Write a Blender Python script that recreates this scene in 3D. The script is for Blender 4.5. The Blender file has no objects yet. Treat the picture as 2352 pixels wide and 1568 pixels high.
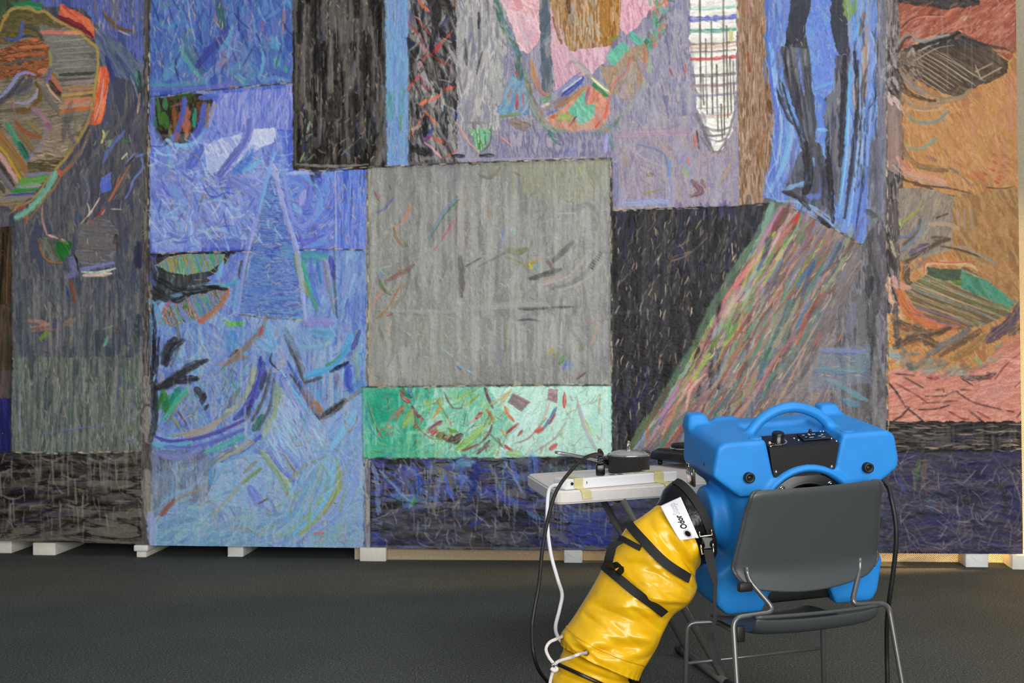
import bpy, bmesh, math, random, numpy as np
from mathutils import Vector, Matrix
random.seed(3)
SC = bpy.context.scene; COL = SC.collection
# ---------------- camera, world, lights, exposure ----------------
F, H, PHI = 2640.0, 1.30, math.radians(.3)
cam = bpy.data.cameras.new('camera'); cam.sensor_width = 36; cam.lens = F/2352*36
co = bpy.data.objects.new('camera', cam); COL.objects.link(co)
co.matrix_world = Matrix.Translation((0, 0, H)) @ Matrix.Rotation(math.pi/2, 4, 'X') @ Matrix.Rotation(-PHI, 4, 'Z')
cam.clip_end = 200; SC.camera = co
W = bpy.data.worlds.new('world'); SC.world = W; W.use_nodes = True
W.node_tree.nodes['Background'].inputs[0].default_value = (.86, .93, 1, 1); W.node_tree.nodes['Background'].inputs[1].default_value = .30
def area(name, loc, target, sx, sy, power, col=(1, 1, 1)):
    l = bpy.data.lights.new(name, 'AREA'); l.shape = 'RECTANGLE'; l.size = sx; l.size_y = sy; l.energy = power; l.color = col
    o = bpy.data.objects.new(name, l); COL.objects.link(o); o.location = loc
    o.rotation_euler = (Vector(target)-Vector(loc)).to_track_quat('-Z', 'Y').to_euler(); return o
area('window_light', (1.6, -4.2, 2.7), (.2, 6.5, 1.2), 7.5, 3.4, 800, (1, .985, .95))
area('ceiling_light', (1.8, 2.6, 4.6), (1.2, 3.9, 0), 2.6, 1.6, 70, (1, .97, .92))
sp = bpy.data.lights.new('wall_lamp', 'SPOT'); sp.energy = 1900; sp.color = (1, .60, .22); sp.spot_size = math.radians(82); sp.spot_blend = .15; sp.shadow_soft_size = .06
so = bpy.data.objects.new('wall_lamp', sp); COL.objects.link(so); so.location = (4.4, 6.46, .5)
so.rotation_euler = Vector((-math.cos(math.radians(30)), math.sin(math.radians(30)), math.tan(math.radians(12)))).to_track_quat('-Z', 'Y').to_euler()
SC.view_settings.view_transform = 'Standard'; SC.view_settings.look = 'None'; SC.view_settings.exposure = 0.0; SC.view_settings.gamma = 1
SC.view_settings.use_curve_mapping = False
# ---------------- helpers ----------------
def lvl(px, py):
    u, v = px-1176, py-784
    return u*math.cos(PHI)-v*math.sin(PHI), u*math.sin(PHI)+v*math.cos(PHI)
def at(px, py, Y):
    """the point at depth Y seen at a measured place of the photograph"""
    x, y = lvl(px, py); return Vector((x*Y/F, Y, H-y*Y/F))
def lin(c): return tuple(((v+.055)/1.055)**2.4 if v > .04045 else v/12.92 for v in c)
def rgb(s): return lin(tuple(int(s[i:i+2], 16)/255 for i in (0, 2, 4)))
def material(name, col, rough=.5, metal=0, spec=.5, noise=None, bump=None, coat=0, glass=None):
    m = bpy.data.materials.new(name); m.use_nodes = True; nt = m.node_tree; b = nt.nodes['Principled BSDF']
    b.inputs['Roughness'].default_value = rough; b.inputs['Metallic'].default_value = metal; b.inputs['Specular IOR Level'].default_value = spec
    b.inputs['Coat Weight'].default_value = coat; b.inputs['Coat Roughness'].default_value = .15
    if glass: b.inputs['Transmission Weight'].default_value = glass
    c = rgb(col); tc = nt.nodes.new('ShaderNodeTexCoord')
    if noise:
        sc, amt = noise; n = nt.nodes.new('ShaderNodeTexNoise'); n.inputs['Scale'].default_value = sc; n.inputs['Detail'].default_value = 4
        r = nt.nodes.new('ShaderNodeValToRGB'); r.color_ramp.elements[0].position = .3; r.color_ramp.elements[1].position = .7
        r.color_ramp.elements[0].color = tuple(v*(1-amt) for v in c)+(1,); r.color_ramp.elements[1].color = tuple(min(1, v*(1+amt)) for v in c)+(1,)
        nt.links.new(tc.outputs['Object'], n.inputs['Vector']); nt.links.new(n.outputs['Fac'], r.inputs['Fac']); nt.links.new(r.outputs['Color'], b.inputs['Base Color'])
    else: b.inputs['Base Color'].default_value = c+(1,)
    if bump:
        sc, st_, d = bump; n = nt.nodes.new('ShaderNodeTexNoise'); n.inputs['Scale'].default_value = sc; n.inputs['Detail'].default_value = 3
        k = nt.nodes.new('ShaderNodeBump'); k.inputs['Strength'].default_value = st_; k.inputs['Distance'].default_value = d
        nt.links.new(tc.outputs['Object'], n.inputs['Vector']); nt.links.new(n.outputs['Fac'], k.inputs['Height']); nt.links.new(k.outputs['Normal'], b.inputs['Normal'])
    return m
def tag(o, label=None, cat=None, group=None, kind=None):
    for k, v in (('label', label), ('category', cat), ('group', group), ('kind', kind)):
        if v: o[k] = v
    return o
def empty(name, loc, label, cat, group=None):
    o = bpy.data.objects.new(name, None); COL.objects.link(o); o.location = loc; o.empty_display_size = .05
    bpy.context.view_layer.update(); return tag(o, label, cat, group)
def obj(name, me, mat, parent=None, smooth=True, label=None):
    if isinstance(me, bmesh.types.BMesh):
        b = me; bmesh.ops.recalc_face_normals(b, faces=b.faces); me = bpy.data.meshes.new(name); b.to_mesh(me); b.free()
    if mat: me.materials.clear(); me.materials.append(mat)
    if smooth: me.polygons.foreach_set('use_smooth', [True]*len(me.polygons))
    o = bpy.data.objects.new(name, me); COL.objects.link(o)
    if parent is not None:
        o.parent = parent
        o.matrix_parent_inverse = parent_world(parent).inverted()
    if label: o['label'] = label
    return o
def parent_world(p):
    if p.parent is None: return p.matrix_basis.copy()
    return parent_world(p.parent) @ p.matrix_parent_inverse @ p.matrix_basis
def pyd(name, v, f):
    me = bpy.data.meshes.new(name); me.from_pydata([tuple(p) for p in v], [], f); me.update(); return me
def catmull(p, n=8):
    p = [Vector(q) for q in p]
    if len(p) == 2: return [p[0].lerp(p[1], i/n) for i in range(n+1)]
    q = [2*p[0]-p[1]]+p+[2*p[-1]-p[-2]]; out = []
    for i in range(1, len(q)-2):
        a, b, c, d = q[i-1], q[i], q[i+1], q[i+2]
        for k in range(n):
            t = k/n; out.append(.5*(2*b+(c-a)*t+(2*a-5*b+4*c-d)*t*t+(3*b-a-3*c+d)*t**3))
    return out+[p[-1]]
def fillet(p, r, n=6):
    """a bent rod's centre line: straight runs with round bends"""
    p = [Vector(q) for q in p]; out = [p[0]]
    for i in range(1, len(p)-1):
        a, b, c = p[i-1], p[i], p[i+1]; d = min(r, (a-b).length*.48, (c-b).length*.48)
        s, e = b+(a-b).normalized()*d, b+(c-b).normalized()*d
        for k in range(n+1):
            t = k/n; out.append(s*(1-t)**2+b*2*t*(1-t)+e*t*t)
    return out+[p[-1]]
def tube(pts, r, seg=10, bm=None):
    """a round rod or cable along points; r a number or one per point"""
    bm = bm or bmesh.new(); pts = [Vector(p) for p in pts]; rr = r if isinstance(r, (list, tuple)) else [r]*len(pts)
    rings = []; up = None
    for i, p in enumerate(pts):
        t = (pts[min(i+1, len(pts)-1)]-pts[max(i-1, 0)]).normalized()
        if up is None: up = t.orthogonal().normalized()
        up = (up-t*up.dot(t)).normalized(); s = t.cross(up)
        rings.append([bm.verts.new(p+(up*math.cos(k*2*math.pi/seg)+s*math.sin(k*2*math.pi/seg))*rr[i]) for k in range(seg)])
    for a, b in zip(rings, rings[1:]):
        for k in range(seg): bm.faces.new((a[k], a[(k+1) % seg], b[(k+1) % seg], b[k]))
    bm.faces.new(rings[0][::-1]); bm.faces.new(rings[-1]); return bm
def ribbon(pts, wid, th, side=None):
    """webbing: a flat strap along points, `side` its width direction (one vector or one per point)"""
    bm = bmesh.new(); pts = [Vector(p) for p in pts]; rings = []
    for i, p in enumerate(pts):
        t = (pts[min(i+1, len(pts)-1)]-pts[max(i-1, 0)]).normalized()
        s = Vector(side[i] if isinstance(side, list) else side); s = (s-t*s.dot(t)).normalized(); n = t.cross(s)
        w = wid[i] if isinstance(wid, list) else wid
        rings.append([bm.verts.new(p+s*x*w/2+n*y*th/2) for x, y in ((-1, -1), (1, -1), (1, 1), (-1, 1))])
    for a, b in zip(rings, rings[1:]):
        for k in range(4): bm.faces.new((a[k], a[(k+1) % 4], b[(k+1) % 4], b[k]))
    bm.faces.new(rings[0][::-1]); bm.faces.new(rings[-1]); return bm
def boxm(lo, hi, bev=0, M=None, seg=2):
    bm = bmesh.new(); bmesh.ops.create_cube(bm, size=1)
    for v in bm.verts: v.co = Vector([lo[i]+(v.co[i]+.5)*(hi[i]-lo[i]) for i in range(3)])
    if bev: bmesh.ops.bevel(bm, geom=bm.edges[:], offset=bev, segments=seg, affect='EDGES', profile=.5)
    if M: bm.transform(M)
    return bm
def prism(poly, d0, d1, axes=(0, 2, 1), bev=0, M=None, seg=2):
    """a flat outline in two axes pushed along the third from d0 to d1"""
    bm = bmesh.new()
    def mk(p, d):
        v = [0, 0, 0]; v[axes[0]] = p[0]; v[axes[1]] = p[1]; v[axes[2]] = d; return bm.verts.new(v)
    a = [mk(p, d0) for p in poly]; b = [mk(p, d1) for p in poly]; n = len(poly)
    bm.faces.new(a); bm.faces.new(b[::-1])
    for i in range(n): bm.faces.new((a[i], b[i], b[(i+1) % n], a[(i+1) % n]))
    bmesh.ops.recalc_face_normals(bm, faces=bm.faces)
    if bev: bmesh.ops.bevel(bm, geom=bm.edges[:], offset=bev, segments=seg, affect='EDGES', profile=.5)
    if M: bm.transform(M)
    return bm
def lathe(prof, seg=40, M=None, bm=None):
    bm = bm or bmesh.new(); rings = []
    for r, z in prof: rings.append([bm.verts.new((r*math.cos(k*2*math.pi/seg), r*math.sin(k*2*math.pi/seg), z)) for k in range(seg)] if r > 1e-6 else [bm.verts.new((0, 0, z))])
    for a, b in zip(rings, rings[1:]):
        for k in range(seg):
            f = [a[k % len(a)], a[(k+1) % len(a)], b[(k+1) % len(b)], b[k % len(b)]]; u = []
            [u.append(x) for x in f if x not in u]
            if len(u) > 2: bm.faces.new(u)
    if M: bm.transform(M)
    return bm
def rrect(w, h, r, n=5, cx=0, cy=0):
    out = []
    for sx, sy, a0 in ((1, 1, 0), (-1, 1, 90), (-1, -1, 180), (1, -1, 270)):
        for k in range(n+1):
            a = math.radians(a0+90*k/n); out.append((cx+sx*(w/2-r)+r*math.cos(a), cy+sy*(h/2-r)+r*math.sin(a)))
    return out
def frame(O, a, b, c): return Matrix.Translation(O) @ Matrix((a, b, c)).transposed().to_4x4()
def evaluated(bm, mods):
    """the mesh after modifiers"""
    me = bpy.data.meshes.new('work'); bmesh.ops.recalc_face_normals(bm, faces=bm.faces); bm.to_mesh(me); bm.free()
    o = bpy.data.objects.new('work', me); COL.objects.link(o)
    for t, kw in mods:
        m = o.modifiers.new(t, t)
        for k, v in kw.items(): setattr(m, k, v)
    dg = bpy.context.evaluated_depsgraph_get(); dg.update(); r = bpy.data.meshes.new_from_object(o.evaluated_get(dg))
    bpy.data.objects.remove(o); return r
def text_mesh(s, size, ext=.0, bold=0):
    c = bpy.data.curves.new('text', 'FONT'); c.body = s; c.size = size; c.align_x = 'LEFT'; c.extrude = ext; c.resolution_u = 4; c.offset = bold
    o = bpy.data.objects.new('text', c); COL.objects.link(o); dg = bpy.context.evaluated_depsgraph_get(); dg.update()
    r = bpy.data.meshes.new_from_object(o.evaluated_get(dg)); bpy.data.objects.remove(o); return r
# ---- paint engine: a canvas of colour + paint thickness, S paint cells per unit -------------
OX, OY, PS = 60, 50, 0.65
PW, PH = 1574, 862
CAN = np.full((PH, PW, 3), 0.4, np.float32)
HGT = np.zeros((PH, PW), np.float32)
RNG = np.random.default_rng(7)
LAT = RNG.random((512, 512)).astype(np.float32)
def hx(s):
    return np.array([int(s[i:i+2], 16)/255 for i in (0, 2, 4)], np.float32)
def vnoise(u, v, k):
    u = u + k*37.31; v = v + k*91.7
    iu = np.floor(u); iv = np.floor(v); fu = u-iu; fv = v-iv
    iu = iu.astype(np.int64); iv = iv.astype(np.int64)
    fu = fu*fu*(3-2*fu); fv = fv*fv*(3-2*fv)
    a = LAT[iv & 511, iu & 511]; b = LAT[iv & 511, (iu+1) & 511]
    c = LAT[(iv+1) & 511, iu & 511]; d = LAT[(iv+1) & 511, (iu+1) & 511]
    return (a*(1-fu)+b*fu)*(1-fv)+(c*(1-fu)+d*fu)*fv
def box(pts, pad):
    p = np.asarray(pts, float)
    x0 = max(0, int((p[:, 0].min()+OX-pad)*PS)); x1 = min(PW, int((p[:, 0].max()+OX+pad)*PS)+2)
    y0 = max(0, int((p[:, 1].min()+OY-pad)*PS)); y1 = min(PH, int((p[:, 1].max()+OY+pad)*PS)+2)
    return x0, x1, y0, y1
def grid(b):
    x0, x1, y0, y1 = b
    X, Y = np.meshgrid(np.arange(x0, x1)/PS-OX, np.arange(y0, y1)/PS-OY)
    return X.astype(np.float32), Y.astype(np.float32)
def inside(poly, X, Y):
    m = np.zeros(X.shape, bool); n = len(poly)
    for i in range(n):
        x1, y1 = poly[i]; x2, y2 = poly[(i+1) % n]
        if y1 == y2: continue
        c = ((y1 > Y) != (y2 > Y)) & (X < (x2-x1)*(Y-y1)/(y2-y1)+x1)
        m ^= c
    return m
SEED = [0]
def pairs(s):
    v = [float(t) for t in s.replace(',', ' ').split()] if isinstance(s, str) else None
    return list(zip(v[::2], v[1::2])) if v is not None else list(s)
def R(x0, y0, x1, y1): return [(x0, y0), (x1, y0), (x1, y1), (x0, y1)]
def fill(poly, stops, ang=90, L=60, W=7, a=1.0, ctr=None, rough=2.5, fine=.35, sharp=1.5, sw=0., h=.5):
    """fill a shape with streaky paint: noise stretched along `ang` (or round `ctr`) through the colours in `stops`"""
    poly = pairs(poly); SEED[0] += 1; k = SEED[0]
    b = box(poly, 6)
    if b[1] <= b[0] or b[3] <= b[2]: return
    X, Y = grid(b)
    wx = (vnoise(X/14, Y/14, k)-.5)*2*rough+(vnoise(X/5, Y/5, k+5)-.5)*rough
    wy = (vnoise(X/14, Y/14, k+9)-.5)*2*rough+(vnoise(X/5, Y/5, k+3)-.5)*rough
    m = inside(poly, X+wx, Y+wy)
    if ctr is not None:
        dx, dy = X-ctr[0], Y-ctr[1]; r = np.hypot(dx, dy)
        u = np.arctan2(dy, dx)*np.maximum(r.mean(), 20); v = r
    else:
        t = math.radians(ang); c, s = math.cos(t), math.sin(t)
        u = X*c+Y*s; v = -X*s+Y*c
    if sw: v = v+(vnoise(u/sw*1.0, v/sw, k+60)-.5)*sw*.5
    v = v+(vnoise(u/L*.7, v/(W*4), k+50)-.5)*W*1.5
    n = .6*vnoise(u/L, v/W, k)+.4*vnoise(u/(L*.5), v/(W*.45), k+20)
    n = .72*n+.28*vnoise(X/(L*1.2), Y/(L*1.2), k+70)
    n = .5+(n-.5)*sharp*1.9
    n = n+(vnoise(u/(L*.15+2), v/2.2, k+30)-.5)*fine
    n = np.clip(n, 0, .9999)
    cs = np.stack([hx(c) for c in stops.split()])
    if len(cs) == 1: cs = np.repeat(cs, 2, 0)
    t = n*(len(cs)-1); i = t.astype(int); f = t-i
    f = np.clip((f-.5)*1.8+.5, 0, 1)[..., None]
    col = cs[i]*(1-f)+cs[i+1]*f
    col = col*(1+(vnoise(X/2.1, Y/2.1, k+40)-.5)[..., None]*.12)
    aa = (m*a)[..., None]
    sl = np.s_[b[2]:b[3], b[0]:b[1]]
    CAN[sl] = CAN[sl]*(1-aa)+col*aa
    HGT[sl] = HGT[sl]*(1-m*a)+(n*h)*m*a
def spline(p, n=6):
    p = np.asarray(p, float)
    if len(p) == 2: return p[0]+(p[1]-p[0])*np.linspace(0, 1, 4)[:, None]
    q = np.vstack([2*p[0]-p[1], p, 2*p[-1]-p[-2]]); out = []
    t = np.linspace(0, 1, n, endpoint=False)[:, None]
    for i in range(1, len(q)-2):
        a, b, c, d = q[i-1], q[i], q[i+1], q[i+2]
        out.append(.5*(2*b+(c-a)*t+(2*a-5*b+4*c-d)*t*t+(3*b-a-3*c+d)*t**3))
    out.append(p[-1:]); return np.vstack(out)
LOG = []
def st(pts, w, col, a=1., taper=.35, br=.5, h=1., col2=None):
    LOG.append((pairs(pts), w, col, taper)); _st(pts, w, col, a, taper, br, h, col2)
def again(x0, y0, x1, y1, a=.7, wmin=5, seen=None):
    """go over the drawn lines of one area once more"""
    for p, w, c, t in list(LOG):
        q = np.asarray(p).mean(0)
        if w >= wmin and x0 < q[0] < x1 and y0 < q[1] < y1: _st(p, w, c, a, t)
def _st(pts, w, col, a=1., taper=.35, br=.5, h=1., col2=None):
    """one brush stroke along a spline, `w` wide"""
    pts = spline(pairs(pts)); SEED[0] += 1; k = SEED[0]
    b = box(pts, w/2+3)
    if b[1] <= b[0] or b[3] <= b[2]: return
    X, Y = grid(b)
    D = np.full(X.shape, 1e9, np.float32); U = np.zeros_like(D); V = np.zeros_like(D)
    seg = np.hypot(*(pts[1:]-pts[:-1]).T); tot = seg.sum()+1e-6; acc = 0
    for i in range(len(seg)):
        p, q = pts[i], pts[i+1]; d = q-p; l2 = d@d+1e-6
        t = np.clip(((X-p[0])*d[0]+(Y-p[1])*d[1])/l2, 0, 1)
        ex = X-p[0]-t*d[0]; ey = Y-p[1]-t*d[1]
        dd = np.hypot(ex, ey); n = dd < D
        D = np.where(n, dd, D); U = np.where(n, acc+t*seg[i], U)
        V = np.where(n, np.sign(ex*d[1]-ey*d[0])*dd, V); acc += seg[i]
    e = np.minimum(U, tot-U)/(tot*.5)
    prof = 1-taper+taper*np.minimum(1, e*2.5)
    hw = w/2*prof*(1+(vnoise(U/9, V/6, k)-.5)*.7)
    al = np.clip((hw-D)/1.6+.5, 0, 1)
    bn = vnoise(U/(tot*.5+4), V/max(1.6, w*.13), k+3)
    al = al*(1-br*np.clip((bn-.55)*3, 0, 1))*a
    if w > 4: al = al*np.clip(.5+vnoise(U/7, V/2.2, k+11)*1.1-.55*(D/np.maximum(hw, .5))**3, 0, 1)
    c = hx(col)
    if col2: 
        f = (U/tot)[..., None]; c = c*(1-f)+hx(col2)*f
    else: c = c*np.ones(X.shape+(1,), np.float32)
    c = c*(1+(bn-.5)[..., None]*.28)
    sl = np.s_[b[2]:b[3], b[0]:b[1]]
    CAN[sl] = CAN[sl]*(1-al[..., None])+c*al[..., None]
    HGT[sl] = HGT[sl]*(1-al)+(.5+.5*h*(bn*.6+.4))*al
def rp(poly):
    p = np.asarray(poly); x0, y0 = p.min(0); x1, y1 = p.max(0)
    for _ in range(60):
        x, y = RNG.uniform(x0, x1), RNG.uniform(y0, y1)
        if inside(poly, np.array([[x]]), np.array([[y]]))[0, 0]: return x, y
    return p.mean(0)
def scat(poly, n, cols, ang=90, L=(20, 60), w=(3, 8), a=.8, jit=12, ctr=None, bend=.08, br=.5):
    """n loose strokes of the given colours"""
    poly = pairs(poly); cols = cols.split()
    for _ in range(n):
        x, y = rp(poly); l = RNG.uniform(*L); ww = RNG.uniform(*w)
        t = math.radians((math.degrees(math.atan2(y-ctr[1], x-ctr[0]))+90 if ctr is not None else ang)+RNG.normal()*jit)
        c, s = math.cos(t), math.sin(t); k = RNG.normal()*bend*l
        _st([(x-c*l/2, y-s*l/2), (x-s*k, y+c*k), (x+c*l/2, y+s*l/2)], ww, cols[RNG.integers(len(cols))], a*RNG.uniform(.6, 1), br=br)
def fleck(poly, n, ang=90, L=(6, 22), a=.75, jit=10, cols='cbb293 d8c2a2 b89a78', ctr=None, w=(1.5, 2.4)):
    scat(poly, n, cols, ang, L, w, a, jit, ctr, .05, 0)
def drip(poly, n, cols, L=(30, 120), w=(2, 4.5), a=.45):
    poly = pairs(poly); cols = cols.split()
    for _ in range(n):
        x, y = rp(poly); l = RNG.uniform(*L); c = cols[RNG.integers(len(cols))]; j = RNG.normal()*1.5
        _st([(x, y), (x+j, y+l*.5), (x+j*1.3, y+l)], RNG.uniform(*w), c, a*RNG.uniform(.5, 1), taper=.1, br=.3)
def seam(pts, w=5, dark='2c2824', a=.8, n=None):
    """a raised join between two pieces of canvas: dark gap with a frayed cream edge"""
    p = pairs(pts); st(p, w, dark, a*.8, taper=0, br=.6)
    q = spline(p); tot = np.hypot(*(q[1:]-q[:-1]).T).sum(); m = int(tot/16) if n is None else n
    cum = np.r_[0, np.cumsum(np.hypot(*(q[1:]-q[:-1]).T))]
    for _ in range(m):
        s = RNG.uniform(0, tot); l = RNG.uniform(5, 18)
        f = lambda d: (np.interp(d, cum, q[:, 0]), np.interp(d, cum, q[:, 1]))
        a0, a1 = f(s), f(s+l); o = RNG.normal()*1.2
        _st([(a0[0]+o, a0[1]+o), (a1[0]+o, a1[1]+o)], RNG.uniform(2, 3.2), ['c8ae8c', 'a88c6a', 'd6c4a8'][RNG.integers(3)], .75, br=0)

# ================= the painted picture =================
# ---------------- left canvas ----------------
GREY1 = '4c4e5c 5c5a62 6a686c 565864 74706e 505466'
fill(R(-160, -120, 344, 1045), GREY1, 88, 120, 14)
fill('90 -120 344 -120 338 150 262 130 225 60 190 20 60 10', '4c5890 5c68ac 6a74b8 566298 70708c', 88, 70, 7)
fill('215 60 262 85 335 150 335 200 240 165 222 110', '5c6680 6a7488 70788c 5a648c', 60, 50, 9)
st('238 25 250 45 275 65 303 72', 8, '7c5c34'); st('272 70 298 82', 4, 'b0a8a8')
fleck(R(190, -20, 330, 75), 40, 88)
fill('-160 -120 60 -120 75 5 100 18 60 22 20 24 0 60 -160 120', '4c5c44 566850 484c48 5a5848', 80, 40, 10)
fill('30 8 62 2 98 8 98 24 70 20 30 16', '3c8058 50a070 2c7048', 10)
# wheel
fill('-160 40 10 40 30 20 65 19 100 27 130 45 175 70 206 95 224 110 226 150 220 200 212 250 196 295 150 368 125 390 85 438 40 478 -160 520', '8a8272 7c7464 9a8a74 6c6450', -6, 60, 6)
fill('-160 40 10 40 30 22 65 22 110 34 125 60 100 72 95 100 60 85 45 88 0 100', '6c6044 7c6c48 5c5c3c 866838', 4, 40, 8)
fill('90 55 165 72 205 98 222 112 222 178 140 188 122 170 112 120', '8a8880 7a7872 86827c 6c6a66', -2, 50, 6)
for y in (92, 110, 122, 138, 155): st([(125+y % 7, y+3), (165, y), (208, y-3)], 2.4, 'c0ac88', .7)
for x0, y0, x1, y1, c, w in ((138,172,216,168,'4c4a3c',7),(138,183,216,180,'6c6458',6),(150,192,215,186,'a08c8c',10),(150,203,214,196,'b08c60',6),(160,208,212,203,'c08868',7),(142,220,212,212,'c8a060',10),(145,229,208,224,'c08c50',6),(150,237,208,228,'d8866c',10),(140,247,206,240,'c89478',11),(138,258,206,248,'e0703c',8),(140,265,200,258,'908878',10),(93,74,185,76,'e0806c',10),(150,76,186,76,'e8a078',7)):
    st([(x0, y0), ((x0+x1)/2, (y0+y1)/2), (x1, y1)], w, c, .95, taper=.1)
fill('-160 150 20 110 40 95 90 85 112 110 112 150 95 180 60 175 -160 200', '8a5c40 a8683f 704a38 b87048 5c4c44', -8, 40, 6)
for p, w, c in (('0 150 60 138 110 130', 6, '6c6868'), ('0 160 60 152 105 142', 7, '9c6848'), ('25 96 50 85 78 85', 6, '3f4a78'), ('52 48 50 70 42 90 12 88', 9, '5a68a8'), ('60 62 85 70 100 92', 7, '50525c'),
    ('65 88 85 92', 9, 'd07c4c'), ('45 110 85 108 110 105', 10, 'c87848'), ('35 128 70 125 100 122', 9, 'b87048'), ('90 165 105 160', 14, 'd0805c'), ('118 160 112 178 104 188', 7, '7068b0'), ('112 118 116 130 115 150', 7, 'a89850'),
    ('0 225 25 198 40 175 60 167 80 172', 9, '9494c8'), ('-10 245 25 215 45 190 55 178', 12, '50505c'), ('60 185 55 195 45 205', 6, '80683c'), ('84 190 94 210 88 232 62 256 40 258', 11, '7a5c34'), ('36 236 62 236 80 222 86 205', 9, 'a8a0b4'), ('40 212 60 200 70 185', 22, '5c5c6c'), ('30 225 30 245 38 275', 5, 'a07078'),
    ('115 188 128 205 139 219', 13, '4c3634'), ('108 194 122 216 140 233', 6, 'dca890'), ('120 178 134 200 140 208', 9, 'd46c58'), ('120 168 132 180', 6, 'a07830'), ('95 200 115 232 135 255', 14, '78746c'), ('78 248 100 272 116 302', 16, 'a07c8c'),
    ('106 298 102 322 82 350 60 372', 12, '9484b4'), ('110 285 118 300', 12, '9c5c74'), ('38 280 60 305 95 316', 13, 'a0603f'), ('62 278 92 305', 10, '98864c'), ('15 282 40 325 62 368', 12, '46a07c'), ('45 328 66 366', 14, '2e5c50'), ('40 295 75 345', 20, '8c7450'), ('-20 285 30 350 62 395', 22, 'a07444'), ('-20 310 25 365 55 412', 14, '98844a'), ('-10 328 15 355 48 412', 7, 'e0a430'), ('-20 335 10 370 40 418', 13, 'd4a49c'), ('-20 350 10 390 32 425', 11, '463f44'), ('-20 380 5 405 28 436', 13, '74707c'), ('-20 400 10 440', 12, '5c5448')):
    st(p, w, c, .95)
fill('66 372 105 302 125 282 198 282 165 348 130 386 64 392', '988870 8c7c68 a0907c 74684e', 3, 60, 5)
fill('64 372 150 360 128 388 64 396', '6a6044 585038 7c7050', -4, 40, 5)
fleck('66 372 105 320 160 320 130 386', 26, -4)
for p, w, c in (('60 402 118 398', 9, '8888ac'), ('45 416 110 406', 11, '62a850'), ('50 424 102 415', 8, '5cb448'), ('40 430 90 424', 10, '90a88c'), ('60 432 94 426', 7, 'a8a4a8'), ('28 440 60 436 88 434', 9, '389848'), ('15 450 78 444', 7, '505aa0'), ('-20 462 50 455 76 450', 14, '90887a'), ('-20 472 40 468 72 462', 5, 'a87c50'), ('-20 478 20 478', 12, '5c5060')):
    st(p, w, c, .95)
st('10 38 30 20 65 19 85 28 102 26 128 45 176 71 206 96 222 110 226 145 221 190 214 240 200 285 178 325 150 365 128 388', 8, 'b89a50', taper=.05)
st('0 72 8 48 20 34', 6, 'b0944c'); st('206 300 190 340 155 388 140 402', 11, '98785c', .8); st('200 320 180 365', 5, 'd8b8b0', .9)
st('128 398 112 428 92 456 62 486 38 500', 17, '7cc0a4', taper=.2); st('120 395 98 430 70 462 45 475 20 492', 4, 'b89050'); st('142 402 118 440 90 472 70 500', 5, 'a87444'); st('135 392 140 402', 11, 'dc6048'); st('165 378 150 392 138 398', 7, 'c0684c'); st('40 478 60 476', 7, 'b4583c'); st('55 500 65 502', 8, 'b4583c')
scat('30 470 70 490 130 410 150 392 110 460 60 510', 20, 'a07040 c0844c 80b094 6c6454', 118, (8, 20), (3, 5))
fill('138 8 170 22 206 42 218 62 216 90 200 82 170 60 138 42', 'd8604c e47c58 cc5444', 35, 30, 5); fill('132 34 160 40 190 58 216 82 214 88 185 72 150 52 132 42', '8a3c40 74343a a04844', 30)
fill('226 156 240 152 252 158 255 178 246 215 240 262 232 285 200 288 216 240 224 195', 'e8744c dc6040 f08c60', 100, 60, 5); st('238 180 232 230 218 275', 4, 'd4a8a0')
st('244 132 254 160 260 190', 12, '43497c'); st('270 128 290 160 315 215 330 260', 12, '4c547c', .7); st('256 190 250 250 240 290', 14, '5a5f7c', .8); st('300 175 312 205 322 240', 5, 'a8b0a0'); st('312 165 320 200', 7, '5c9484'); st('320 165 325 235', 10, '3f4c48'); st('322 215 316 260', 6, 'd0a490')
# grey field below
scat(R(150, 270, 335, 560), 70, '50505c 6c6a6c 5a5868 787470 484a58', 100, (50, 110), (8, 20), .5, 14)
for p, w, c in (('287 302 262 328 246 352 238 372', 9, '6a7ac0'), ('256 322 250 336', 7, '80b070'), ('237 300 240 312 234 328', 7, 'd4cc7c'), ('250 300 240 318', 5, '8ca86c'), ('282 325 298 324', 7, '507c50'), ('292 352 280 366', 6, 'd8d09c'), ('310 352 292 372', 4, '8088c0'), ('314 360 336 352', 6, '7084c4'), ('325 362 328 386 308 412 298 440 288 456', 6, '7484c4'), ('298 380 278 415 252 462', 4, 'bc7850'), ('275 402 262 440 248 463', 3, 'cc6850'), ('310 358 290 382', 3, '383434'), ('200 462 205 488 186 514', 3.5, 'd8bca8'), ('229 455 215 478 202 498', 4, 'e0ccc0'), ('239 478 226 498 198 517', 6, 'b84c40'), ('241 482 230 500 210 514', 2.5, 'd8c0b0'), ('98 472 97 500 108 540', 3.5, 'd89c90'), ('112 540 132 548', 7, 'e0b0a0'), ('142 550 156 560', 7, 'e0a898'), ('180 490 174 512', 9, '4f5888'), ('255 480 280 481', 3, 'c8b8b0'), ('188 395 205 440 192 490', 4, '747a88'), ('150 398 152 460', 5, '6c7464')):
    st(p, w, c, .9)
fill('234 406 258 396 254 438 236 444 228 430', '5a6cc8 6878cc', 80)
fill('186 520 205 505 240 490 272 530 270 596 262 606 190 610 172 590', '70727a 7c7e84 66646a 74706e', 2, 60, 8)
st('165 595 172 620 160 635', 20, '7a7ca8', .8); st('186 618 225 612 262 604', 10, '7c84b8'); st('187 624 225 626 266 616', 6, 'c4dcc8'); st('192 632 225 632 256 628', 8, 'e4c4b4'); st('170 582 178 600 180 622', 5, '302c2c'); st('262 560 268 540 270 580', 6, '4a4444')
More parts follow.
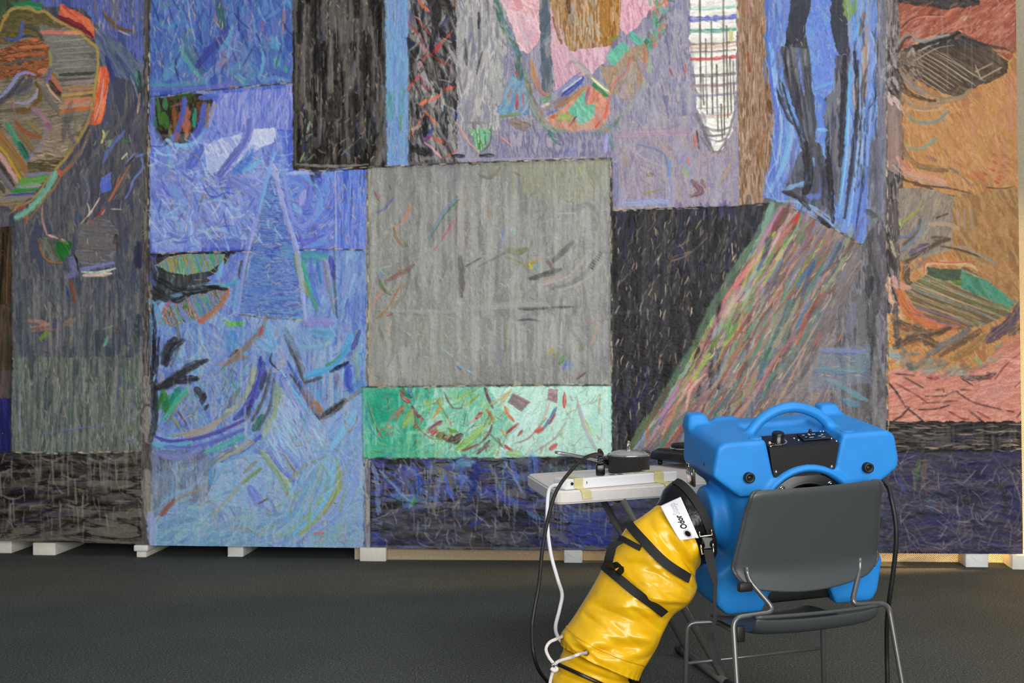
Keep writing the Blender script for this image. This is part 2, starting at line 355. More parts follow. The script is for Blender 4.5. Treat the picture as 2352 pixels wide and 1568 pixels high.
fill('92 545 130 548 166 556 160 582 142 602 120 600 100 582', '6c7064 787c70 5c6058', 70, 30, 8); fill('130 552 168 556 160 582 143 600 128 578', '2c6c34 388040', 60); st('88 548 98 585 118 602 142 603', 5, 'a46c38')
st('270 590 285 640 285 720', 30, '44505f', .6); st('320 560 318 610', 22, '30304c', .6)
fill(R(28, 640, 335, 850), '4c545f 5c606a 6a6a6c 54586a 7c7872 4a5260', 90, 110, 9, .85)
fill(R(28, 820, 335, 1042), '5c6a68 70786e 7e8478 5a6664 8a8a7e 4c5c5c 6c7068', 90, 110, 9)
drip(R(35, 640, 330, 980), 130, '8c8a80 9a968c 70746c 50585c 7a7c8c', (40, 120), (3, 8), .5)
for p, w, c in (('163 646 168 670 175 694', 9, '9a5430'), ('152 655 158 678', 6, '343c7c'), ('66 736 108 744', 12, 'b88474'), ('70 752 95 748 118 744', 7, 'bc8878'), ('74 760 100 756 132 758', 9, 'ac7464'), ('92 780 105 766 112 766', 12, '70a040'), ('130 735 128 756', 6, '4c4c98'), ('150 745 170 735', 16, '96786f'), ('236 756 260 748', 5, '70b090'), ('222 762 224 812', 18, '44505a'), ('238 795 248 776', 10, '78b898'), ('320 725 322 800', 20, '3f475a'), ('288 735 290 790', 9, '414a5f'), ('274 748 268 765', 6, '704c40'), ('313 770 311 800', 5, '5c7040'), ('118 690 135 720', 3, '4c3c34'), ('100 805 118 812', 4, '6c5048'), ('45 905 45 990', 4, '8c8ca0'), ('275 860 262 960', 8, '52527c'), ('90 998 170 985 248 975', 4, '6474a4')):
    st(p, w, c, .85)
for y in (845, 865, 900, 930, 958, 985, 1008): st([(296, y), (308, y+4)], 16, ['8c94a4', '6c8064'][y % 2], .6)
fill(R(-160, 520, 27, 850), '2c2a20 4c3a2a 5c4a34 343424 6a5040', 90, 120, 9)
fill(R(-160, 700, 27, 915), '4a4838 5c4e44 6c5a50 3c3830', 90, 90, 8, .7)
fill(R(-160, 912, 26, 1040), '2c2c60 36367c 44448c 30305c', 90, 90, 8)
st('27 520 27 780 25 1040', 3, '38342f', .6)
fill(R(-160, 1040, 338, 1262), '262220 36322e 4a4640 5c5850 2e2a2a 68625a', 0, 110, 20)
scat(R(-150, 1050, 330, 1245), 70, '6c665e 7c766c 201c1c 2a2644', 0, (40, 120), (8, 18), .5, 12)
scat(R(-150, 1050, 330, 1240), 90, '8c857a 9c958a 787268', 45, (12, 40), (2, 4), .6, 70)
drip(R(-150, 1040, 330, 1200), 90, '8c867a 9a9488 7a746a', (20, 60), (2, 4.5), .6)
for x, y in ((120, 1052), (230, 1055), (265, 1050), (172, 1095), (30, 1140), (0, 1080), (178, 1160)): st([(x-25, y-2), (x, y+6), (x+25, y-3)], 6, '8c867a', .7); st([(x, y+4), (x+2, y+40), (x+3, y+62)], 5, '8a8478', .8)
st('-100 1246 150 1238 322 1248', 7, '786c62', .8)
seam('-160 1036 100 1040 330 1038', 4)
# ---------------- blue canvas, top ----------------
fill(R(341, -120, 675, 225), '3f5cb0 5070bc 4a64b4 5a88c4 6a70c4 4876ac 6a7cc8', 82, 60, 9)
scat(R(345, -110, 672, 205), 190, '4060b8 5a7cc8 5c94cc 6c70c8 7c8cd4 3c68b0 6ab0d4 4a48a0', 84, (20, 70), (4, 12), .6, 22)
for p, w, c in (('356 45 375 60 392 60 408 48', 13, '4a94cc'), ('358 28 378 40 400 32', 8, '5560c0'), ('370 5 382 18 395 5', 10, '508ca0'), ('500 -20 505 20 512 60', 22, '34604c'), ('440 70 425 100 440 140', 30, '56808c'), ('425 110 445 140 462 165', 32, '5c7c94'), ('520 70 500 100 475 130 455 152', 26, '40459c'), ('533 60 528 85 505 118', 12, '6ab0dc'), ('545 75 520 130 485 168 460 188', 18, '8898d8'), ('415 110 430 140 448 165 466 182', 12, '5cb4a8'), ('432 -10 436 40 448 90', 3.5, 'b4bcd8'), ('445 0 448 40', 3, 'c0b090'), ('400 140 380 170 368 182', 5, '9c7450'), ('410 140 395 160 375 180', 24, '5ca4d4'), ('350 195 400 196 470 190', 12, '509ca8'), ('350 208 420 205 470 200', 12, '6c6cc4'), ('470 205 500 200 528 196', 16, '7a70d0'), ('530 165 550 155 580 165 560 195', 24, '5894c0'), ('545 175 560 190', 18, '62b0a8'), ('545 100 565 130 560 160', 26, '6e88bc'), ('600 90 605 140 595 180', 8, '6cc0dc'), ('625 90 640 110', 22, '64b0d8'), ('636 135 632 155', 13, '64c0a4'), ('655 155 658 165', 12, '58b09c'), ('653 18 650 75', 8, 'b8808c'), ('493 35 500 60', 6, 'b07078'), ('605 45 602 70', 5, 'a05c74'), ('580 20 570 60', 8, '7c6cc4'), ('605 5 612 20 608 35', 8, '5c9cd0'), ('510 110 515 135 500 160', 5, 'b0786c'), ('490 165 510 175', 8, '6a88d0'), ('600 185 640 180 660 185', 12, '6c9cd4'), ('660 80 668 120', 14, '2c4ca8'), ('515 130 525 140 512 158', 7, '804c5c')):
    st(p, w, c, .85)
fleck(R(350, -60, 668, 195), 110, 85, jit=30)
# ---------------- blue canvas, middle ----------------
MB = '5a6ccc 6c80d4 7c8cda 6078d0 8c9adc 6a94de'
fill('341 224 440 212 530 202 675 190 675 390 842 388 842 582 341 584', MB, 65, 45, 10)
scat('345 300 660 300 660 572 345 575', 380, '5468c8 7088d8 8c9ce0 9cacea 6c9cdc 84b4e4 6470cc a8b4e8', 65, (18, 60), (4, 11), .6, 45)
fill('530 203 673 191 673 300 560 300 500 310 480 260', '8c94d4 a4a8dc 6074d0 5068cc 7c88d8', 92, 60, 10)
fill('468 330 500 322 565 302 636 292 632 325 600 338 560 365 520 388 480 398 470 360', 'b0b8e4 a4b0e8 c0c6e4 98a4e0', 60, 40, 10)
fill('572 298 632 292 634 328 612 332 585 342 572 330', 'd0d4ea c4cae8', 60)
for p, w, c in (('573 278 570 308 552 342 528 372 505 402', 20, '6c74c4'), ('462 335 450 360 436 382', 26, '5468c8'), ('640 205 650 280 655 350', 12, '5870d4'), ('665 220 668 380', 12, '5064d0'), ('655 300 660 330', 6, 'a8a8d8'), ('620 300 630 330 628 360', 12, '6c78d0'), ('580 345 565 375 540 395', 24, '5c84d4'), ('600 370 560 392', 9, '6cb4e0'), ('525 402 540 405 565 404', 3, '785c50'), ('527 402 545 425 560 450', 3, '70504c'), ('555 405 580 405 600 395', 14, '94a4e2'), ('535 410 585 440 590 470 560 480', 30, '7488d8'), ('505 420 515 445 522 465', 3, '4c5c44'), ('470 440 460 470 455 485', 3, '504c48'), ('585 455 570 480', 6, '5c70d0'), ('460 470 490 460 520 462 540 480 575 478', 8, '9cc4ea'), ('520 480 540 500 565 490 590 465', 5, 'a8bcec'), ('470 500 485 530 500 540', 8, '5464cc'), ('455 495 470 520', 4, '8cb8e0'), ('380 535 420 545 470 540', 8, '5468cc'), ('460 535 500 525 540 540', 10, '90b8e4'), ('390 300 400 330 425 335 450 325 475 285', 9, '7cb8e4'), ('378 325 390 365 380 400', 8, '74b4e4'), ('345 300 360 330 375 345', 14, '7888d8'), ('365 410 400 412 460 412', 22, '7884cc')):
    st(p, w, c, .85)
fill(R(348, 548, 470, 580), '7c90e0 8ca4e4 6c80d8', 90, 40, 6, .8); fill(R(462, 548, 585, 578), '5468cc 4c5cc0 6c7cd4', 90, 40, 8, .85)
fleck('350 330 640 330 620 570 350 570', 120, 60, (8, 30), .7, 50, 'c0ac94 a89078 8c7860 d0c0a8')
scat('350 330 640 330 620 570 350 570', 30, '4a4c5c 5c4c48', 60, (10, 35), (2, 3), .7, 50)
# dark leaf
fill('345 228 440 214 455 216 490 225 480 262 470 300 445 325 400 330 372 328 352 290', '3a362e 4a5434 4c4438 2e2a2a 6c4c34', 84, 30, 8)
for p, w, c in (('350 225 348 290', 18, '6a78cc'), ('362 225 368 285', 9, '4f7c48'), ('378 225 380 250', 12, '4c8860'), ('400 225 440 218', 12, '48602f'), ('395 245 430 232', 7, 'a06068'), ('375 262 382 290', 20, '4a8038'), ('400 250 402 300', 12, '9c5c38'), ('392 285 390 310', 8, '80703c'), ('412 260 415 300', 9, '8c4c30'), ('430 250 425 300', 18, 'b86c5c'), ('435 280 428 315', 10, 'c07c60'), ('448 250 446 290', 10, '3ca084'), ('425 225 418 270 398 325', 14, '5a6cd0'), ('470 240 462 290 438 322', 18, '5a6cd4'), ('460 225 500 222', 14, '5f74cc'), ('480 240 474 290', 10, '98785c'), ('492 235 482 290', 8, '9ca0d0'), ('495 240 485 270', 6, 'b49474'), ('440 240 436 252', 8, '302c28'), ('355 270 360 305', 8, '4a8078'), ('360 300 372 320 380 328', 18, '282420'), ('408 305 405 322', 9, 'b8583c'), ('428 310 425 320', 6, '98a850')):
    st(p, w, c, .92)
st('345 285 362 312 378 340', 16, '7c8cd8'); st('372 335 385 322 400 332 440 336', 8, '8cc0e8')
seam('341 223 440 213 530 203 675 190', 4)
# right of the triangle
fill('640 394 772 392 772 574 682 574 655 490', MB, 90, 50, 9, ctr=(690, 440))
for p, w, c in (('652 405 660 450 672 500 690 520 720 500 735 460', 10, '8c98e0'), ('665 400 700 420 715 450 700 480', 12, '7080d8'), ('690 400 725 430 738 470 720 510', 9, '70a0e0'), ('675 470 690 490', 12, '88b8e8'), ('700 440 690 470', 14, 'a4a4e0'), ('690 410 710 425 705 450', 3, '705c54'), ('715 415 735 445', 3, '6c4c40'), ('668 500 700 530 745 500', 5, '5c94dc'), ('730 540 700 560 690 540', 10, '6c70d0'), ('705 538 725 515', 2.5, '94785c'), ('660 400 690 396 720 398', 9, 'a0b0e8')):
    st(p, w, c, .85)
fill(R(768, 390, 842, 582), '4c6cd0 6078d4 7c8cdc 5c88d4 9098dc 6880d8', 90, 110, 6)
fill(R(765, 574, 842, 770), '5078cc 6c98d8 5c84d0 84acdc 9094c8 4c68c4 78b4dc', 90, 110, 5)
fleck(R(770, 400, 838, 760), 80, 90, (8, 24), jit=4, cols='c0a890 806858 4a4450 b0a4b8')
st('770 392 771 490 772 575', 4, 'a4acde'); st('769 575 768 640 775 730', 6, '4c4858', .7)
# ---------------- blue canvas, lower ----------------
LB = '5c78c8 6c8cd0 7c9cd8 8088d0 6a98cc 8caadc'
fill('341 584 842 576 842 1262 336 1262 341 1040', LB, 100, 55, 10)
scat(R(345, 590, 835, 1250), 420, '5c78cc 7890d8 84a8dc 6ca4d0 8c90d4 9cb4e0 5064c0 74b0d4', 100, (20, 70), (4, 12), .6, 35)
fill('341 584 560 578 552 600 500 632 470 655 525 662 480 690 430 690 350 700', '2a2826 383432 4a4644 33302f', 90, 50, 9)
fill('341 588 360 586 362 640 346 700', '3c3c5c 4c4c84 2c2a2c', 90)
fill('530 582 575 578 562 650 548 724 525 724 535 660 500 650 475 640 520 605', '6074cc 7488d8 5a6cc8 88a4dc', 100, 60, 10)
st('548 640 520 655 495 652', 11, '58a4c8'); st('556 600 550 640', 8, '4c4a50'); st('548 650 540 720', 15, '78a8da', taper=.1); st('512 600 500 640', 12, '7cb0e0')
fill('360 609 395 592 440 583 518 583 512 600 482 622 430 631 388 625', '6c9880 70b068 8cc084 58a890 84786c b8983c 6ca0b4 7088c8 4c9c78', 72, 90, 7, rough=1); st('358 610 395 590 440 583', 3, 'b0a890'); st('360 612 390 627 430 632', 3, '1e1c1c')
fill('356 745 385 702 430 680 500 663 528 662 516 692 482 722 440 738 395 748', '6074c8 5c9c94 48b090 7c94d0 c08048 5870cc d09070 604830 4c9858 7c88c8', 68, 90, 7, rough=1)
for p, w, c in (('524 666 512 690 488 718 460 738', 16, 'b4704c'), ('455 734 468 740', 11, 'c86c68'), ('482 658 505 662 522 664', 9, '242220'), ('350 700 385 685 440 668 470 662', 10, '7098b8'), ('372 720 392 690', 7, 'b0647c'), ('345 690 365 720 360 745', 14, '6c9cc0'), ('380 710 395 745', 10, 'c0844c'), ('392 705 408 745', 7, '4c3c34'), ('425 692 445 728', 11, '50b494'), ('465 678 485 700', 12, '48986c'), ('400 715 410 742', 9, 'b88450'), ('430 660 480 650', 6, '5c7080'), ('345 668 380 690', 10, '34302f')):
    st(p, w, c, .9)
fill('514 736 528 735 545 738 566 740 555 748 532 752 518 744', '58b040 4ca048 6cc050', 90, 20, 5)
for p, w, c in (('612 728 602 760 572 790 540 822 520 838', 17, '8c7a6c'), ('604 750 598 768', 9, 'c04458'), ('640 745 634 772', 6, 'b89878'), ('546 804 526 818', 9, '6c3828'), ('500 836 520 830', 11, 'b88c78'), ('520 832 545 822 570 820', 9, '947c60'), ('535 765 530 808', 26, '3c86cc'), ('402 780 386 800 376 832', 24, '363433'), ('465 830 425 850 385 878 358 890', 20, '4c4c50'), ('352 770 356 830 346 880', 10, '2a2828'), ('346 720 350 780', 9, '5c98c8'), ('405 740 412 790 395 840', 10, '6c6c70'), ('352 880 356 960 346 1010', 18, '343336'), ('372 860 368 880', 10, '8c8c98'), ('480 760 520 800 480 850', 30, '7c98d4'), ('590 780 630 800 610 740', 24, '78acd8'), ('640 760 660 800 640 830', 20, '84a0d8')):
    st(p, w, c, .8)
scat('360 760 530 760 560 810 400 870', 90, '5c74cc 8494dc 7ca8dc 9cb8e0 5c5c90 70c0d0', 60, (12, 35), (3, 7), .7, 18); fleck('380 770 530 770 560 815 400 880', 40, 55)
fill('358 990 378 925 420 882 480 852 560 826 584 832 572 880 540 930 500 962 440 992 385 1002', '6c80cc 7c98d4 5c74c0 8890c8 6ca0cc 6c7080', 118, 60, 8)
scat('380 980 400 910 560 840 540 920 440 985', 90, '5c70c8 88a4dc 6cb0d4 4c5cac 8c8ca0 4c9870', 55, (12, 40), (3, 8), .7, 20)
for p, w, c in (('362 892 400 876 452 868', 20, '2a2828'), ('376 900 384 945', 20, '3c8030'), ('412 892 392 930', 16, '1e8464'), ('432 888 400 930 376 962', 11, '50b898'), ('452 895 470 912', 22, '3c3c44'), ('478 930 472 940', 9, '3c3c48'), ('385 968 410 930 440 895', 4, '98845c'), ('395 955 412 980', 5, 'a88c50'), ('410 945 430 975', 5, '6c4c3c'), ('400 1000 445 990 490 975 530 945 560 915 578 870 582 835', 10, 'a49c84'), ('430 1003 470 990 505 965', 16, 'a89c98'), ('520 945 545 935', 12, 'a0aca0'), ('356 1002 390 1013 440 1008 500 992 560 965', 10, '5a58b0'), ('352 1018 390 1024 440 1015', 12, '64acd4'), ('380 1025 440 1028 500 1010 560 985', 12, '6878c4'), ('360 1040 420 1050 460 1030', 20, '8088c4'), ('580 920 560 945 540 960', 16, '38409c'), ('606 835 598 880 575 925', 18, '4a48a4'), ('590 845 580 880 565 910', 12, 'a8b898'), ('622 850 608 910 580 965', 9, '54545c'), ('630 870 622 930 595 985', 8, '60606c'), ('575 930 565 965', 11, '3c3c48'), ('610 860 600 890', 14, '484858'), ('645 895 635 950 605 1000', 18, '9cac90'), ('602 955 585 985', 20, '386c60'), ('632 880 626 930', 10, '6c8c80'), ('560 1000 520 1020 470 1040', 14, '5cb0b0'), ('600 1000 550 1040 510 1060', 10, '5468c0'), ('580 1015 530 1042 500 1058', 14, 'aca894'), ('540 1030 500 1050 470 1090', 12, '6c8098'), ('570 1040 520 1060 490 1110', 10, '70a8d0')):
    st(p, w, c, .85)
# V shape and fan
fill('690 860 800 838 832 800 836 888 738 968 690 890', '4c88cc 5c80cc 7c8cd0 4c9cd4 6868b8', 92, 60, 9)
for p, w, c in (('655 755 678 800 690 840 702 880', 14, '6c6c70'), ('668 860 690 890 735 965', 8, '50505c'), ('660 830 690 880 730 940', 8, '4858b0'), ('698 895 718 925 742 952', 20, '907c84'), ('722 920 738 945', 11, 'a87444'), ('742 958 765 942 792 920', 19, '3c3c40'), ('736 968 785 930 838 888', 8, '84887c'), ('700 862 745 848 785 818 806 770', 20, '50a8e0'), ('792 808 770 830 750 838', 9, '64904c'), ('700 878 740 866', 8, '4c4c50'), ('760 852 800 832', 10, '262c44'), ('778 842 805 838', 14, '3c54c8'), ('800 850 798 880 806 895', 20, '3c50c8'), ('775 860 772 890', 12, '706c9c'), ('820 760 818 820 822 870', 12, '84a0a0'), ('826 760 812 800', 12, '4c50a8'), ('690 590 750 590', 24, '4c98a8'), ('680 582 692 640 708 675', 15, '90a070'), ('695 600 705 640 715 670', 9, '48b098'), ('708 660 730 710', 12, '509890'), ('715 590 718 650 735 700', 10, '5c78d0'), ('730 600 738 650', 8, '3c7cc0'), ('748 600 755 660', 16, '908cc0'), ('745 610 760 680 768 720', 6, '7c8484'), ('760 590 768 640', 12, '4448a8'), ('640 740 660 780 700 800 690 760', 24, '84a8d4'), ('700 740 760 740', 22, '8c88cc'), ('720 760 760 770', 30, '68a0cc'), ('700 800 750 790 768 770', 12, '78a8c4'), ('640 800 650 830 630 850', 20, '9c9cc8'), ('625 810 622 830 640 850', 5, '3c4454'), ('645 850 690 920 735 985', 5, '74c0ec'), ('648 870 690 940', 12, '9c9cd8')):
    st(p, w, c, .85)
drip(R(690, 760, 800, 900), 26, 'a8b0c8 b4b8c8', (40, 110), (4, 9), .45)
scat('640 880 735 970 760 1050 640 1010', 110, '84a0dc 9cb8e4 7cb8dc a4b0e4 8ca0dc', 62, (25, 70), (4, 8), .6, 8); fleck('640 900 735 980 760 1060 640 1020', 40, 62, cols='b8a898 5c5048')
fill('735 972 836 898 838 1080 790 1060 760 1040', '6c80d4 7c98dc 6c98d8 8ca0e0', 130, 60, 9); st('815 950 790 985 762 1030', 20, '7cb8e4'); st('822 965 790 1005 765 1035', 3, '947c60')
fill('500 1062 560 1045 640 1040 680 1140 620 1165 520 1180 480 1130', '8898d8 8cacdc 7ca8d4 98a8d8', 30, 50, 9)
for p, w, c in (('560 1085 590 1060', 8, '8c9080'), ('555 1110 600 1075', 9, '84986c'), ('575 1120 600 1160', 22, '7488d8'), ('600 1035 640 1090 665 1140', 13, '8ca884'), ('615 1030 650 1080 690 1110', 10, '6c80d4'), ('640 1020 680 1060 700 1090', 9, '7c98e0'), ('650 1040 690 1100', 4, '90785c'), ('660 1110 700 1070 745 1050', 7, '8c9c84'), ('485 1075 482 1110', 8, '54a4d8'), ('555 1110 520 1150 490 1180', 9, '98a49c'), ('570 1125 590 1160', 3, '8c6c5c'), ('590 1158 615 1145', 4, '705c50'), ('660 1130 662 1145', 4, 'c07860'), ('655 1095 668 1120', 6, 'b0c890')):
    st(p, w, c, .8)
for dx, c in ((0, '98a870'), (-16, '6cb4e0'), (-34, '84b0d8'), (14, '8ca0dc'), (28, '84a4d4'), (-52, '90b0c4'), (-70, '7ca4d4'), (40, '8498d8')):
    st([(775+dx*.6, 1055), (778+dx, 1110), (745+dx, 1175), (690+dx, 1225)], 13, c, .75); st([(770+dx*.6, 1075), (768+dx, 1130), (730+dx, 1190)], 3, '94a058', .7)
fill('340 1040 470 1030 500 1080 470 1150 400 1160 370 1180 345 1200', '5c5c64 6c6c78 747494 4c4c54 6c80b0', 92, 50, 10, .85)
scat(R(350, 1040, 480, 1140), 30, '404044 6070b8 8c8c94 70649c', 92, (25, 60), (8, 16), .6); st('470 1120 420 1140 380 1170 358 1200', 4, '9c8460'); st('400 1148 372 1182', 12, '9c6058')
fill('345 1205 400 1170 480 1150 600 1175 680 1160 720 1190 600 1262 340 1262', '6088b8 74a0bc 6c8cc8 84a8c0 5c98b8 8898cc', 165, 60, 10)
scat('350 1215 400 1175 600 1180 640 1210 560 1255 360 1255', 90, '4c84b4 80b8c8 6c7cc4 94b4c8 4c9490 8890d0 2c5c9c', 155, (25, 70), (5, 11), .6, 15); scat('430 1210 600 1205 720 1190 760 1150 700 1230', 30, '94a868 7c8858 a08868', 168, (20, 60), (3, 5), .7, 12)
fill('690 1262 720 1200 790 1150 838 1080 838 1262', '7ca8c4 8cb0c8 84a0cc 90b4c0', 110, 60, 10, .85); scat(R(720, 1170, 790, 1250), 16, '98a04c b88068 88ac58', 120, (14, 40), (4, 6), .8, 14); st('720 1225 745 1222', 6, 'cc7c78')
fleck(R(480, 1000, 830, 1250), 90, 70, jit=50, cols='b89c7c 8c7050 c8b090'); drip(R(360, 1000, 700, 1200), 40, 'a4b4cc 98a8c4', (40, 110), (3, 6), .4)
fill(R(824, 1060, 842, 1262), '84a8d4 94b0d8 8898c8', 90, 80, 5, .7)
# triangle
fill('627 383 640 440 668 545 702 732 600 728 543 720 575 600 600 490 615 420', '5c80c8 7090cc 5470c0 86a2cc 4a5cb8 6c94d0', 2, 60, 10)
fill('640 590 660 590 690 700 655 700', '8c98d4 a0a8d8', 92, 50, 8, .7); scat('615 420 640 440 690 700 560 700', 60, '4454b8 5c94cc 90a4d0 5068c0', 2, (20, 50), (5, 10), .6, 5); fleck('620 430 636 440 690 720 560 715', 60, 2, jit=3)
st('632 335 618 385 598 470 577 545 560 610 545 722', 12, '8498de'); st('632 350 614 410 596 490', 7, '78bce6'); st('610 450 590 530 572 590 555 690', 3, '6c6458', .7)
st('624 375 642 440 660 510 684 585 702 735', 12, 'a8aee2', .9); st('640 450 664 530 682 580', 3, '5c584c', .7); st('585 500 575 560 560 620', 7, '9ca4e0')
seam('544 720 575 725 620 730 702 735', 3); seam('345 582 450 579 575 576', 4); seam('684 574 770 572 842 575', 3)
# edge between left and blue canvases
fill('332 -120 346 -120 345 590 350 700 346 900 352 1262 325 1262 328 600', '5a5654 6c6664 4c4846 7c7672', 90, 70, 5); seam('343 -120 342 200 343 560 346 760', 3)
for y0, y1 in ((870, 920), (940, 1010), (1085, 1190)): st([(338, y0), (340, y1)], 26, 'a09c92', .8)
st('346 1180 350 1250', 20, '94a0c8')
# ---------------- black canvas ----------------
BK = '201e1c 2e2b28 3e3a36 524d48 2a2728 645e58'
fill(R(672, -120, 888, 388), BK, 90, 130, 13)
scat(R(685, -120, 880, 350), 60, '5c5751 6a645e 746e68 544f4a', 90, (60, 180), (14, 30), .75, 3)
scat(R(685, -40, 880, 370), 60, '1c1a18 242222 2a2a44', 90, (40, 120), (8, 22), .7, 3)
scat(R(690, 40, 870, 350), 30, '32366c 44487c 2c3064', 90, (15, 40), (4, 10), .7, 10); drip(R(685, -20, 880, 260), 60, '7c766e 8c867e 1e1c1a', (40, 110), (3, 6), .5)
fleck(R(690, 20, 870, 370), 60, 95, (5, 16), jit=25); scat(R(690, 270, 860, 375), 26, '78986c b89478 6c88a0 98785c', 110, (8, 22), (3, 4), .8, 40); st('712 280 705 305', 6, '94a4a0'); st('700 350 690 372', 5, '90a070')
st('680 378 760 382 845 378', 8, '8a847a'); st('676 -120 680 100 678 380', 8, '6c665e', .8); seam('676 388 760 392 845 384', 4)
# blue strip
fill('882 -120 940 -120 938 380 890 382', '6088cc 7498da 8090d6 5c90cc 7cb0dc 6c9cd4', 90, 90, 5)
st('900 215 895 270', 22, '409c8c', .8); st('925 200 923 270', 14, '449484', .8); st('922 270 921 298', 8, '6c9c60'); scat(R(885, 80, 938, 300), 30, '74b8d4 88b4e0 5c80c8', 90, (40, 100), (4, 7), .6, 2); fleck(R(886, -100, 938, 370), 60, 90, (8, 22), jit=3, cols='b8a48c 5c5864 94826c')
# ---------------- central top canvas ----------------
fill(R(938, -120, 1070, 372), '3c393a 565254 75706f 8c8888 464244 9c9898', 80, 60, 12)
scat(R(940, -100, 1060, 365), 60, '2a2828 8c8884 a4a09c 5c5a68 44486c', 75, (25, 70), (6, 16), .65, 25)
for p, w, c in (('962 0 972 15 984 26', 9, 'e07450'), ('952 35 970 60 988 80', 5, 'b85048'), ('938 52 958 75 975 98', 5, 'a84448'), ('1040 70 1025 88 1005 105', 6, 'c85850'), ('1012 102 995 122', 13, 'd04a48'), ('965 100 980 122 962 152', 7, 'b45450'), ('985 122 1010 140 1035 150', 6, 'c05048'), ('934 210 952 186 966 172', 6, 'd05858'), ('966 176 975 200 992 208', 5, 'a05058'), ('968 238 1000 224 1025 205 1050 196', 9, 'e06450'), ('966 240 978 232', 11, 'f08c58'), ('974 255 988 270 1004 286', 8, 'e07c54'), ('975 262 960 285 940 314', 6, 'c87464'), ('975 328 992 340 1014 363', 5, 'eca8a8'), ('994 315 1026 332', 8, 'e07454'), ('978 322 990 310', 8, 'c83c4c'), ('1024 362 1056 342', 6, 'c86c54'), ('980 322 993 296', 9, '38489c'), ('980 272 976 312', 18, '222022'), ('1024 265 1020 330', 14, '2c2a2a'), ('942 98 952 106', 13, '303878'), ('958 240 960 270', 8, '2a282a'), ('950 340 985 350', 22, '2e2c2c'), ('1010 5 1038 20', 26, '45423f'), ('1044 0 1052 28', 7, '8c4c20'), ('1032 40 1012 60', 14, '5c5c80'), ('1040 195 1060 190', 16, '34343c'), ('1040 260 1060 290', 7, '34489c'), ('985 180 1000 200 1020 205', 7, 'acaaa4'), ('975 215 1000 212', 12, '3f3c3a'), ('1022 225 1024 240', 6, '3c9040'), ('1015 245 1020 255', 10, '9cb8c8'), ('940 300 965 290', 8, 'b4a090'), ('968 365 1010 362', 10, '8c8884')):
    st(p, w, c, .9)
LV = '8a869e 9a96a8 a5a0ac 8280a0 aaa2a4 7a7696'
fill('1050 -120 1702 -120 1700 472 1408 484 1406 366 1050 372', LV, 86, 80, 12)
fill('1050 -120 1150 -120 1165 100 1150 300 1060 300 1048 200', 'a4a2a2 b4b2ae 8c8a90 c2beba 96949c', 92, 80, 10)
scat('1045 -100 1150 -100 1160 270 1060 300', 60, 'c4c2bc 9c9a9c 8484a4 b8b4b0 706c74', 88, (30, 90), (5, 12), .6, 10)
st('1100 30 1100 65', 7, '3c3a3c'); st('1068 90 1072 150', 8, '605c60'); st('1108 120 1095 170', 5, '605c5c')
fill('1130 -120 1246 -120 1248 70 1236 98 1214 124 1190 112 1176 60 1158 20', 'd8a8b4 e0b4be e8c4ca d49ca8', 70, 50, 10); scat('1150 -20 1240 -20 1230 30 1170 30', 14, 'e09088 d88c8c ecd0d0', 10, (30, 60), (4, 9), .6)
st('1138 -10 1152 45 1175 95 1196 128', 14, '5c7c74'); scat('1135 0 1160 40 1205 140 1185 130 1150 60', 30, '4c6c60 7ca080 6c88b0 508060 a8b0a8', 62, (10, 28), (3, 6), .8)
fill('1238 -120 1264 -120 1266 120 1270 212 1246 212 1240 110', '7c8084 8c8c90 666e78 5c6874', 90, 60, 7)
fill('1264 -120 1300 -120 1305 100 1402 104 1388 142 1362 168 1320 172 1276 212 1266 120', 'cc9eb0 d8acba c494a8 dcb4c0', 75, 60, 11)
fill('1256 -120 1432 -120 1424 70 1404 104 1305 118 1288 70 1266 20', 'b09070 a88054 c0a080 8c6c4c b0783c c4aa90', 88, 80, 9)
fill('1372 -120 1430 -120 1422 70 1402 106 1378 100', 'a8783c b8843c 946430 c09060', 88, 60, 8); scat('1300 -50 1370 -50 1370 80 1320 100', 30, 'b8b09c a0a080 c8b8a8 9c9cb8', 80, (20, 60), (4, 9), .6); fleck('1265 -50 1425 -50 1400 100 1310 110', 40, 85)
st('1306 0 1308 30', 10, '6c4c38'); st('1270 40 1290 100', 8, '94704c')
fill('1432 -120 1540 -120 1532 12 1492 28 1442 82 1422 66 1428 10', 'd8a4b0 e0b4bc cc90a8 e4bcc4', 80, 50, 11)
scat('1496 -20 1545 -20 1535 70 1500 112 1470 112 1490 40', 60, '50b8a0 70b888 4c9068 58a878 e07450 7c6c64 3c7850 84c8b0', 100, (8, 24), (5, 11), .85, 35)
fill('1392 128 1430 96 1446 114 1442 146 1408 152', '78c0a8 64b09c', 60, 20, 7); st('1398 92 1420 84', 11, '7c8c3c'); st('1450 80 1480 110', 20, '68bca4')
fill('1378 152 1412 152 1446 110 1484 100 1488 140 1476 200 1448 236 1398 210', 'a08c74 b0947c 988468 b89c88', 95, 40, 8)
for p, w, c in (('1448 132 1438 165 1405 200 1398 250 1370 292', 5, 'd86454'), ('1480 100 1482 150 1465 185', 5, 'd07050'), ('1492 130 1488 180 1462 225 1430 262', 12, '9cac94'), ('1205 160 1214 215 1238 270 1280 300 1340 312 1395 298 1428 268', 16, '7e9684'), ('1212 185 1230 240 1260 280', 7, '9c7c68'), ('1220 140 1228 180 1236 205', 14, 'c48c60'), ('1236 180 1242 208 1262 222', 10, 'dc7048'), ('1245 232 1262 222', 14, '58a058')):
    st(p, w, c, .88)
scat('1200 170 1215 170 1240 260 1300 300 1420 270 1430 290 1330 322 1250 300', 80, '6c9080 a0a890 c8a088 587868 d08068 8ca0a0', 40, (10, 30), (3, 6), .75, 40)
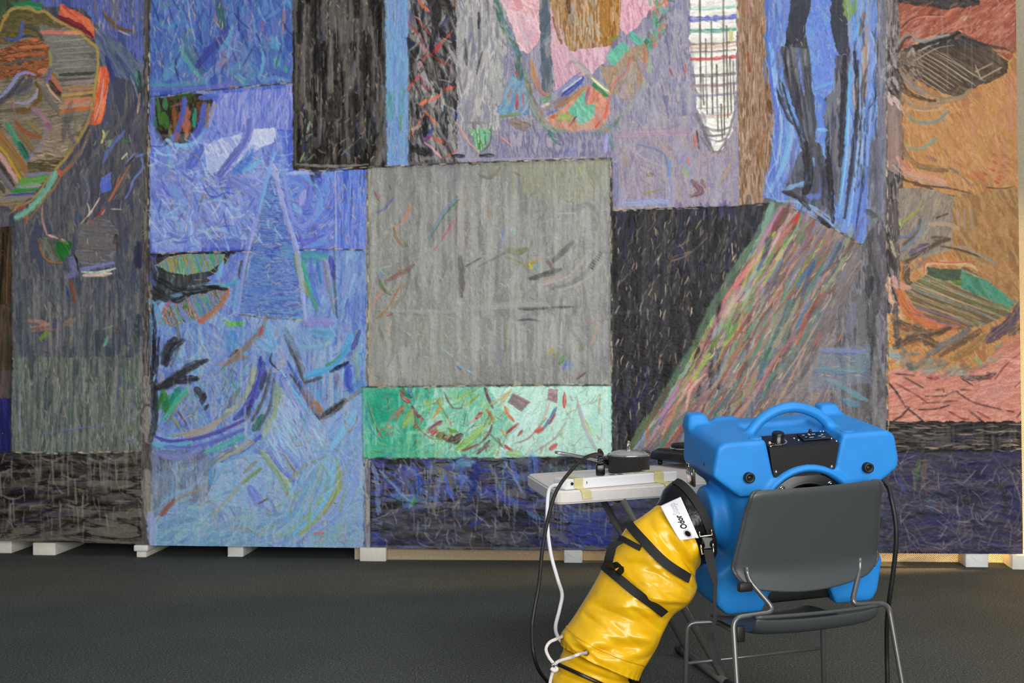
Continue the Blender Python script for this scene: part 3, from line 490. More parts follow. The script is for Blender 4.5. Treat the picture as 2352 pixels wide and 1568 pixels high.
fill('1250 272 1290 248 1340 198 1366 198 1402 232 1404 262 1376 296 1320 302 1275 292', 'bc9078 b88a72 cc9880 c8a08c', 70, 40, 8)
fill('1352 205 1366 200 1398 232 1398 262 1370 294 1350 250', 'd08870 d89880 c47c68', 100, 30, 7); fill('1306 258 1322 232 1342 206 1346 240 1368 240 1364 272 1334 288 1318 272', '78c0a6 68b498 88c8b0', 60, 20, 7)
for p, w, c in (('1275 266 1310 272', 16, '98b868'), ('1355 200 1345 236', 6, 'a06890'), ('1324 268 1308 290', 5, '804868'), ('1398 235 1390 265 1368 292', 6, 'd05c50'), ('1274 214 1300 195 1332 168', 9, '8894c4'), ('1292 220 1312 205 1338 180', 13, '3446a0'), ('1292 210 1312 196 1336 178', 4, 'dce0ec'), ('1243 250 1275 238 1305 222', 15, '94807c'), ('1245 244 1262 238', 8, 'd8d0c8'), ('1278 248 1310 228 1342 202', 10, 'b07c50'), ('1312 130 1335 152 1356 172', 15, 'a9a8a2'), ('1358 178 1380 198 1400 214', 11, 'b8c070'), ('1360 180 1385 202 1398 210', 4, 'f0ece0'), ('1364 194 1378 208 1394 220', 10, '308850'), ('1258 262 1282 252', 6, '5c74b8'), ('1268 270 1280 264', 9, 'd8624c')):
    st(p, w, c, .92)
fill('1142 256 1178 168 1200 175 1216 262 1160 272', '74a0bc 84a8b8 6890b4', 110, 40, 8); st('1187 216 1188 250', 8, 'c04850'); st('1201 216 1205 246', 5, 'c8505c'); st('1175 200 1168 232', 4, 'c08060'); st('1150 268 1196 260', 8, '8c9460'); st('1178 282 1212 290', 26, '86694c', .7); st('1190 130 1194 180', 18, '4c6c64', .8); st('1185 165 1188 178', 6, 'c84c3c')
fill('1140 300 1404 305 1404 362 1130 366', '8480a0 9a96ae 747090 a8a2b0', 86, 50, 10, .8); st('1300 350 1318 345', 18, '6c70ac', .8); st('1393 308 1390 350', 10, '9ca2dc'); st('1400 300 1410 350', 9, '708c94'); st('1150 315 1175 335', 4, 'd89080'); st('1260 300 1278 328', 8, '508470')
fill('1076 296 1128 296 1120 325 1104 348 1096 345', '74bc94 8cc4a4 708c48 408450 b4ccb0 90b890', 82, 40, 6, rough=1); st('1052 286 1075 325 1100 350', 6, 'd09c90'); st('1130 290 1125 330 1105 350', 3, '4c8054'); st('1066 282 1125 282', 6, '908c88')
st('1040 358 1066 358', 9, '323238'); st('1103 357 1134 357', 9, '34343c'); fill(R(1050, 362, 1404, 370), 'a8a4b4 948fa8', 0, 50, 4, .6)
fill('1410 300 1700 240 1700 472 1408 482', '968ca2 a6989e 8c84a2 aa9c9c a09cb0', 88, 60, 11, .85)
scat('1415 180 1590 120 1620 300 1430 300', 60, '8c88a4 a4a0b0 9090b0 b0a8ac', 80, (25, 70), (6, 14), .5, 25)
scat('1415 320 1690 320 1690 465 1415 470', 70, 'a89c9c 8480a8 b4a8a8 947c84 7888a0 9ca0b8 b09088', 80, (15, 45), (4, 9), .6, 35)
for p, w, c in (('1412 312 1480 308 1585 304', 13, 'b898ac'), ('1430 466 1530 463', 16, '94a6d8'), ('1590 415 1610 440 1590 450', 14, '7c4c4c'), ('1612 412 1618 430', 10, '8c6058'), ('1690 358 1670 390 1650 425', 6, 'b09468'), ('1540 370 1535 402', 10, '6c94cc'), ('1580 362 1583 378', 7, 'e06838'), ('1596 312 1598 336', 8, 'dc6448'), ('1600 300 1605 340', 6, '4c3c38'), ('1485 402 1500 400', 8, '807848'), ('1478 445 1520 435', 4, '94884c'), ('1430 345 1440 380', 14, 'a89488'), ('1465 330 1520 350 1535 390', 7, '8088ac'), ('1570 390 1578 400', 14, '98ac80'), ('1412 360 1415 470', 16, '7c80ac'), ('1540 400 1540 460', 10, '8490c0'), ('1545 290 1560 285', 6, '78847c'), ('1575 150 1572 170', 8, 'b86c64'), ('1538 158 1545 175', 5, 'b0505c'), ('1590 60 1600 130', 14, '82807f')):
    st(p, w, c, .8)
fleck('1200 200 1690 200 1690 460 1410 460 1400 350 1200 350', 120, 85, (4, 12), .6, 50)
seam('845 384 960 380 1100 374 1250 368 1404 364', 4); seam('1404 364 1406 484', 3, a=.5)
# ladder of white
fill('1588 -120 1692 -120 1690 200 1682 298 1658 346 1640 348 1622 302 1602 250 1598 190 1584 120', 'e8e4dc f2eee8 dcd8ce ece8e4', 0, 60, 9)
for y, c, w in ((-60,'70a898',9),(18,'98ccbc',8),(42,'6068c0',13),(70,'509c88',10),(100,'8c7860',6),(108,'dcac94',7),(118,'8c8478',5),(134,'c84848',9),(172,'706e6c',7),(195,'b08898',8),(218,'8890c0',6),(246,'c8c0bc',5),(266,'e09078',5),(310,'886c74',6)):
    x0 = 1588+max(0, y-200)*.34; x1 = 1688-max(0, y-200)*.16; st([(x0, y+2), ((x0+x1)/2, y+1), (x1, y-3)], w, c, .9, taper=.1)
st('1678 70 1678 92', 13, 'd8d090')
for x, y0, y1 in ((1607,-120,250),(1621,90,262),(1634,50,262),(1646,150,300),(1661,-120,310),(1669,60,270),(1677,130,260),(1684,140,240),(1656,240,320),(1614,170,240)):
    st([(x, y0), (x+1, (y0+y1)/2), (x+3, y1)], 4, '6c645a', .9, taper=.1)
for p in ('1600 260 1620 310 1640 350', '1690 250 1672 310 1650 352', '1610 290 1650 300 1680 290', '1630 320 1650 325 1668 318'): st(p, 6, '6c6864', .7)
scat('1585 200 1605 200 1640 345 1610 330', 16, '6c6a70 8c88a0', 70, (20, 50), (5, 9), .6); st('1586 100 1590 190', 10, '8c8898', .5)
# plank
fill('1692 -120 1756 -120 1762 150 1780 250 1768 370 1752 470 1702 474 1696 300', 'a0846c 907058 b09480 7c5c44 a88c74 98785c', 90, 130, 6)
scat('1695 -100 1755 -100 1768 260 1750 460 1704 460', 50, '7c5434 8c6038 b4a090 6c4c38 bc9c84', 90, (30, 90), (4, 8), .55, 3); fleck('1696 -100 1755 -100 1770 260 1752 465 1704 465', 90, 91, (8, 26), jit=3, cols='d8c4b0 c0a488 5c4434')
st('1718 -40 1720 40', 6, 'b87888'); st('1718 120 1722 165', 6, '9c5030'); st('1765 230 1772 260', 9, '6c4424'); seam('1692 -120 1696 280 1700 472', 3, '5c4838', .5)
# ---------------- blue and black figure ----------------
fill('1756 -120 2042 -120 2034 480 1978 562 1922 530 1792 466 1752 452 1770 370 1780 250 1763 150', '5078cc 6480d0 7c98da 5c90d4 4c68c4 78a8dc 8898c0', 89, 80, 6)
scat('1760 -100 1815 -100 1800 100 1770 140', 40, '5468cc 7098dc 88b4dc 7c70c0', 88, (40, 100), (4, 8), .6, 4)
fill('1862 10 1906 -120 1914 80 1920 150 1916 192 1890 216 1870 210 1866 150 1850 80', '5880e0 6c8ce2 5078d8 6498e0', 80, 30, 10); fleck('1860 30 1905 0 1915 180 1875 200', 24, 10, (6, 16), jit=60, cols='a8b4d8 c0b090 3c54b0')
fill('1816 -120 1876 -120 1862 15 1850 52 1856 114 1830 112 1800 106 1812 50', '1c1a1a 282626 222020', 90)
fill('1792 108 1856 113 1866 200 1876 290 1868 372 1842 312 1820 240 1800 180', '5a5856 383636 2a2a2a 343236', 82, 90, 6); fill('1800 108 1855 113 1862 150 1805 150', '686664 5a5856', 90, 30, 5, .7)
fill('1906 -120 1942 -120 1946 80 1952 122 1930 126 1918 108 1908 60', '201e1e 2c2a2a', 90); fill('1918 128 1956 122 1948 200 1942 290 1938 400 1930 470 1902 420 1896 300 1888 232 1916 204', '38363a 545258 464450 2a2a32 6a6868', 90, 80, 8)
fill('1836 352 1870 320 1884 334 1902 380 1914 470 1902 522 1850 468 1798 442', '282626 464446 363436 545254', 90, 50, 8)
for p, w, c in (('1880 222 1892 240 1888 265', 14, '5078d8'), ('1876 260 1890 300 1886 326', 14, '5c80dc'), ('1868 205 1895 195 1915 190', 10, '64a4dc'), ('1880 298 1898 298', 11, '84c0ea'), ('1888 325 1890 355', 5, '58a4dc'), ('1868 365 1862 395 1850 412', 12, '6c9cd8'), ('1802 436 1830 425 1862 420', 11, '80a8d4'), ('1855 452 1885 450', 13, '5c70c0'), ('1885 410 1884 445', 7, '5064c4'), ('1770 100 1785 180 1808 240 1818 300 1802 370 1770 440', 14, '84b0e0'), ('1765 150 1780 240 1786 300 1775 370 1755 440', 9, '5c70cc'), ('1795 180 1815 240 1842 305', 8, '5c90d8'), ('1780 200 1808 265 1820 285', 8, '2a282c'), ('1790 120 1785 160', 9, '7c7c88'), ('1810 300 1805 350 1790 400', 8, '6cb4dc'), ('1825 320 1815 400 1800 425', 8, '6c70a0'), ('1832 110 1838 160 1845 210', 8, '6c88dc'), ('1952 150 1948 260 1940 330', 8, '58b0e4'), ('1940 340 1936 410 1925 500', 9, '60a4e0'), ('1970 140 1968 280 1955 400 1940 500', 10, '303038'), ('1960 200 1965 260', 7, 'b0a098'), ('1978 160 1975 300 1960 440', 10, '84a4d4'), ('1990 60 1988 220', 7, 'b08c70'), ('1998 200 1990 330 1985 420', 14, '5c88d8'), ('2005 -20 2002 180', 12, '6c84cc'), ('1985 400 1975 480 1970 550', 24, '6480d4'), ('1958 430 1950 500 1940 530', 12, '6c94d8'), ('1944 0 1950 40', 22, '88a850'), ('1965 0 1960 30', 12, '6c9848'), ('1975 50 1960 90', 9, '5cb0e0'), ('1985 30 1975 80', 10, '7c6850'), ('1785 462 1850 470 1925 528', 7, '94b0d0'), ('1860 470 1900 495 1930 520', 6, '8cb4d8'), ('1880 500 1905 520', 12, '2e2c30')):
    st(p, w, c, .88)
scat('1955 -100 2025 -100 2020 300 1990 400 1960 400', 50, '5c84d4 8cb0dc 9c907c 484858 6474c8 78b0dc', 91, (30, 90), (4, 7), .65, 4); fleck('1770 0 2020 0 2000 500 1800 430', 60, 88, (5, 14), jit=20)
drip(R(1800, 100, 1860, 140), 12, '8c8a8c a8a4a8', (10, 30), (2, 4), .7)
fill('2016 -120 2042 -120 2040 1000 2036 1050 1890 1050 1880 820 1990 566 1998 330 2014 300', '666266 76727a 58565c 86828a 6c6a6c', 88, 80, 9)
scat('1995 330 2030 320 2034 1000 1990 1000', 40, '444244 8a868a 5c5a60 383636', 90, (40, 110), (8, 16), .6, 3); st('1990 484 2012 496', 14, '444444', .6); st('2000 640 1992 680', 20, '34343a', .7); st('2022 -100 2018 150', 5, '9c8468', .8)
# ---------------- black canvas right and coloured band ----------------
fill('1406 484 1770 468 1745 545 1690 640 1620 760 1540 900 1452 1045 1406 1045', '222022 323034 464448 58565c 2c2c48 606064', 94, 90, 12)
scat('1410 500 1740 480 1690 620 1540 860 1450 1030 1410 1030', 90, '1e1c1e 2a282c 545258 66646a 30325c 3c3e74', 98, (40, 120), (7, 18), .6, 7)
fill('1430 620 1650 640 1560 830 1430 830', '3c3a40 5a5860 2a282c 4c4a52', 105, 70, 12, .5)
scat('1570 480 1700 474 1690 510 1580 505', 20, '4a4c94 5a5ca4 34366c', 95, (15, 40), (5, 10), .7); scat('1410 480 1470 490 1440 640 1410 700', 18, '3a3e80 4c4c8c', 95, (20, 60), (4, 9), .6); scat('1420 900 1520 820 1480 920 1425 1030', 18, '34366c 40427c', 112, (30, 70), (5, 10), .6)
fleck('1415 560 1720 520 1680 620 1520 860 1430 980', 130, 112, (8, 26), .8, 10); fleck('1420 480 1560 480 1560 640 1420 640', 40, 95, (8, 30), .7, 14)
for p in ('1545 572 1570 560 1590 545', '1545 590 1590 575 1625 545', '1540 600 1570 590 1600 570', '1560 560 1575 585 1570 620'): st(p, 3, 'b89c80'); 
st('1545 565 1560 580 1570 575', 16, '4c4c6c', .7); st('1410 720 1500 712', 9, '5c7078', .5); st('1412 960 1416 1040', 12, '8c8c94', .6)
fill('1790 466 1925 532 1978 562 1975 620 1920 720 1900 1050 1440 1050 1500 950 1590 800 1680 640 1742 545', '7a6e6c 8a7c78 6c6668 948684 9c8878 78727c', 121, 110, 11)
BAND = '8c5c4c a07060 7c6c74 946c64 5c7c74 4c6c6c 70708c a88c80 6c8460 90603f 8c8090 b8988c 585a5c 4c5c88 7c4c4c a49c98'
scat('1800 480 1960 570 1900 700 1800 880 1700 1010 1460 1040 1600 800 1700 630', 330, BAND, 121, (40, 120), (6, 15), .62, 5)
scat('1850 540 1975 580 1960 660 1900 760 1850 1000 1700 1040', 90, '706c6e 7c787c 605e62 8a8688', 119, (40, 110), (8, 16), .6, 5)
for p, w, c in (('1772 470 1742 545 1695 615', 24, '80a898'), ('1735 552 1690 622 1640 702 1592 802', 22, '90b890'), ('1592 802 1545 882 1500 950', 22, '84b88c'), ('1505 945 1470 995 1442 1042', 22, '98b880'), ('1795 478 1765 525 1735 590', 9, 'b078a0'), ('1735 585 1700 640 1660 690', 10, 'c87858'), ('1735 600 1690 650 1655 720', 16, 'd88890'), ('1720 610 1690 660', 10, 'e0707c'), ('1700 660 1665 720 1640 770', 16, 'd4a8bc'), ('1755 590 1725 640 1700 680', 9, '8ca8c8'), ('1760 580 1740 620', 10, '384870'), ('1770 545 1755 590', 14, '3c4468'), ('1800 480 1775 530', 12, '804c4c'), ('1836 492 1822 515', 13, 'c84038'), ('1820 515 1795 545 1780 580', 9, 'b87868'), ('1800 560 1780 610 1755 650', 9, 'a4bc50'), ('1795 520 1775 570', 6, '8ca4cc'), ('1850 510 1830 560', 10, '6c8468'), ('1870 510 1845 570 1810 610', 10, '985c54'), ('1655 720 1630 760 1610 800', 9, 'cc7c84'), ('1640 725 1615 780', 10, '98c070'), ('1660 740 1635 780', 12, '84a8bc'), ('1690 700 1670 740 1655 755', 10, '88b860'), ('1710 690 1692 720', 8, '88a858'), ('1650 770 1635 800', 13, '68a040'), ('1690 750 1670 780', 12, '589840'), ('1600 790 1585 830', 8, 'a8c850'), ('1590 830 1570 850', 6, 'b090b0'), ('1580 850 1540 900 1520 920', 6, '90a8c0'), ('1735 680 1715 720', 9, '409878'), ('1700 695 1682 740', 16, '8c5848'), ('1745 660 1735 700', 12, 'a87878'), ('1820 690 1795 745', 18, '4c6c6c'), ('1795 740 1770 790 1745 850', 10, '487070'), ('1770 800 1745 850', 14, '4c7468'), ('1760 830 1740 870', 8, '3c68b0'), ('1850 660 1830 730', 8, '94604c'), ('1860 690 1830 750', 9, '5074b8'), ('1715 830 1695 870', 12, '74444c'), ('1755 855 1735 900', 7, '3c70c0'), ('1700 870 1670 920 1640 950', 9, '4c7070'), ('1610 950 1595 985', 7, 'cc5c50'), ('1535 890 1500 960', 14, '946450'), ('1550 880 1570 870', 14, 'a08070'), ('1480 990 1460 1030', 8, '7090d0'), ('1560 930 1545 965', 8, '6c9c58'), ('1870 600 1840 680', 10, '44608c'), ('1890 610 1845 690', 9, '508c80'), ('1850 620 1830 660', 10, '4078b8'), ('1950 560 1900 640 1840 740', 5, 'c4a888'), ('1900 700 1850 790 1790 880', 4, 'b89c7c'), ('1850 800 1800 900 1760 970', 6, 'bc9c78'), ('1780 600 1740 650 1720 700', 12, '947060'), ('1930 560 1905 610', 12, '4c5c68')):
    st(p, w, c, .8)
fleck('1790 490 1960 580 1880 740 1740 960 1480 1030 1600 810 1700 640', 170, 121, (8, 30), .75, 6)
drip(R(1560, 700, 1900, 950), 30, '9c9894 a8a4a0', (40, 120), (3, 7), .35)
fill('1890 800 2000 790 2000 880 1850 900', '7c84a0 7078a0 848494 6c8c9c', 2, 60, 10, .6); st('1885 805 1985 808', 12, '7484b8', .8); st('1870 850 1985 852', 16, '6c8c9c', .7); st('1900 870 1990 920', 14, '6c9ca8', .6); st('1940 920 1970 930', 16, '5c90a8', .7); st('1935 760 1925 785', 4, 'c07860'); st('1885 762 1870 795', 4, 'b06060'); fleck('1880 800 1990 800 1990 870 1870 880', 20, 4)
st('2010 820 2025 880', 8, '6c705c', .6); st('1960 700 1950 760', 24, '7c7890', .6)
seam('1406 484 1500 480 1640 476 1770 468', 3); seam('1795 464 1860 495 1925 530 1978 562', 5)
st('1406 380 1406 700 1408 1040', 5, '4c4a48', .6)
# ---------------- grey centre ----------------
GC = '7e7e7c 8a8a88 949492 86867e 9c9c98 80807e'
fill('845 386 960 381 1250 370 1402 366 1404 886 846 888', GC, 90, 100, 13)
fill('1190 374 1398 368 1398 440 1300 470 1200 450', '8c8c78 98987e 84846c a0a08c', 90, 60, 8, .8); fill('1100 372 1200 372 1180 400 1120 410', '80806c 8c8c7c', 150, 40, 8, .7)
fill('1000 380 1058 380 1056 440 1000 430', '7c7c80 88888a', 90, 40, 8, .7); fill('860 720 1100 725 1090 880 850 885', '8e8e86 9a9a92 84847c', 90, 80, 12, .6); fill('1100 730 1400 720 1400 840 1300 850 1120 840', '80828a 8a8a8c 94948f 787a80', 90, 70, 12, .7)
scat('850 395 1395 380 1395 870 850 870', 150, '8c8c8a a4a4a0 747474 9a9a92 84847a b0aea8', 90, (40, 130), (7, 16), .42, 4)
scat('1070 500 1400 450 1390 690 1080 690', 120, '8e8e8c 9c9c9a 7c7c7e a6a4a0 848478 949080', 150, (25, 70), (5, 12), .5, 30)
scat('860 500 1040 480 1040 700 860 720', 70, '80807c 8c8c84 989894 7c7c6c', 125, (25, 70), (5, 10), .5, 20)
for p, w, c in (('1059 420 1058 510 1060 590', 15, 'a8a098'), ('1058 590 1061 640 1060 680', 14, '5a524e'), ('1050 450 1048 560', 4, '706458'), ('941 470 936 492 928 506', 8, 'cc8054'), ('926 508 912 520 896 516', 5, 'cc8c68'), ('906 524 912 548 926 566', 7, '94683c'), ('1053 452 1020 485 1000 520 984 547', 6, '647cbc'), ('1055 458 1028 485 1005 520 986 550', 4, '3c7448'), ('1043 506 1030 528 1014 553', 5, 'c04848'), ('1006 562 997 574', 5, 'c84c48'), ('893 643 915 630 938 618 950 608', 12, '80604c'), ('871 642 880 662 898 676', 8, '586c3c'), ('885 630 870 618 898 610', 4, '84b498'), ('874 622 880 638', 6, '5c80b0'), ('920 655 902 690 885 714 866 730', 6, 'a46c38'), ('940 650 920 660', 7, '908460'), ('876 668 852 703', 4, 'd0805c'), ('866 488 885 478 904 454', 6, '5c5ca4'), ('860 440 871 462', 6, '8c5450'), ('895 425 898 435', 4, '705c50'), ('902 720 890 725', 6, '944c40'), ('930 555 938 565', 6, '708440'), ('1218 640 1245 632 1288 618', 12, '3e4040'), ('1258 600 1268 612 1280 622', 9, '806456'), ('1272 598 1292 578 1315 555', 15, '4c4a48'), ('1282 575 1300 560 1322 550', 5, '949088'), ('1165 572 1185 580 1208 572', 16, '747a54', ), ('1210 608 1235 598', 8, 'a88c34'), ('1216 605 1222 618', 6, 'd0c820'), ('1236 602 1232 625', 8, '70988c'), ('1070 612 1105 592', 4, '4c5050'), ('1100 612 1170 575', 6, '6c7468'), ('1165 590 1200 605 1215 625', 4, '84884c'), ('1245 655 1310 632 1360 572', 8, 'a8a098'), ('1270 662 1330 640 1382 580', 9, '72726f'), ('1285 670 1350 640 1388 595', 5, 'b0a898'), ('1250 648 1300 630', 4, 'c09484'), ('1160 520 1152 555 1145 562', 6, '6c84b4'), ('1176 525 1180 535', 14, '94b8c4'), ('1120 470 1125 500', 4, '98784c'), ('1155 480 1158 520', 3, '6c6c70'), ('1190 708 1225 708 1258 706', 8, '3c3c3e'), ('1262 706 1318 704', 5, '4a4a4c'), ('1190 735 1215 733 1240 737', 5, '484848'), ('1305 735 1330 745 1395 730', 10, '948486'), ('1160 725 1161 760 1162 805', 7, '80845c'), ('1122 735 1128 755', 12, '707274'), ('1255 735 1250 790', 8, 'a8a8a4'), ('1290 740 1288 800', 4, 'b0b0ac'), ('1375 742 1365 770 1352 800', 5, 'c48c84'), ('1260 812 1270 800', 13, 'b0a050'), ('1275 820 1280 805', 9, '909c60'), ('1285 835 1294 818', 10, '48843c'), ('1294 848 1303 828', 8, '5070d4'), ('1310 845 1314 832', 8, '6c94c4'), ('1332 805 1340 790', 10, '68805c'), ('1325 870 1345 855', 6, '70443c'), ('1048 838 1062 846', 7, '6ca0d0'), ('1050 842 1058 848', 5, '304898'), ('1072 850 1085 858', 6, '7cb4d4'), ('1095 868 1102 872', 8, '7c8c7c'), ('1015 800 1040 820', 5, '94b4bc'), ('890 750 895 775', 5, 'c09480'), ('870 750 890 800', 8, '7c7c70'), ('1320 480 1350 470 1370 490', 14, '7c8484'), ('1340 470 1370 500 1378 545', 4, 'a4987c'), ('1355 470 1365 478', 12, '748080'), ('1280 490 1320 490', 4, 'a4b09c'), ('1180 445 1178 395', 10, '8c8c70'), ('1330 385 1335 400', 4, '94c050'), ('1100 400 1125 410 1150 385', 8, '7a7460'), ('1180 395 1195 402', 5, '8c6c4c')):
    st(p, w, c, .82)
for i in range(8): st([(1352+i*3.6, 612-i*4.8), (1362+i*3.0, 617-i*4.8)], 3, '2e2e2e', .9, taper=0)
st('1080 705 1180 702 1260 700', 16, 'a4a29e', .6); st('870 712 1000 716 1100 712', 8, '9c9c98', .6); drip(R(1080, 710, 1390, 780), 50, 'a8a8a4 b0b0ac 7c7c80', (40, 110), (4, 9), .5)
fleck('860 400 1390 385 1390 870 860 870', 200, 60, (4, 14), .6, 60, 'c4b8a4 b0a894 d0c8b8 4c4c4c')
fill('842 390 852 388 854 886 840 888', '9a988e a8a498 84827c', 90, 60, 5, .8); seam('844 388 845 600 845 886', 3, a=.5); seam('1403 366 1404 600 1405 886', 3, a=.6)
# ---------------- green canvas ----------------
fill('832 890 1404 885 1404 1048 834 1054', '84ccb4 94d4bc 78c4a8 a4dcc8', 95, 50, 12)
fill('832 890 1000 888 980 960 960 1052 834 1054', '34a888 50b898 6cc4a4 44b090', 92, 50, 12); fill(R(858, 902, 912, 968), '26a484 30ac8c', 90, 30, 9, .8)
fill('1120 888 1404 886 1404 1048 1130 1050 1180 980', 'a8dcca b8e6d6 c4ecde b0e0d0', 100, 50, 12); fill(R(834, 1020, 1000, 1052), '40b090 54b894 60c08c', 5, 60, 7, .7)
scat('940 892 1180 890 1160 1045 930 1045', 120, '78ccac a4e0c8 94c060 60bc98 c0ecdc 8cd4b8 a4cc80', 130, (18, 50), (4, 10), .7, 30); scat('1130 892 1395 890 1395 1040 1140 1045', 100, 'c8f0e4 a8e0cc bcead8 d4f4ea 98d8c4', 120, (20, 60), (4, 9), .6, 30)
for p, w, c in (('921 896 926 912 943 924', 9, 'cc4648'), ('926 890 932 905 945 912', 10, '287860'), ('938 892 948 910', 6, '5c80cc'), ('946 932 955 948 972 962', 9, '905060'), ('888 978 902 955 925 932', 9, 'a87c74'), ('910 962 918 948 928 935', 8, 'bc8060'), ('928 980 938 960 944 945', 18, 'a0c060'), ('956 972 955 980', 9, 'd86c50'), ('992 962 1005 945 1015 928', 7, 'e0a050'), ('1000 925 1010 920 1014 935', 6, 'e0c040'), ('983 990 995 980 1012 968', 15, '985870'), ('992 998 1004 988', 11, 'c84a48'), ('880 985 900 980', 5, 'e08848'), ('885 997 905 992', 5, 'c06050'), ('1005 1002 1015 994', 16, '7c7050'), ('1020 1002 1040 1010 1058 1002', 22, '5c3c34'), ('1030 985 1050 992', 9, '6c8c30'), ('1022 990 1010 1004', 8, '94a060'), ('1048 1032 1085 1005 1105 980', 18, '98c464'), ('1070 1012 1100 990 1125 970', 10, 'a8cc80'), ('1058 1035 1080 1028 1098 1020', 6, 'b84c48'), ('1095 1042 1115 1025 1124 1012', 8, '804050'), ('1090 1030 1120 1000 1130 975', 5, '784848'), ('1094 960 1106 948', 10, 'c04048'), ('1078 970 1092 965', 6, 'e09890'), ('1115 892 1122 915 1132 936', 8, '785060'), ('1118 940 1128 955 1134 970', 7, 'd07060'), ('1160 934 1168 952 1180 966', 8, 'd88450'), ('1164 994 1178 982 1190 972', 7, 'b84c48'), ('1150 985 1160 998', 5, 'd8a070'), ('1190 1000 1200 988', 7, 'b05850'), ('1297 902 1296 935', 8, 'd04c44'), ('1308 908 1316 920', 4, 'b06060'), ('1278 935 1262 965 1246 985', 8, '5070a4'), ('1246 985 1230 990', 13, 'd85858'), ('1262 925 1248 962', 8, 'd0c4bc'), ('1262 972 1275 950', 6, 'a85050'), ('1264 1030 1277 1020', 11, 'd06060'), ('1160 1022 1176 1034', 8, 'cc4848'), ('1330 930 1345 985 1370 1032', 9, 'b4bcc4'), ('1325 910 1335 960 1360 1010', 5, 'c8b8b0'), ('1345 965 1362 1000', 5, 'b4cc70'), ('1378 905 1376 950', 5, 'b4a878'), ('1168 1040 1192 1040', 18, 'a4d090'), ('1150 925 1175 895', 7, 'c8c880'), ('1125 930 1170 900', 6, 'b8a878'), ('1100 905 1070 930', 8, '94b850'), ('1020 900 1040 935 1062 935', 5, '7c6458'), ('1005 920 1030 960', 6, '84a074'), ('1040 920 1095 895', 7, '9cc868'), ('950 945 960 980 990 1005 1015 1008', 4, '98785c'), ('840 930 850 980 875 1010', 5, '5c88b0'), ('845 920 860 970 880 1005', 3, 'a87858'), ('1215 940 1180 1010', 6, 'ccf0e4'), ('1255 960 1215 1005 1180 1018', 4, '9c7868'), ('1300 970 1270 1010 1230 1035', 4, 'a48474'), ('1120 990 1160 1030', 5, '749c8c')):
    st(p, w, c, .9)
fill('1178 902 1218 922 1198 946 1166 922', '6c4c54 84585c 5c4448', 32, 30, 5, rough=1); st('1180 906 1212 924', 5, 'a8707c'); fill('1260 892 1282 895 1280 926 1256 918', 'a06068 784850', 10, 20, 4, rough=1); fleck(R(1258, 896, 1280, 920), 6, 10)
scat('860 895 1390 890 1390 1040 860 1045', 150, '8c6450 a07c68 745040 98887c', 125, (10, 34), (1.5, 2.4), .75, 28); scat('860 895 1390 890 1390 1040 860 1045', 50, 'c8b878 a8c060 d07c68 70b0a0', 125, (8, 24), (3, 5), .75, 40)
drip(R(840, 960, 1000, 1020), 14, '90d0b8 a0d8c0', (30, 70), (5, 9), .5); seam('832 889 1000 887 1200 884 1404 884', 4); seam('834 1053 1100 1052 1404 1047', 4); st('833 890 834 1054', 4, '3c5c54', .7)
# ---------------- dark blue foot ----------------
fill('836 1055 1404 1048 1404 1040 2042 1040 2042 1278 836 1268', '34343c 464650 565c98 404a90 5c5a64 2a2a2e 6a6a76', 6, 90, 17)
scat('850 1060 1400 1052 1700 1060 1700 1260 850 1255', 190, '4454b4 5c70cc 3a449c 6c6c78 807e88 2a282c 222024 5c98d0 565a8c 4c4c54', 5, (30, 100), (8, 20), .5, 30)
scat('850 1060 1500 1060 1500 1140 850 1140', 70, '4858bc 6480d4 7c9cd8 5c5c9c 68a4dc 80848c', 65, (25, 70), (5, 13), .6, 25)
fill('880 1180 1100 1150 1240 1180 1240 1260 870 1255', '2a2828 3c3a3a 504e50 343236', 3, 90, 14, .6); scat('880 1170 1250 1160 1250 1250 880 1250', 50, '6c6a6e 3c3a3c 807e84 30305c', 178, (40, 100), (8, 18), .5, 10)
for p, w, c in (('872 1080 900 1110 935 1145 945 1150', 7, '78a8dc'), ('850 1060 865 1100 870 1180', 12, '7c94c4'), ('955 1140 948 1160', 9, '58a040'), ('960 1130 940 1165', 7, '6cb0a0'), ('958 1080 962 1110 955 1140', 8, '344cb4'), ('1005 1075 1018 1090 1005 1115', 16, '8c8c70'), ('1000 1120 998 1180', 5, 'a48c68'), ('1030 1085 1038 1130', 9, '8c7050'), ('1010 1095 1000 1150', 10, '6074cc'), ('1020 1090 1040 1145', 12, '5c74d4'), ('1065 1075 1058 1115', 14, '5c70cc'), ('1090 1062 1055 1062 1080 1068', 14, '74b4e0'), ('1095 1060 1085 1130', 18, '283c8c'), ('1125 1070 1150 1120', 10, '7c9490'), ('1135 1115 1175 1160', 14, '5058b8'), ('1175 1060 1190 1110', 14, '6484d8'), ('1160 1060 1200 1130', 7, '94a4c8'), ('1095 1180 1112 1175', 16, '242224'), ('1110 1190 1080 1210', 14, '3c48a0'), ('1195 1180 1250 1185', 18, '2a3c40'), ('1215 1180 1240 1190', 12, '4c80cc'), ('1320 1210 1400 1220', 40, '4c58b0'), ('1290 1190 1390 1180', 22, '5064ac'), ('1300 1235 1400 1245', 20, '3844a8'), ('1260 1215 1300 1240', 22, '84848c'), ('1340 1075 1260 1080', 20, '5c6c68'), ('1190 1240 1120 1235', 24, '74747c'), ('1300 1160 1340 1180', 9, '6c80b0'), ('870 1240 880 1250', 16, '343c90')):
    st(p, w, c, .75)
scat('850 1060 1420 1060 1420 1255 850 1250', 170, '9c9aa0 acaab0 8c8a90 b8b4b0', 75, (10, 35), (2, 3.2), .6, 45); drip(R(855, 1060, 1400, 1200), 80, '9c9aa0 a8a6ac 84848c', (20, 60), (2, 4.5), .55)
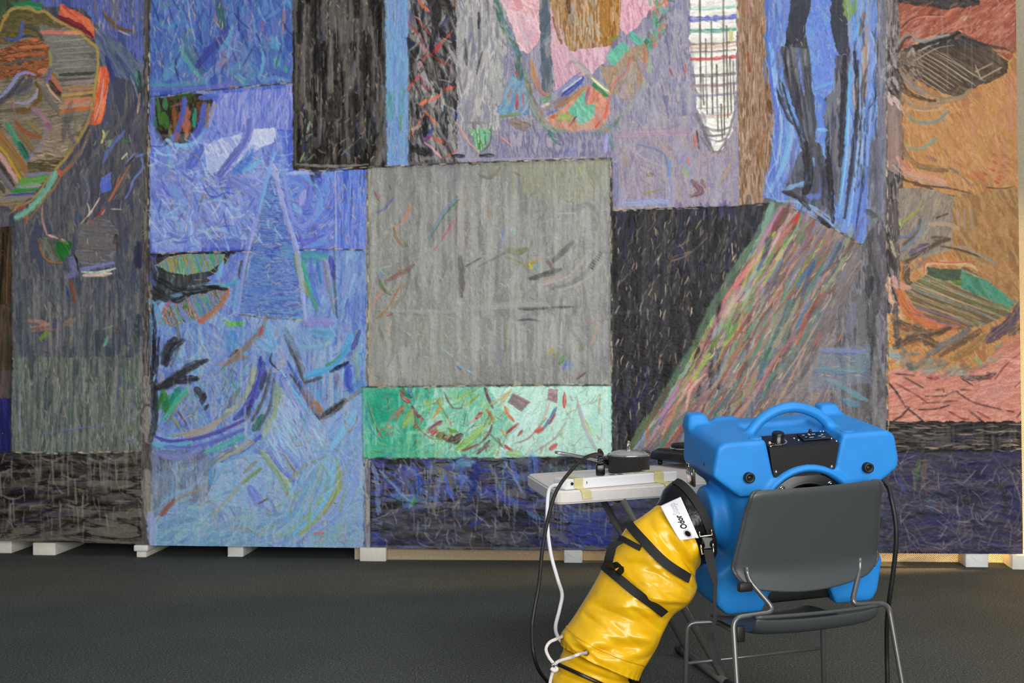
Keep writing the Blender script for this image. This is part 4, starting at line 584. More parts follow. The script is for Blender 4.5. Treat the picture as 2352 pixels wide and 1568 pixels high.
fleck(R(860, 1065, 1400, 1250), 70, 60, (5, 16), .7, 50)
fill(R(836, 1056, 852, 1266), '8c8890 9c98a0 74727c a4a098', 90, 60, 4); st('852 1060 852 1260', 3, '2a282c', .7)
st('860 1255 1100 1258 1400 1262', 6, '7c7874', .7)
# ---------------- right canvas ----------------
fill('2038 -120 2352 -120 2356 985 2038 985', 'c88c54 d09a5c bc8048 d8a468 b07848', 60, 60, 14)
fill('2040 -120 2352 -120 2352 90 2320 140 2250 95 2200 70 2120 88 2060 120', 'a05840 904a3a b46850 8a4438 bc7860 985848', -35, 60, 10); scat('2070 20 2340 0 2335 95 2260 80 2080 90', 60, 'b87058 8c3c34 cc8868 a04c48 c07c70', -35, (20, 55), (4, 10), .6, 12); fleck('2070 20 2340 0 2335 95 2080 90', 40, -40, (6, 18))
fill('2052 -120 2260 -120 2250 12 2180 22 2120 14 2060 5', '343232 444040 2a2828 5c4840', 12, 50, 7)
st('2065 70 2100 40 2165 34', 4, '4a3a34'); st('2065 75 2105 42 2170 38', 4, 'd88464'); st('2200 85 2260 102 2310 112', 7, '4a3c38'); st('2205 92 2250 106 2320 122', 8, 'c07c58')
fill('2038 -120 2062 -120 2066 120 2070 240 2076 340 2070 520 2064 720 2038 720', '4a4646 6c6664 38343a 8a807e 5c5452', 88, 60, 8); fill('2030 215 2070 220 2076 330 2062 400 2036 390', '8c7672 987c76 7c6a68', 90, 60, 8); scat('2036 60 2075 60 2075 240 2040 240', 36, 'a8a09c 2c2a2a 5c5858 c0b4b0 383434', 80, (12, 40), (4, 9), .75, 40); st('2040 215 2048 240', 12, 'c8b0a8'); st('2055 225 2068 250', 14, 'ccb4ac'); st('2045 0 2040 80', 14, '9c9494', .7)
fill('2170 75 2200 70 2262 100 2314 142 2312 166 2258 190 2196 224 2150 208 2100 180 2060 140 2085 112', '383634 464442 302e2e 4e4a48', 28, 70, 8)
for i in range(9): st([(2068+i*7, 150-i*6), (2110+i*9, 178-i*5.5), (2165+i*9, 214-i*5)], 3, 'bcb0a0', .8, br=.8)
for p, w, c in (('2105 120 2150 100 2200 88', 4, 'b8a894'), ('2240 165 2280 145', 4, 'c0a890'), ('2250 182 2300 155', 4, 'c8b49c'), ('2240 150 2250 175 2256 184', 4, 'c8b49c'), ('2092 80 2120 92 2175 82', 10, '9a928e'), ('2060 100 2080 80 2088 78', 10, '8c8482'), ('2080 115 2092 108 2092 125', 9, 'a49a96'), ('2060 170 2090 195 2130 218', 18, '928a88'), ('2055 160 2075 210 2130 232 2150 228', 7, '363232'), ('2075 225 2110 245 2160 240', 16, '8c8478'), ('2150 232 2200 228 2230 205', 12, '8c8870'), ('2080 250 2130 255 2178 250', 5, 'c8b898'), ('2082 262 2105 280 2148 280 2178 256', 9, '64a0b8'), ('2095 270 2120 278', 5, '94bc48'), ('2085 340 2118 340 2155 316', 8, '60a4b0'), ('2076 325 2090 340', 5, '8cb048'), ('2120 296 2138 295', 5, 'c85c48'), ('2190 300 2205 280', 4, 'd07848'), ('2062 362 2080 390 2120 404 2160 415 2176 434', 15, 'e8a898'), ('2068 365 2090 392', 7, 'd87c70'), ('2050 380 2075 400 2120 415 2185 430', 6, 'b8b0b0'), ('2056 402 2082 415 2125 428 2165 448 2230 455 2298 466', 7, '343030'), ('2100 425 2180 432 2240 448', 5, '3c3836'), ('2072 330 2088 365 2125 385 2175 392', 13, '74604e'), ('2128 358 2150 368', 10, '8c6c6c'), ('2180 385 2205 400 2230 424 2250 420', 8, '74706a'), ('2265 430 2300 433 2330 428', 3, '383434'), ('2190 368 2215 385', 6, 'c85848'), ('2236 395 2260 415', 9, 'c86050')):
    st(p, w, c, .88)
for x, y in ((2285,355),(2308,358),(2320,365),(2284,372),(2312,374),(2278,390),(2295,395),(2315,392),(2292,410),(2305,382),(2288,418),(2262,400),(2300,405)): st([(x-4, y-2), (x+5, y+3)], 7, 'c4504c', .8)
scat('2200 250 2340 180 2340 420 2200 380', 60, 'd4a060 c88450 d8ac78 cc7c68 c89850 d08c70', 70, (15, 50), (6, 16), .5, 40); st('2325 170 2320 300', 26, 'c88078', .6); st('2338 -100 2342 400', 10, 'b8746c', .6)
fill('2064 432 2130 432 2190 452 2246 470 2250 540 2200 560 2130 590 2066 600', '88867f 96938c 7a7874 a09c92', 110, 50, 10); scat('2070 440 2150 450 2130 540 2070 560', 24, 'a8a8a8 84888c 9cb0b8 747474', 110, (20, 60), (4, 8), .6, 20)
fill('2190 448 2352 430 2356 700 2320 700 2260 640 2200 590 2186 540', 'ac8854 a47844 b89460 947044', 60, 50, 13); scat('2200 470 2340 450 2345 680 2260 630', 50, 'b08c58 9c6c40 c09c6c b07c58', 60, (15, 45), (6, 14), .5, 40)
for x in (2200, 2215, 2230): st([(x, 480), (x+2, 530)], 9, 'a0988c', .7)
st('2135 515 2175 515 2200 525', 12, 'c8b090', .8); st('2150 500 2178 490', 4, '3c3836')
for p, w, c in (('2116 468 2100 490 2064 514', 8, '90b048'), ('2064 510 2070 520', 7, 'b8c848'), ('2120 500 2115 530 2098 552 2068 578', 7, '6494c8'), ('2112 505 2104 535 2075 560', 12, '4c4a50'), ('2064 545 2090 540 2110 520', 8, '5c7cb0'), ('2090 582 2112 570 2132 562', 15, '34387c'), ('2075 600 2110 585 2150 560 2180 550', 13, '3a3736'), ('2140 545 2170 548', 12, '3c3a3a'), ('2040 580 2055 620', 14, '3a3634'), ('2045 555 2058 590', 9, 'd0c098'), ('2085 605 2080 640 2100 660', 18, '3e3e3c'), ('2095 620 2120 600 2130 570', 9, '7c7874'), ('2120 590 2200 568 2240 580 2290 610', 9, '98948a'), ('2160 565 2210 575 2250 590', 4, '383432'), ('2270 590 2290 610', 6, '8094a0'), ('2055 460 2058 540', 14, '565250')):
    st(p, w, c, .88)
for p in ('2080 620 2120 580', '2090 640 2110 600', '2075 610 2100 605', '2105 575 2140 560'): st(p, 3, 'b0a89c', .8)
fill('2076 664 2140 622 2220 614 2270 645 2330 698 2318 722 2262 746 2190 758 2112 724', '6c5c4c 806850 5c8c5c 94a878 9c7c60 6c84a0 c4b08c 74604c', 24, 160, 4.5, rough=1, sharp=1.9)
fill('2130 614 2208 618 2206 648 2150 640 2132 630', '2c5446 386450', 20); fill('2208 622 2272 646 2334 694 2314 704 2208 662', '309880 3ca48c 288870', 60, 40, 9); st('2192 648 2206 650', 12, '5c8c38')
for i, c in enumerate(('88a868', '4c7848', 'c8b88c', '6c88a4', '5c4c3c', 'b09070', '7c5c48', 'c8a088', '6c74a0', 'c07850', '5064a8')): st([(2112-i*3, 640+i*7.5), (2190, 672+i*7.5), (2300-i*9, 712+i*4.5)], 4, c, .8, br=.3)
for p, w, c in (('2122 628 2126 608 2160 604 2225 608 2245 620', 11, 'e8c4a0'), ('2122 628 2128 602 2180 603 2240 600', 4, 'cc5c48'), ('2245 615 2285 640', 11, 'c08860'), ('2062 664 2078 700 2110 735 2150 750 2194 758', 22, 'd86838'), ('2084 690 2110 718 2150 742 2200 752', 8, 'd86c64'), ('2052 638 2062 655 2088 662', 18, 'e8aca4'), ('2040 640 2046 685 2074 734', 15, 'f0bc9c'), ('2048 660 2060 690', 5, '2e2a2c'), ('2100 745 2120 755', 14, '7c7060'), ('2056 700 2062 790', 18, '504e52'), ('2060 740 2130 765 2180 752', 20, '363436'), ('2065 765 2130 766', 7, 'a09480'), ('2056 795 2110 775 2150 790', 24, '3a383a'), ('2070 795 2085 812 2110 812', 7, '5484a0'), ('2130 815 2180 785 2225 758', 17, '5a6e88'), ('2160 815 2210 785 2250 760', 16, '5c4c40'), ('2190 822 2230 800 2262 772', 22, '987848'), ('2352 690 2325 735 2268 782', 30, '343868'), ('2352 740 2320 765', 20, '48485c')):
    st(p, w, c, .9)
fill('2040 850 2090 840 2150 858 2240 852 2290 800 2352 760 2356 985 2040 985', 'cc8070 d88e7a c47868 dc9a88 c88478', -12, 60, 12)
scat('2042 800 2160 830 2250 840 2300 800 2290 830 2200 862 2060 842', 60, '848a80 9ca094 6c746c a8b09c 5c7078 b8887c', -15, (12, 32), (7, 15), .7, 30); st('2045 815 2070 822', 16, '90a8b0'); st('2085 838 2105 848', 15, '446468'); st('2240 822 2252 835', 14, '94b880'); st('2285 800 2300 788', 10, '8c9080')
for p, w, c in (('2210 866 2255 868 2285 858', 13, '3c4040'), ('2268 856 2275 870', 10, '702c30'), ('2055 858 2100 862', 4, '3c3434'), ('2130 866 2155 868', 8, '8c3c3c'), ('2042 880 2062 905 2080 935', 5, '3c3836'), ('2058 880 2110 910 2130 925', 5, '703c38'), ('2075 865 2120 890', 4, '4c3c3a'), ('2125 910 2170 908 2195 898 2205 905 2240 925 2300 940', 5, '603836'), ('2120 925 2200 920', 5, '602c30'), ('2110 940 2150 938 2180 930', 4, '3c3434'), ('2085 938 2070 955 2052 965', 6, '4c2c2c'), ('2085 938 2100 950 2125 972', 6, '3a3838'), ('2078 932 2088 935 2082 942', 4, '3c3838'), ('2345 810 2310 838 2285 870', 4, '7c3838'), ('2350 870 2330 890', 3, '4c3434'), ('2150 895 2165 893 2168 900', 4, '443634'), ('2210 870 2235 885', 4, '4c3434'), ('2230 895 2205 895', 4, '4c3434'), ('2180 945 2210 960 2225 962', 5, '702c2c'), ('2225 942 2262 972', 6, '4c4442'), ('2245 945 2275 962', 4, '8c4440'), ('2310 942 2330 946', 5, '6c2c2c'), ('2350 940 2335 958', 5, '3c3636')):
    st(p, w, c, .88)
scat('2045 860 2340 800 2345 965 2045 965', 60, 'e0a490 c06c5c d89480 e4b4a0 b87868', -15, (15, 50), (5, 11), .45, 25)
fill('2036 968 2356 968 2356 1040 2034 1044', '2a282a 3a3638 4a4444 232122 565050', 0, 110, 6); fleck(R(2045, 972, 2350, 1036), 50, 0, (12, 50), .8, 3); scat(R(2045, 972, 2350, 1036), 12, '2c3070 7c7678', 0, (25, 60), (4, 8), .6, 3); drip(R(2040, 972, 2350, 1010), 26, '6c6662', (20, 60), (5, 10), .4)
fill('2034 1040 2356 1038 2360 1285 2026 1280', '28284e 32326a 423e56 38344c 504a5e 2a2a44', 4, 80, 14)
scat(R(2040, 1045, 2350, 1268), 60, '2c307c 34386c 4c4858 26242a 5c5468', 5, (30, 90), (10, 20), .5, 15); scat(R(2040, 1050, 2350, 1265), 130, '7c7478 8c8484 6c6670 948c88', 60, (12, 45), (2, 3.6), .55, 60); scat(R(2040, 1050, 2350, 1265), 40, '6c6470 787078', 4, (40, 110), (4, 8), .45, 8)
for p, w, c in (('2112 1052 2105 1090 2100 1120', 12, '58803c'), ('2125 1060 2118 1120', 14, '7c6848'), ('2140 1110 2128 1135', 7, '804048'), ('2062 1090 2078 1130', 10, '4c58b4'), ('2065 1085 2092 1130', 6, '6c6c50'), ('2135 1140 2130 1160', 10, '3c6c58'), ('2150 1140 2142 1170', 14, '465a80'), ('2040 1238 2060 1232', 12, '6c6440'), ('2290 1100 2310 1140 2305 1180', 14, '2c2826'), ('2320 1080 2345 1150 2348 1200', 4, '848078'), ('2100 1205 2130 1245 2190 1248 2230 1215', 6, '7c7478'), ('2200 1220 2240 1180 2290 1200', 8, '5c5460')):
    st(p, w, c, .7)
seam('2038 -120 2036 200 2038 560 2040 700 2040 1040', 4, '3a3430', .6)

# ---------------- thin grey washes that ran down over everything ----------------
fill('345 590 840 580 838 1255 345 1255', 'a0bccc 7ca4c4 b4c0c0 88b4c8 8c9ccc', 92, 90, 12, .2, h=.4)
scat('345 600 545 700 690 740 835 760 835 1250 345 1250', 150, '7cb4d0 98c8dc 68a0cc b0c8d4 6cb0b8 4c64b8 5c5cac', 100, (20, 70), (4, 9), .5, 35)
scat('360 1150 830 1100 830 1250 360 1250', 70, '7cb8c4 98c4c8 6ca8c0 a8c0b4 5c94a8', 140, (20, 70), (5, 10), .55, 30)
fill('1756 -120 2042 -120 2034 480 1978 560 1922 525 1792 462 1752 450 1770 370 1780 250', '8c94b8 7c88b4 9ca0b0', 89, 80, 6, .32, h=.4)
fill(R(882, -120, 940, 380), '98a8c0 88a8b8', 90, 80, 5, .3, h=.4)
fill('345 310 660 300 640 570 350 570', 'b0b8dc 98a8d8 a8b0d4', 70, 40, 9, .28, h=.4)
fill(R(345, -120, 672, 205), '6c7ca8 5c78a0 8088b0', 85, 60, 10, .2, h=.4)
drip(R(350, 740, 830, 1100), 90, 'b4bccc a8b0c4 9ca4b8 c0c4cc', (50, 170), (4, 10), .34)
drip(R(350, 590, 830, 800), 30, 'b0b8d0 a4acc8', (40, 110), (4, 8), .3)
drip(R(855, 390, 1395, 520), 34, 'b4b4b0 a8a8a4', (120, 330), (8, 16), .42); drip(R(855, 390, 1395, 760), 40, 'b0b0ac bcbab4 9a9a96', (60, 200), (6, 13), .42)
drip(R(1080, 712, 1395, 760), 24, 'b8b8b4 b0b0ae', (60, 140), (6, 14), .5); drip(R(855, 780, 1060, 850), 24, 'acaca6 b4b4ae', (30, 80), (8, 16), .4)
scat(R(855, 395, 1395, 870), 70, '6c6c6c 5c5c5a 787876', 90, (30, 110), (6, 14), .34, 4)
fleck(R(855, 395, 1395, 870), 160, 75, (5, 16), .7, 40, 'd0c8b8 c4bca8 b8a890')
drip(R(690, -100, 880, 150), 46, '746e68 807a74 686260', (80, 220), (10, 22), .6); drip(R(690, -100, 880, 225), 40, '161413 1e1c1b', (50, 140), (8, 18), .75); drip(R(690, 0, 880, 300), 40, '9a948c 888078', (30, 90), (2, 4), .6); fleck(R(690, 0, 880, 370), 60, 92, (4, 14), .8, 20)
drip(R(35, 620, 330, 1000), 70, 'a09c94 8c8c88 94948c', (50, 160), (4, 11), .42); drip(R(35, 650, 330, 960), 40, '384450 40484c 4c5c60', (40, 110), (6, 14), .45)
fleck(R(30, 560, 330, 1030), 60, 88, (5, 16), .6, 14); fleck('150 300 330 290 330 560 150 560', 40, 105, (5, 18), .6, 30)
drip(R(1412, 490, 1700, 760), 40, '6c6a6e 78767a 5c5a5e', (80, 220), (8, 18), .4); drip(R(1412, 490, 1720, 800), 40, '1a181a 222024', (60, 160), (8, 16), .55)
drip(R(1900, 600, 2030, 950), 16, '8c8a8c 9a989a', (80, 200), (8, 18), .35); drip(R(1560, 640, 1960, 900), 30, '98949a a8a4a4', (60, 180), (6, 14), .3)
B2 = 'a85c50 c08078 5c8c70 7c9c50 4c7488 7c88b4 b06c74 8c5c48 a8785c 609880 c49484 5c5c70 90a878 6c4c44 a89c98 807478'
scat('1790 490 1940 570 1880 700 1790 860 1680 1000 1470 1030 1610 800 1700 630', 170, B2, 121, (60, 170), (6, 11), .85, 4)
scat('1770 500 1830 520 1720 720 1600 900 1480 1030 1470 1010 1600 800 1720 600', 46, 'c87c74 98b868 d8a0a8 8cb8b0 b8c860 c07050 b888b0 e0b8a8 88a0c8 68a858', 121, (50, 130), (6, 11), .85, 4)
fleck('1800 490 1960 580 1880 740 1740 960 1480 1030 1600 810 1700 640', 160, 121, (8, 34), .85, 6, 'd0b898 c0a480 b0906c e0ccb0')
scat('945 0 1050 0 1050 360 945 360', 40, '1c1a1a 262424 b4b0aa', 75, (20, 60), (5, 12), .6, 25)
scat('1060 -50 1690 240 1690 460 1415 470 1400 360 1060 350', 150, 'b4b0b8 a09cac 8c88a0 c0bcbc', 88, (25, 80), (4, 11), .35, 30)
scat('2075 210 2340 200 2340 430 2200 400 2080 340', 60, 'd8a468 cc9458 d8ac7c c08c58', 60, (20, 60), (6, 14), .4, 60)
fill('2050 -60 2352 -60 2352 965 2050 965', '8c8078 b09880 786c64', 90, 90, 10, .13, h=.4)
fill('2034 1040 2356 1038 2360 1285 2026 1280', '4c4a54 5c5860 3c3a48', 4, 80, 14, .35, h=.4); scat(R(2040, 1050, 2350, 1265), 110, '8c8488 9c9494 787078', 70, (12, 50), (2, 3.4), .6, 60)
fill('1404 1050 2040 1044 2040 1278 1404 1272', '34343c 4a4a58 5c5a64', 6, 90, 17, .6)
again(345, 585, 840, 1255, .62, 5)
fill('360 609 395 592 440 583 518 583 512 600 482 622 430 631 388 625', '6c9880 70b068 8cc084 58a890 84786c b8983c 6ca0b4 7088c8 4c9c78', 72, 90, 7, .8, rough=1)
fill('366 742 388 706 430 684 500 667 518 668 508 692 478 720 440 734 395 744', '6074c8 5c9c94 48b090 7c94d0 c08048 5870cc d09070 604830 4c9858 7c88c8', 68, 90, 7, .8, rough=1)
fill('627 390 640 440 668 545 698 728 600 724 548 718 578 600 602 490 616 420', '5478c4 6c90cc 4c68bc 8098cc 4454b4 6494c8', 2, 60, 10, .6)
again(345, 205, 700, 400, .55, 8); again(1755, -40, 2010, 560, .5, 7); again(-20, -20, 340, 640, .35, 6); again(845, 380, 1404, 880, .45, 3.5); again(1440, 470, 1960, 1020, .5, 8)
drip(R(400, 760, 830, 1000), 50, 'b4bcc8 a8b4c4', (40, 130), (3, 8), .36)
scat('350 320 660 300 650 570 350 570', 130, 'b8c4f0 a4ccf0 c8ccf0 8cb8ec', 60, (14, 50), (3, 6), .7, 50)
scat('350 320 660 300 650 570 350 570', 70, '4456b4 505cc4 5070c8', 60, (14, 45), (3, 6), .6, 50)
scat('350 320 830 400 830 570 350 570', 46, '5c5a78 6c5a60', 60, (6, 22), (1.6, 2.2), .6, 60); fleck('350 320 830 400 830 570 350 570', 110, 60, (5, 22), .8, 60, 'd0c4b0 c4b49c b09878')
scat('350 -50 670 -50 670 180 350 200', 50, '3c4c88 2c3c78 7cb8d8 8ca0d8', 84, (20, 60), (3, 6), .7, 18); fleck(R(350, 0, 668, 190), 90, 86, (4, 16), .8, 18)
scat('350 590 830 590 830 1240 350 1240', 60, '4c5074 54607c', 100, (8, 30), (1.6, 2.4), .55, 40); fleck('350 590 830 590 830 1240 350 1240', 200, 80, (5, 22), .8, 45, 'c8bca0 b8a488 c4b498')
for p, w, c in (('1962 120 1968 220 1962 320 1948 430', 9, '2c2c32'), ('1978 240 1974 330 1962 440', 7, '38383e'), ('1796 190 1812 250 1836 310', 8, '302e30'), ('1785 120 1790 190 1806 250', 6, '4c4c54'), ('1940 130 1936 250 1930 380', 14, '2e2c30'), ('1900 340 1908 430 1912 510', 14, '2a282a'), ('1850 330 1858 400 1850 440', 22, '2c2a2c'), ('1800 440 1830 452 1860 480', 12, '2c2a2c'), ('1990 300 1980 420 1965 530', 5, '2e3450'), ('1770 140 1785 230 1795 300 1782 390', 6, 'a0c0e4'), ('1950 250 1944 360 1930 470', 5, '8cc0ec'), ('1972 330 1962 430 1948 520', 6, '94b4e4'), ('2006 120 2000 250 1992 380', 7, '8ca0dc'), ('1985 90 1982 160 1984 240', 8, 'b4947c'), ('1968 180 1966 250', 5, 'c0a898'), ('1880 330 1888 420 1890 470', 8, '4c4a4c'), ('1920 300 1918 380', 12, '78747a'), ('1925 400 1920 470', 9, '6c6a6c')):
    st(p, w, c, .85)
scat('1955 80 2015 80 2005 400 1950 400', 26, '303038 484850 5c94d8 b0c4e4', 91, (30, 100), (3, 6), .7, 4); scat('1790 110 1860 115 1870 380 1830 380', 16, '201e20 4c4a4a', 86, (40, 100), (5, 10), .6, 5)
scat('1756 0 1800 0 1790 430 1758 430', 26, 'a8bce0 5468c0 4c78bc 7c84b8', 88, (30, 90), (3, 6), .7, 6)
fleck('1410 490 1760 480 1690 640 1450 1020 1410 1020', 80, 100, (8, 30), .8, 14, 'e0ccb4 c8b090')
drip('2040 20 2340 20 2340 400 2040 600', 26, 'b8a898 a89888', (60, 200), (2, 5), .3)
scat('2200 200 2335 200 2335 700 2250 640', 60, 'c8a070 b88850 a87848 c88068', 70, (10, 34), (5, 12), .45, 70)
scat('420 1020 830 980 830 1250 350 1250', 120, '84b4c8 98c4d4 74a8c4 a4c0cc 88b8c0', 120, (20, 70), (4, 9), .55, 40)
fill('350 1090 600 1010 740 960 835 900 838 1262 345 1262', '90b4d4 a0bcd8 88acd4', 120, 60, 10, .24, h=.4)
again(345, 985, 840, 1255, .7, 4); fleck('500 960 830 900 830 1245 420 1245', 150, 62, (5, 20), .8, 40, 'a88c6c 8c7450 c8b498'); scat('640 900 740 980 740 1060 620 1030', 60, 'b0bce8 98c0e4 a4d0e8', 62, (24, 60), (3, 5), .8, 7)
scat('700 1060 820 1060 800 1170 640 1245 600 1230', 50, 'a0b870 88c4e0 a8c0e0 8ca868 70b0e0', 112, (26, 80), (4, 7), .75, 14)
fill('1120 892 1398 890 1398 1042 1140 1044 1190 980', 'd4f0e6 c4e8dc e0f4ee', 110, 50, 10, .34, h=.4)
again(1140, 888, 1400, 1046, .75, 5)
fill('850 392 1398 372 1398 880 852 882', 'b8b8b4 acacaa c0c0ba', 90, 110, 13, .2, h=.4)
scat('945 0 1050 0 1050 360 945 360', 26, 'c8c4be d0ccc4', 75, (14, 44), (3, 6), .6, 30)
for p, w, c in (('352 700 356 780 348 860', 9, '2c2a2e'), ('360 640 420 668 500 660', 16, '2c2a2a'), ('356 660 400 690 440 672', 14, '343234'), ('366 775 360 860 352 940', 7, '343438'), ('420 782 396 802 382 838', 16, '343438'), ('476 826 430 850 380 882', 13, '3c3c42'), ('372 905 366 940', 12, '3c7838'), ('395 905 380 930', 10, '1c8460'), ('430 900 402 930 380 958', 9, '58b898'), ('655 770 676 820 700 880', 9, '56565c'), ('770 846 800 832', 8, '262c40'), ('752 950 790 922', 14, '38383e'), ('640 880 632 940 606 985', 12, '98a88c'), ('600 820 588 880 562 930', 10, '44429c'), ('470 905 466 925', 14, '34343c'), ('700 866 760 844 802 800', 12, '50a4dc')):
    _st(p if not isinstance(p, str) else pairs(p), w, c, .8)
fill('505 215 672 200 672 300 600 296 520 312 490 300', '8c98d8 a0a8dc 7484d4 acb0e0', 92, 70, 9, .55, h=.4); scat('505 215 672 205 672 300 500 305', 30, 'b4b8e4 6478d4 98a8e0', 95, (20, 60), (3, 6), .6, 14)
fill('470 336 502 322 565 304 634 294 630 326 600 336 560 366 520 388 482 396', 'b4bce6 a8b4e4 ccd2ea 9ca8e0', 60, 40, 10, .8, h=.4); fill('572 300 632 293 632 326 600 336 574 330', 'd4d8ec c8cee8', 60, 20, 8, .7); _st(pairs('573 278 570 308 552 342 528 372 505 402'), 18, '6c74c4', .85)
again(540, 340, 720, 640, .7, 6)
fill('2056 120 2085 112 2112 120 2120 150 2105 205 2080 180 2058 150', '6c6662 8c8480 3c3a38 a09894', 60, 24, 7, .75, rough=4)
for p, w, c in (('2078 116 2120 102 2172 90 2204 78', 13, '35312f'), ('2092 92 2120 96 2150 86 2180 80', 8, '9c948f'), ('2062 118 2078 92 2092 84', 7, '48423f'), ('2085 130 2095 112 2100 128', 8, 'a8a09a'), ('2072 172 2100 200 2130 214', 14, '8e8680'), ('2060 160 2082 205 2118 226 2148 232', 7, '302c2b'), ('2050 178 2062 200', 10, 'a8a09c'), ('2046 188 2056 206', 8, '2c2a2a'), ('2262 190 2300 172 2310 160', 8, '3c3836'), ('2120 208 2160 226 2200 222', 7, '8c8870'), ('2206 84 2262 104 2318 116', 6, '3c3230'), ('2100 140 2150 112 2190 104', 3, 'b8a894'), ('2130 128 2170 150 2240 196', 2.5, 'c0b098'), ('2150 122 2200 150 2262 186', 2.5, 'b8a890')):
    _st(pairs(p), w, c, .88)
scat('2070 10 2335 10 2335 100 2260 85 2090 85', 40, 'c07860 7c3830 d08870 985040 b05848', -30, (14, 50), (4, 9), .6, 16)
scat('1960 60 2020 60 2012 420 1960 430', 26, '38383c 54545a a8b4cc 7088c8', 91, (24, 80), (3, 6), .75, 4)
fill('1408 486 1764 470 1742 545 1690 640 1620 760 1540 900 1450 1042 1408 1042', '181818 242422 1c1c1c', 94, 90, 12, .35, h=.4); fleck('1415 500 1740 490 1680 630 1450 1010 1415 1010', 90, 100, (8, 26), .85, 14, 'e0ccb0 c8ac88')
fill('2066 120 2352 100 2352 790 2260 850 2066 850', '8c5c34 9c6840 7c5838', 60, 50, 12, .22, h=.4)
_l = CAN.mean(-1, keepdims=True); CAN[:] = _l+(CAN-_l)*.9; CAN[:] = np.clip((CAN-.5)*1.13+.495, 0.02, 1)
# ---------------- setting: carpet and wall ----------------
def tex_mat(name, cols, scale, rough, bump=.3, bscale=None, wave=False, dist=.004):
    m = bpy.data.materials.new(name); m.use_nodes = True; nt = m.node_tree; b = nt.nodes['Principled BSDF']; L = nt.links
    b.inputs['Roughness'].default_value = rough; b.inputs['Specular IOR Level'].default_value = .2
    tc = nt.nodes.new('ShaderNodeTexCoord'); n = nt.nodes.new('ShaderNodeTexNoise'); n.inputs['Scale'].default_value = scale; n.inputs['Detail'].default_value = 6; n.inputs['Roughness'].default_value = .8
    r = nt.nodes.new('ShaderNodeValToRGB'); e = r.color_ramp.elements; e[0].position = .3; e[1].position = .7
    e[0].color = rgb(cols[0])+(1,); e[1].color = rgb(cols[-1])+(1,)
    for i, c in enumerate(cols[1:-1]): k = e.new(.3+.4*(i+1)/(len(cols)-1)); k.color = rgb(c)+(1,)
    L.new(tc.outputs['Object'], n.inputs['Vector']); L.new(n.outputs['Fac'], r.inputs['Fac'])
    n2 = nt.nodes.new('ShaderNodeTexNoise'); n2.inputs['Scale'].default_value = 2.2; n2.inputs['Detail'].default_value = 3; L.new(tc.outputs['Object'], n2.inputs['Vector'])
    mx = nt.nodes.new('ShaderNodeMix'); mx.data_type = 'RGBA'; mx.blend_type = 'MULTIPLY'; mx.inputs['Factor'].default_value = .35
    L.new(r.outputs['Color'], mx.inputs['A']); L.new(n2.outputs['Fac'], mx.inputs['B']); L.new(mx.outputs['Result'], b.inputs['Base Color'])
    k = nt.nodes.new('ShaderNodeBump'); k.inputs['Strength'].default_value = bump; k.inputs['Distance'].default_value = dist
    if wave:
        w = nt.nodes.new('ShaderNodeTexWave'); w.inputs['Scale'].default_value = bscale; w.bands_direction = 'DIAGONAL'; w.inputs['Distortion'].default_value = 2; L.new(tc.outputs['Object'], w.inputs['Vector']); L.new(w.outputs['Fac'], k.inputs['Height'])
    else:
        n3 = nt.nodes.new('ShaderNodeTexNoise'); n3.inputs['Scale'].default_value = bscale or scale; n3.inputs['Detail'].default_value = 2; L.new(tc.outputs['Object'], n3.inputs['Vector']); L.new(n3.outputs['Fac'], k.inputs['Height'])
    L.new(k.outputs['Normal'], b.inputs['Normal']); return m
CARPET = tex_mat('carpet', ('0e1110', '3c403c', '606460', 'b0b4ac'), 130, .95, .5, 220)
WALL = tex_mat('wall_cloth', ('a89c84', 'b8ac94', 'c4b8a0'), 90, .9, .3, 60, True)
tag(obj('floor', boxm((-7, -6, -.1), (7, 7.9, 0)), CARPET, smooth=False), kind='structure')
wb = prism([(-.95, 6.887), (7, 6.4935), (7, 8.0), (-7, 8.0), (-7, 7.6), (-.95, 7.6)], 0, 4.6, (0, 1, 2))
tag(obj('wall_back', wb, WALL, smooth=False), kind='structure')

# ---------------- painting ----------------
def pplane(px, py):
    """where a place of the picture lies on the painting's plane, Y = 6.77 - .09 X"""
    u, v = px-1176, py-784; x = (u*math.cos(PHI)-v*math.sin(PHI))/F; y = (u*math.sin(PHI)+v*math.cos(PHI))/F
    Y = 6.77/(1+.09*x); return x*Y, Y, H-y*Y
nx, ny = 1552, 854
gi, gj = np.meshgrid(np.linspace(0, 1, nx), np.linspace(0, 1, ny))
botx = np.array([-60, 0, 340, 345, 838, 850, 1400, 2040, 2360]); boty = np.array([1239, 1241, 1250, 1252, 1258, 1259, 1265, 1270, 1272])
def edge_right(v): return 2332.4+.0132*(v*1322)
PX = -60+gi*(edge_right(gj)+60); PY = -50+gj*(np.interp(PX, botx, boty)+50)
def samp(A, X, Y):
    fx = np.clip((X+OX)*PS, 0, PW-1.001); fy = np.clip((Y+OY)*PS, 0, PH-1.001); ix = fx.astype(int); iy = fy.astype(int); fx -= ix; fy -= iy
    if A.ndim == 3: fx = fx[..., None]; fy = fy[..., None]
    return (A[iy, ix]*(1-fx)+A[iy, ix+1]*fx)*(1-fy)+(A[iy+1, ix]*(1-fx)+A[iy+1, ix+1]*fx)*fy
PCOL = samp(np.clip(CAN, 0, 1), PX, PY); PHT = samp(HGT, PX, PY)
PHT = PHT+.35*(vnoise(PX/5, PY/5, 3)-.5)+.3*(vnoise(PX/2.2, PY/2.2, 8)-.5)
lcol = np.where(PCOL > .04045, ((PCOL+.055)/1.055)**2.4, PCOL/12.92)
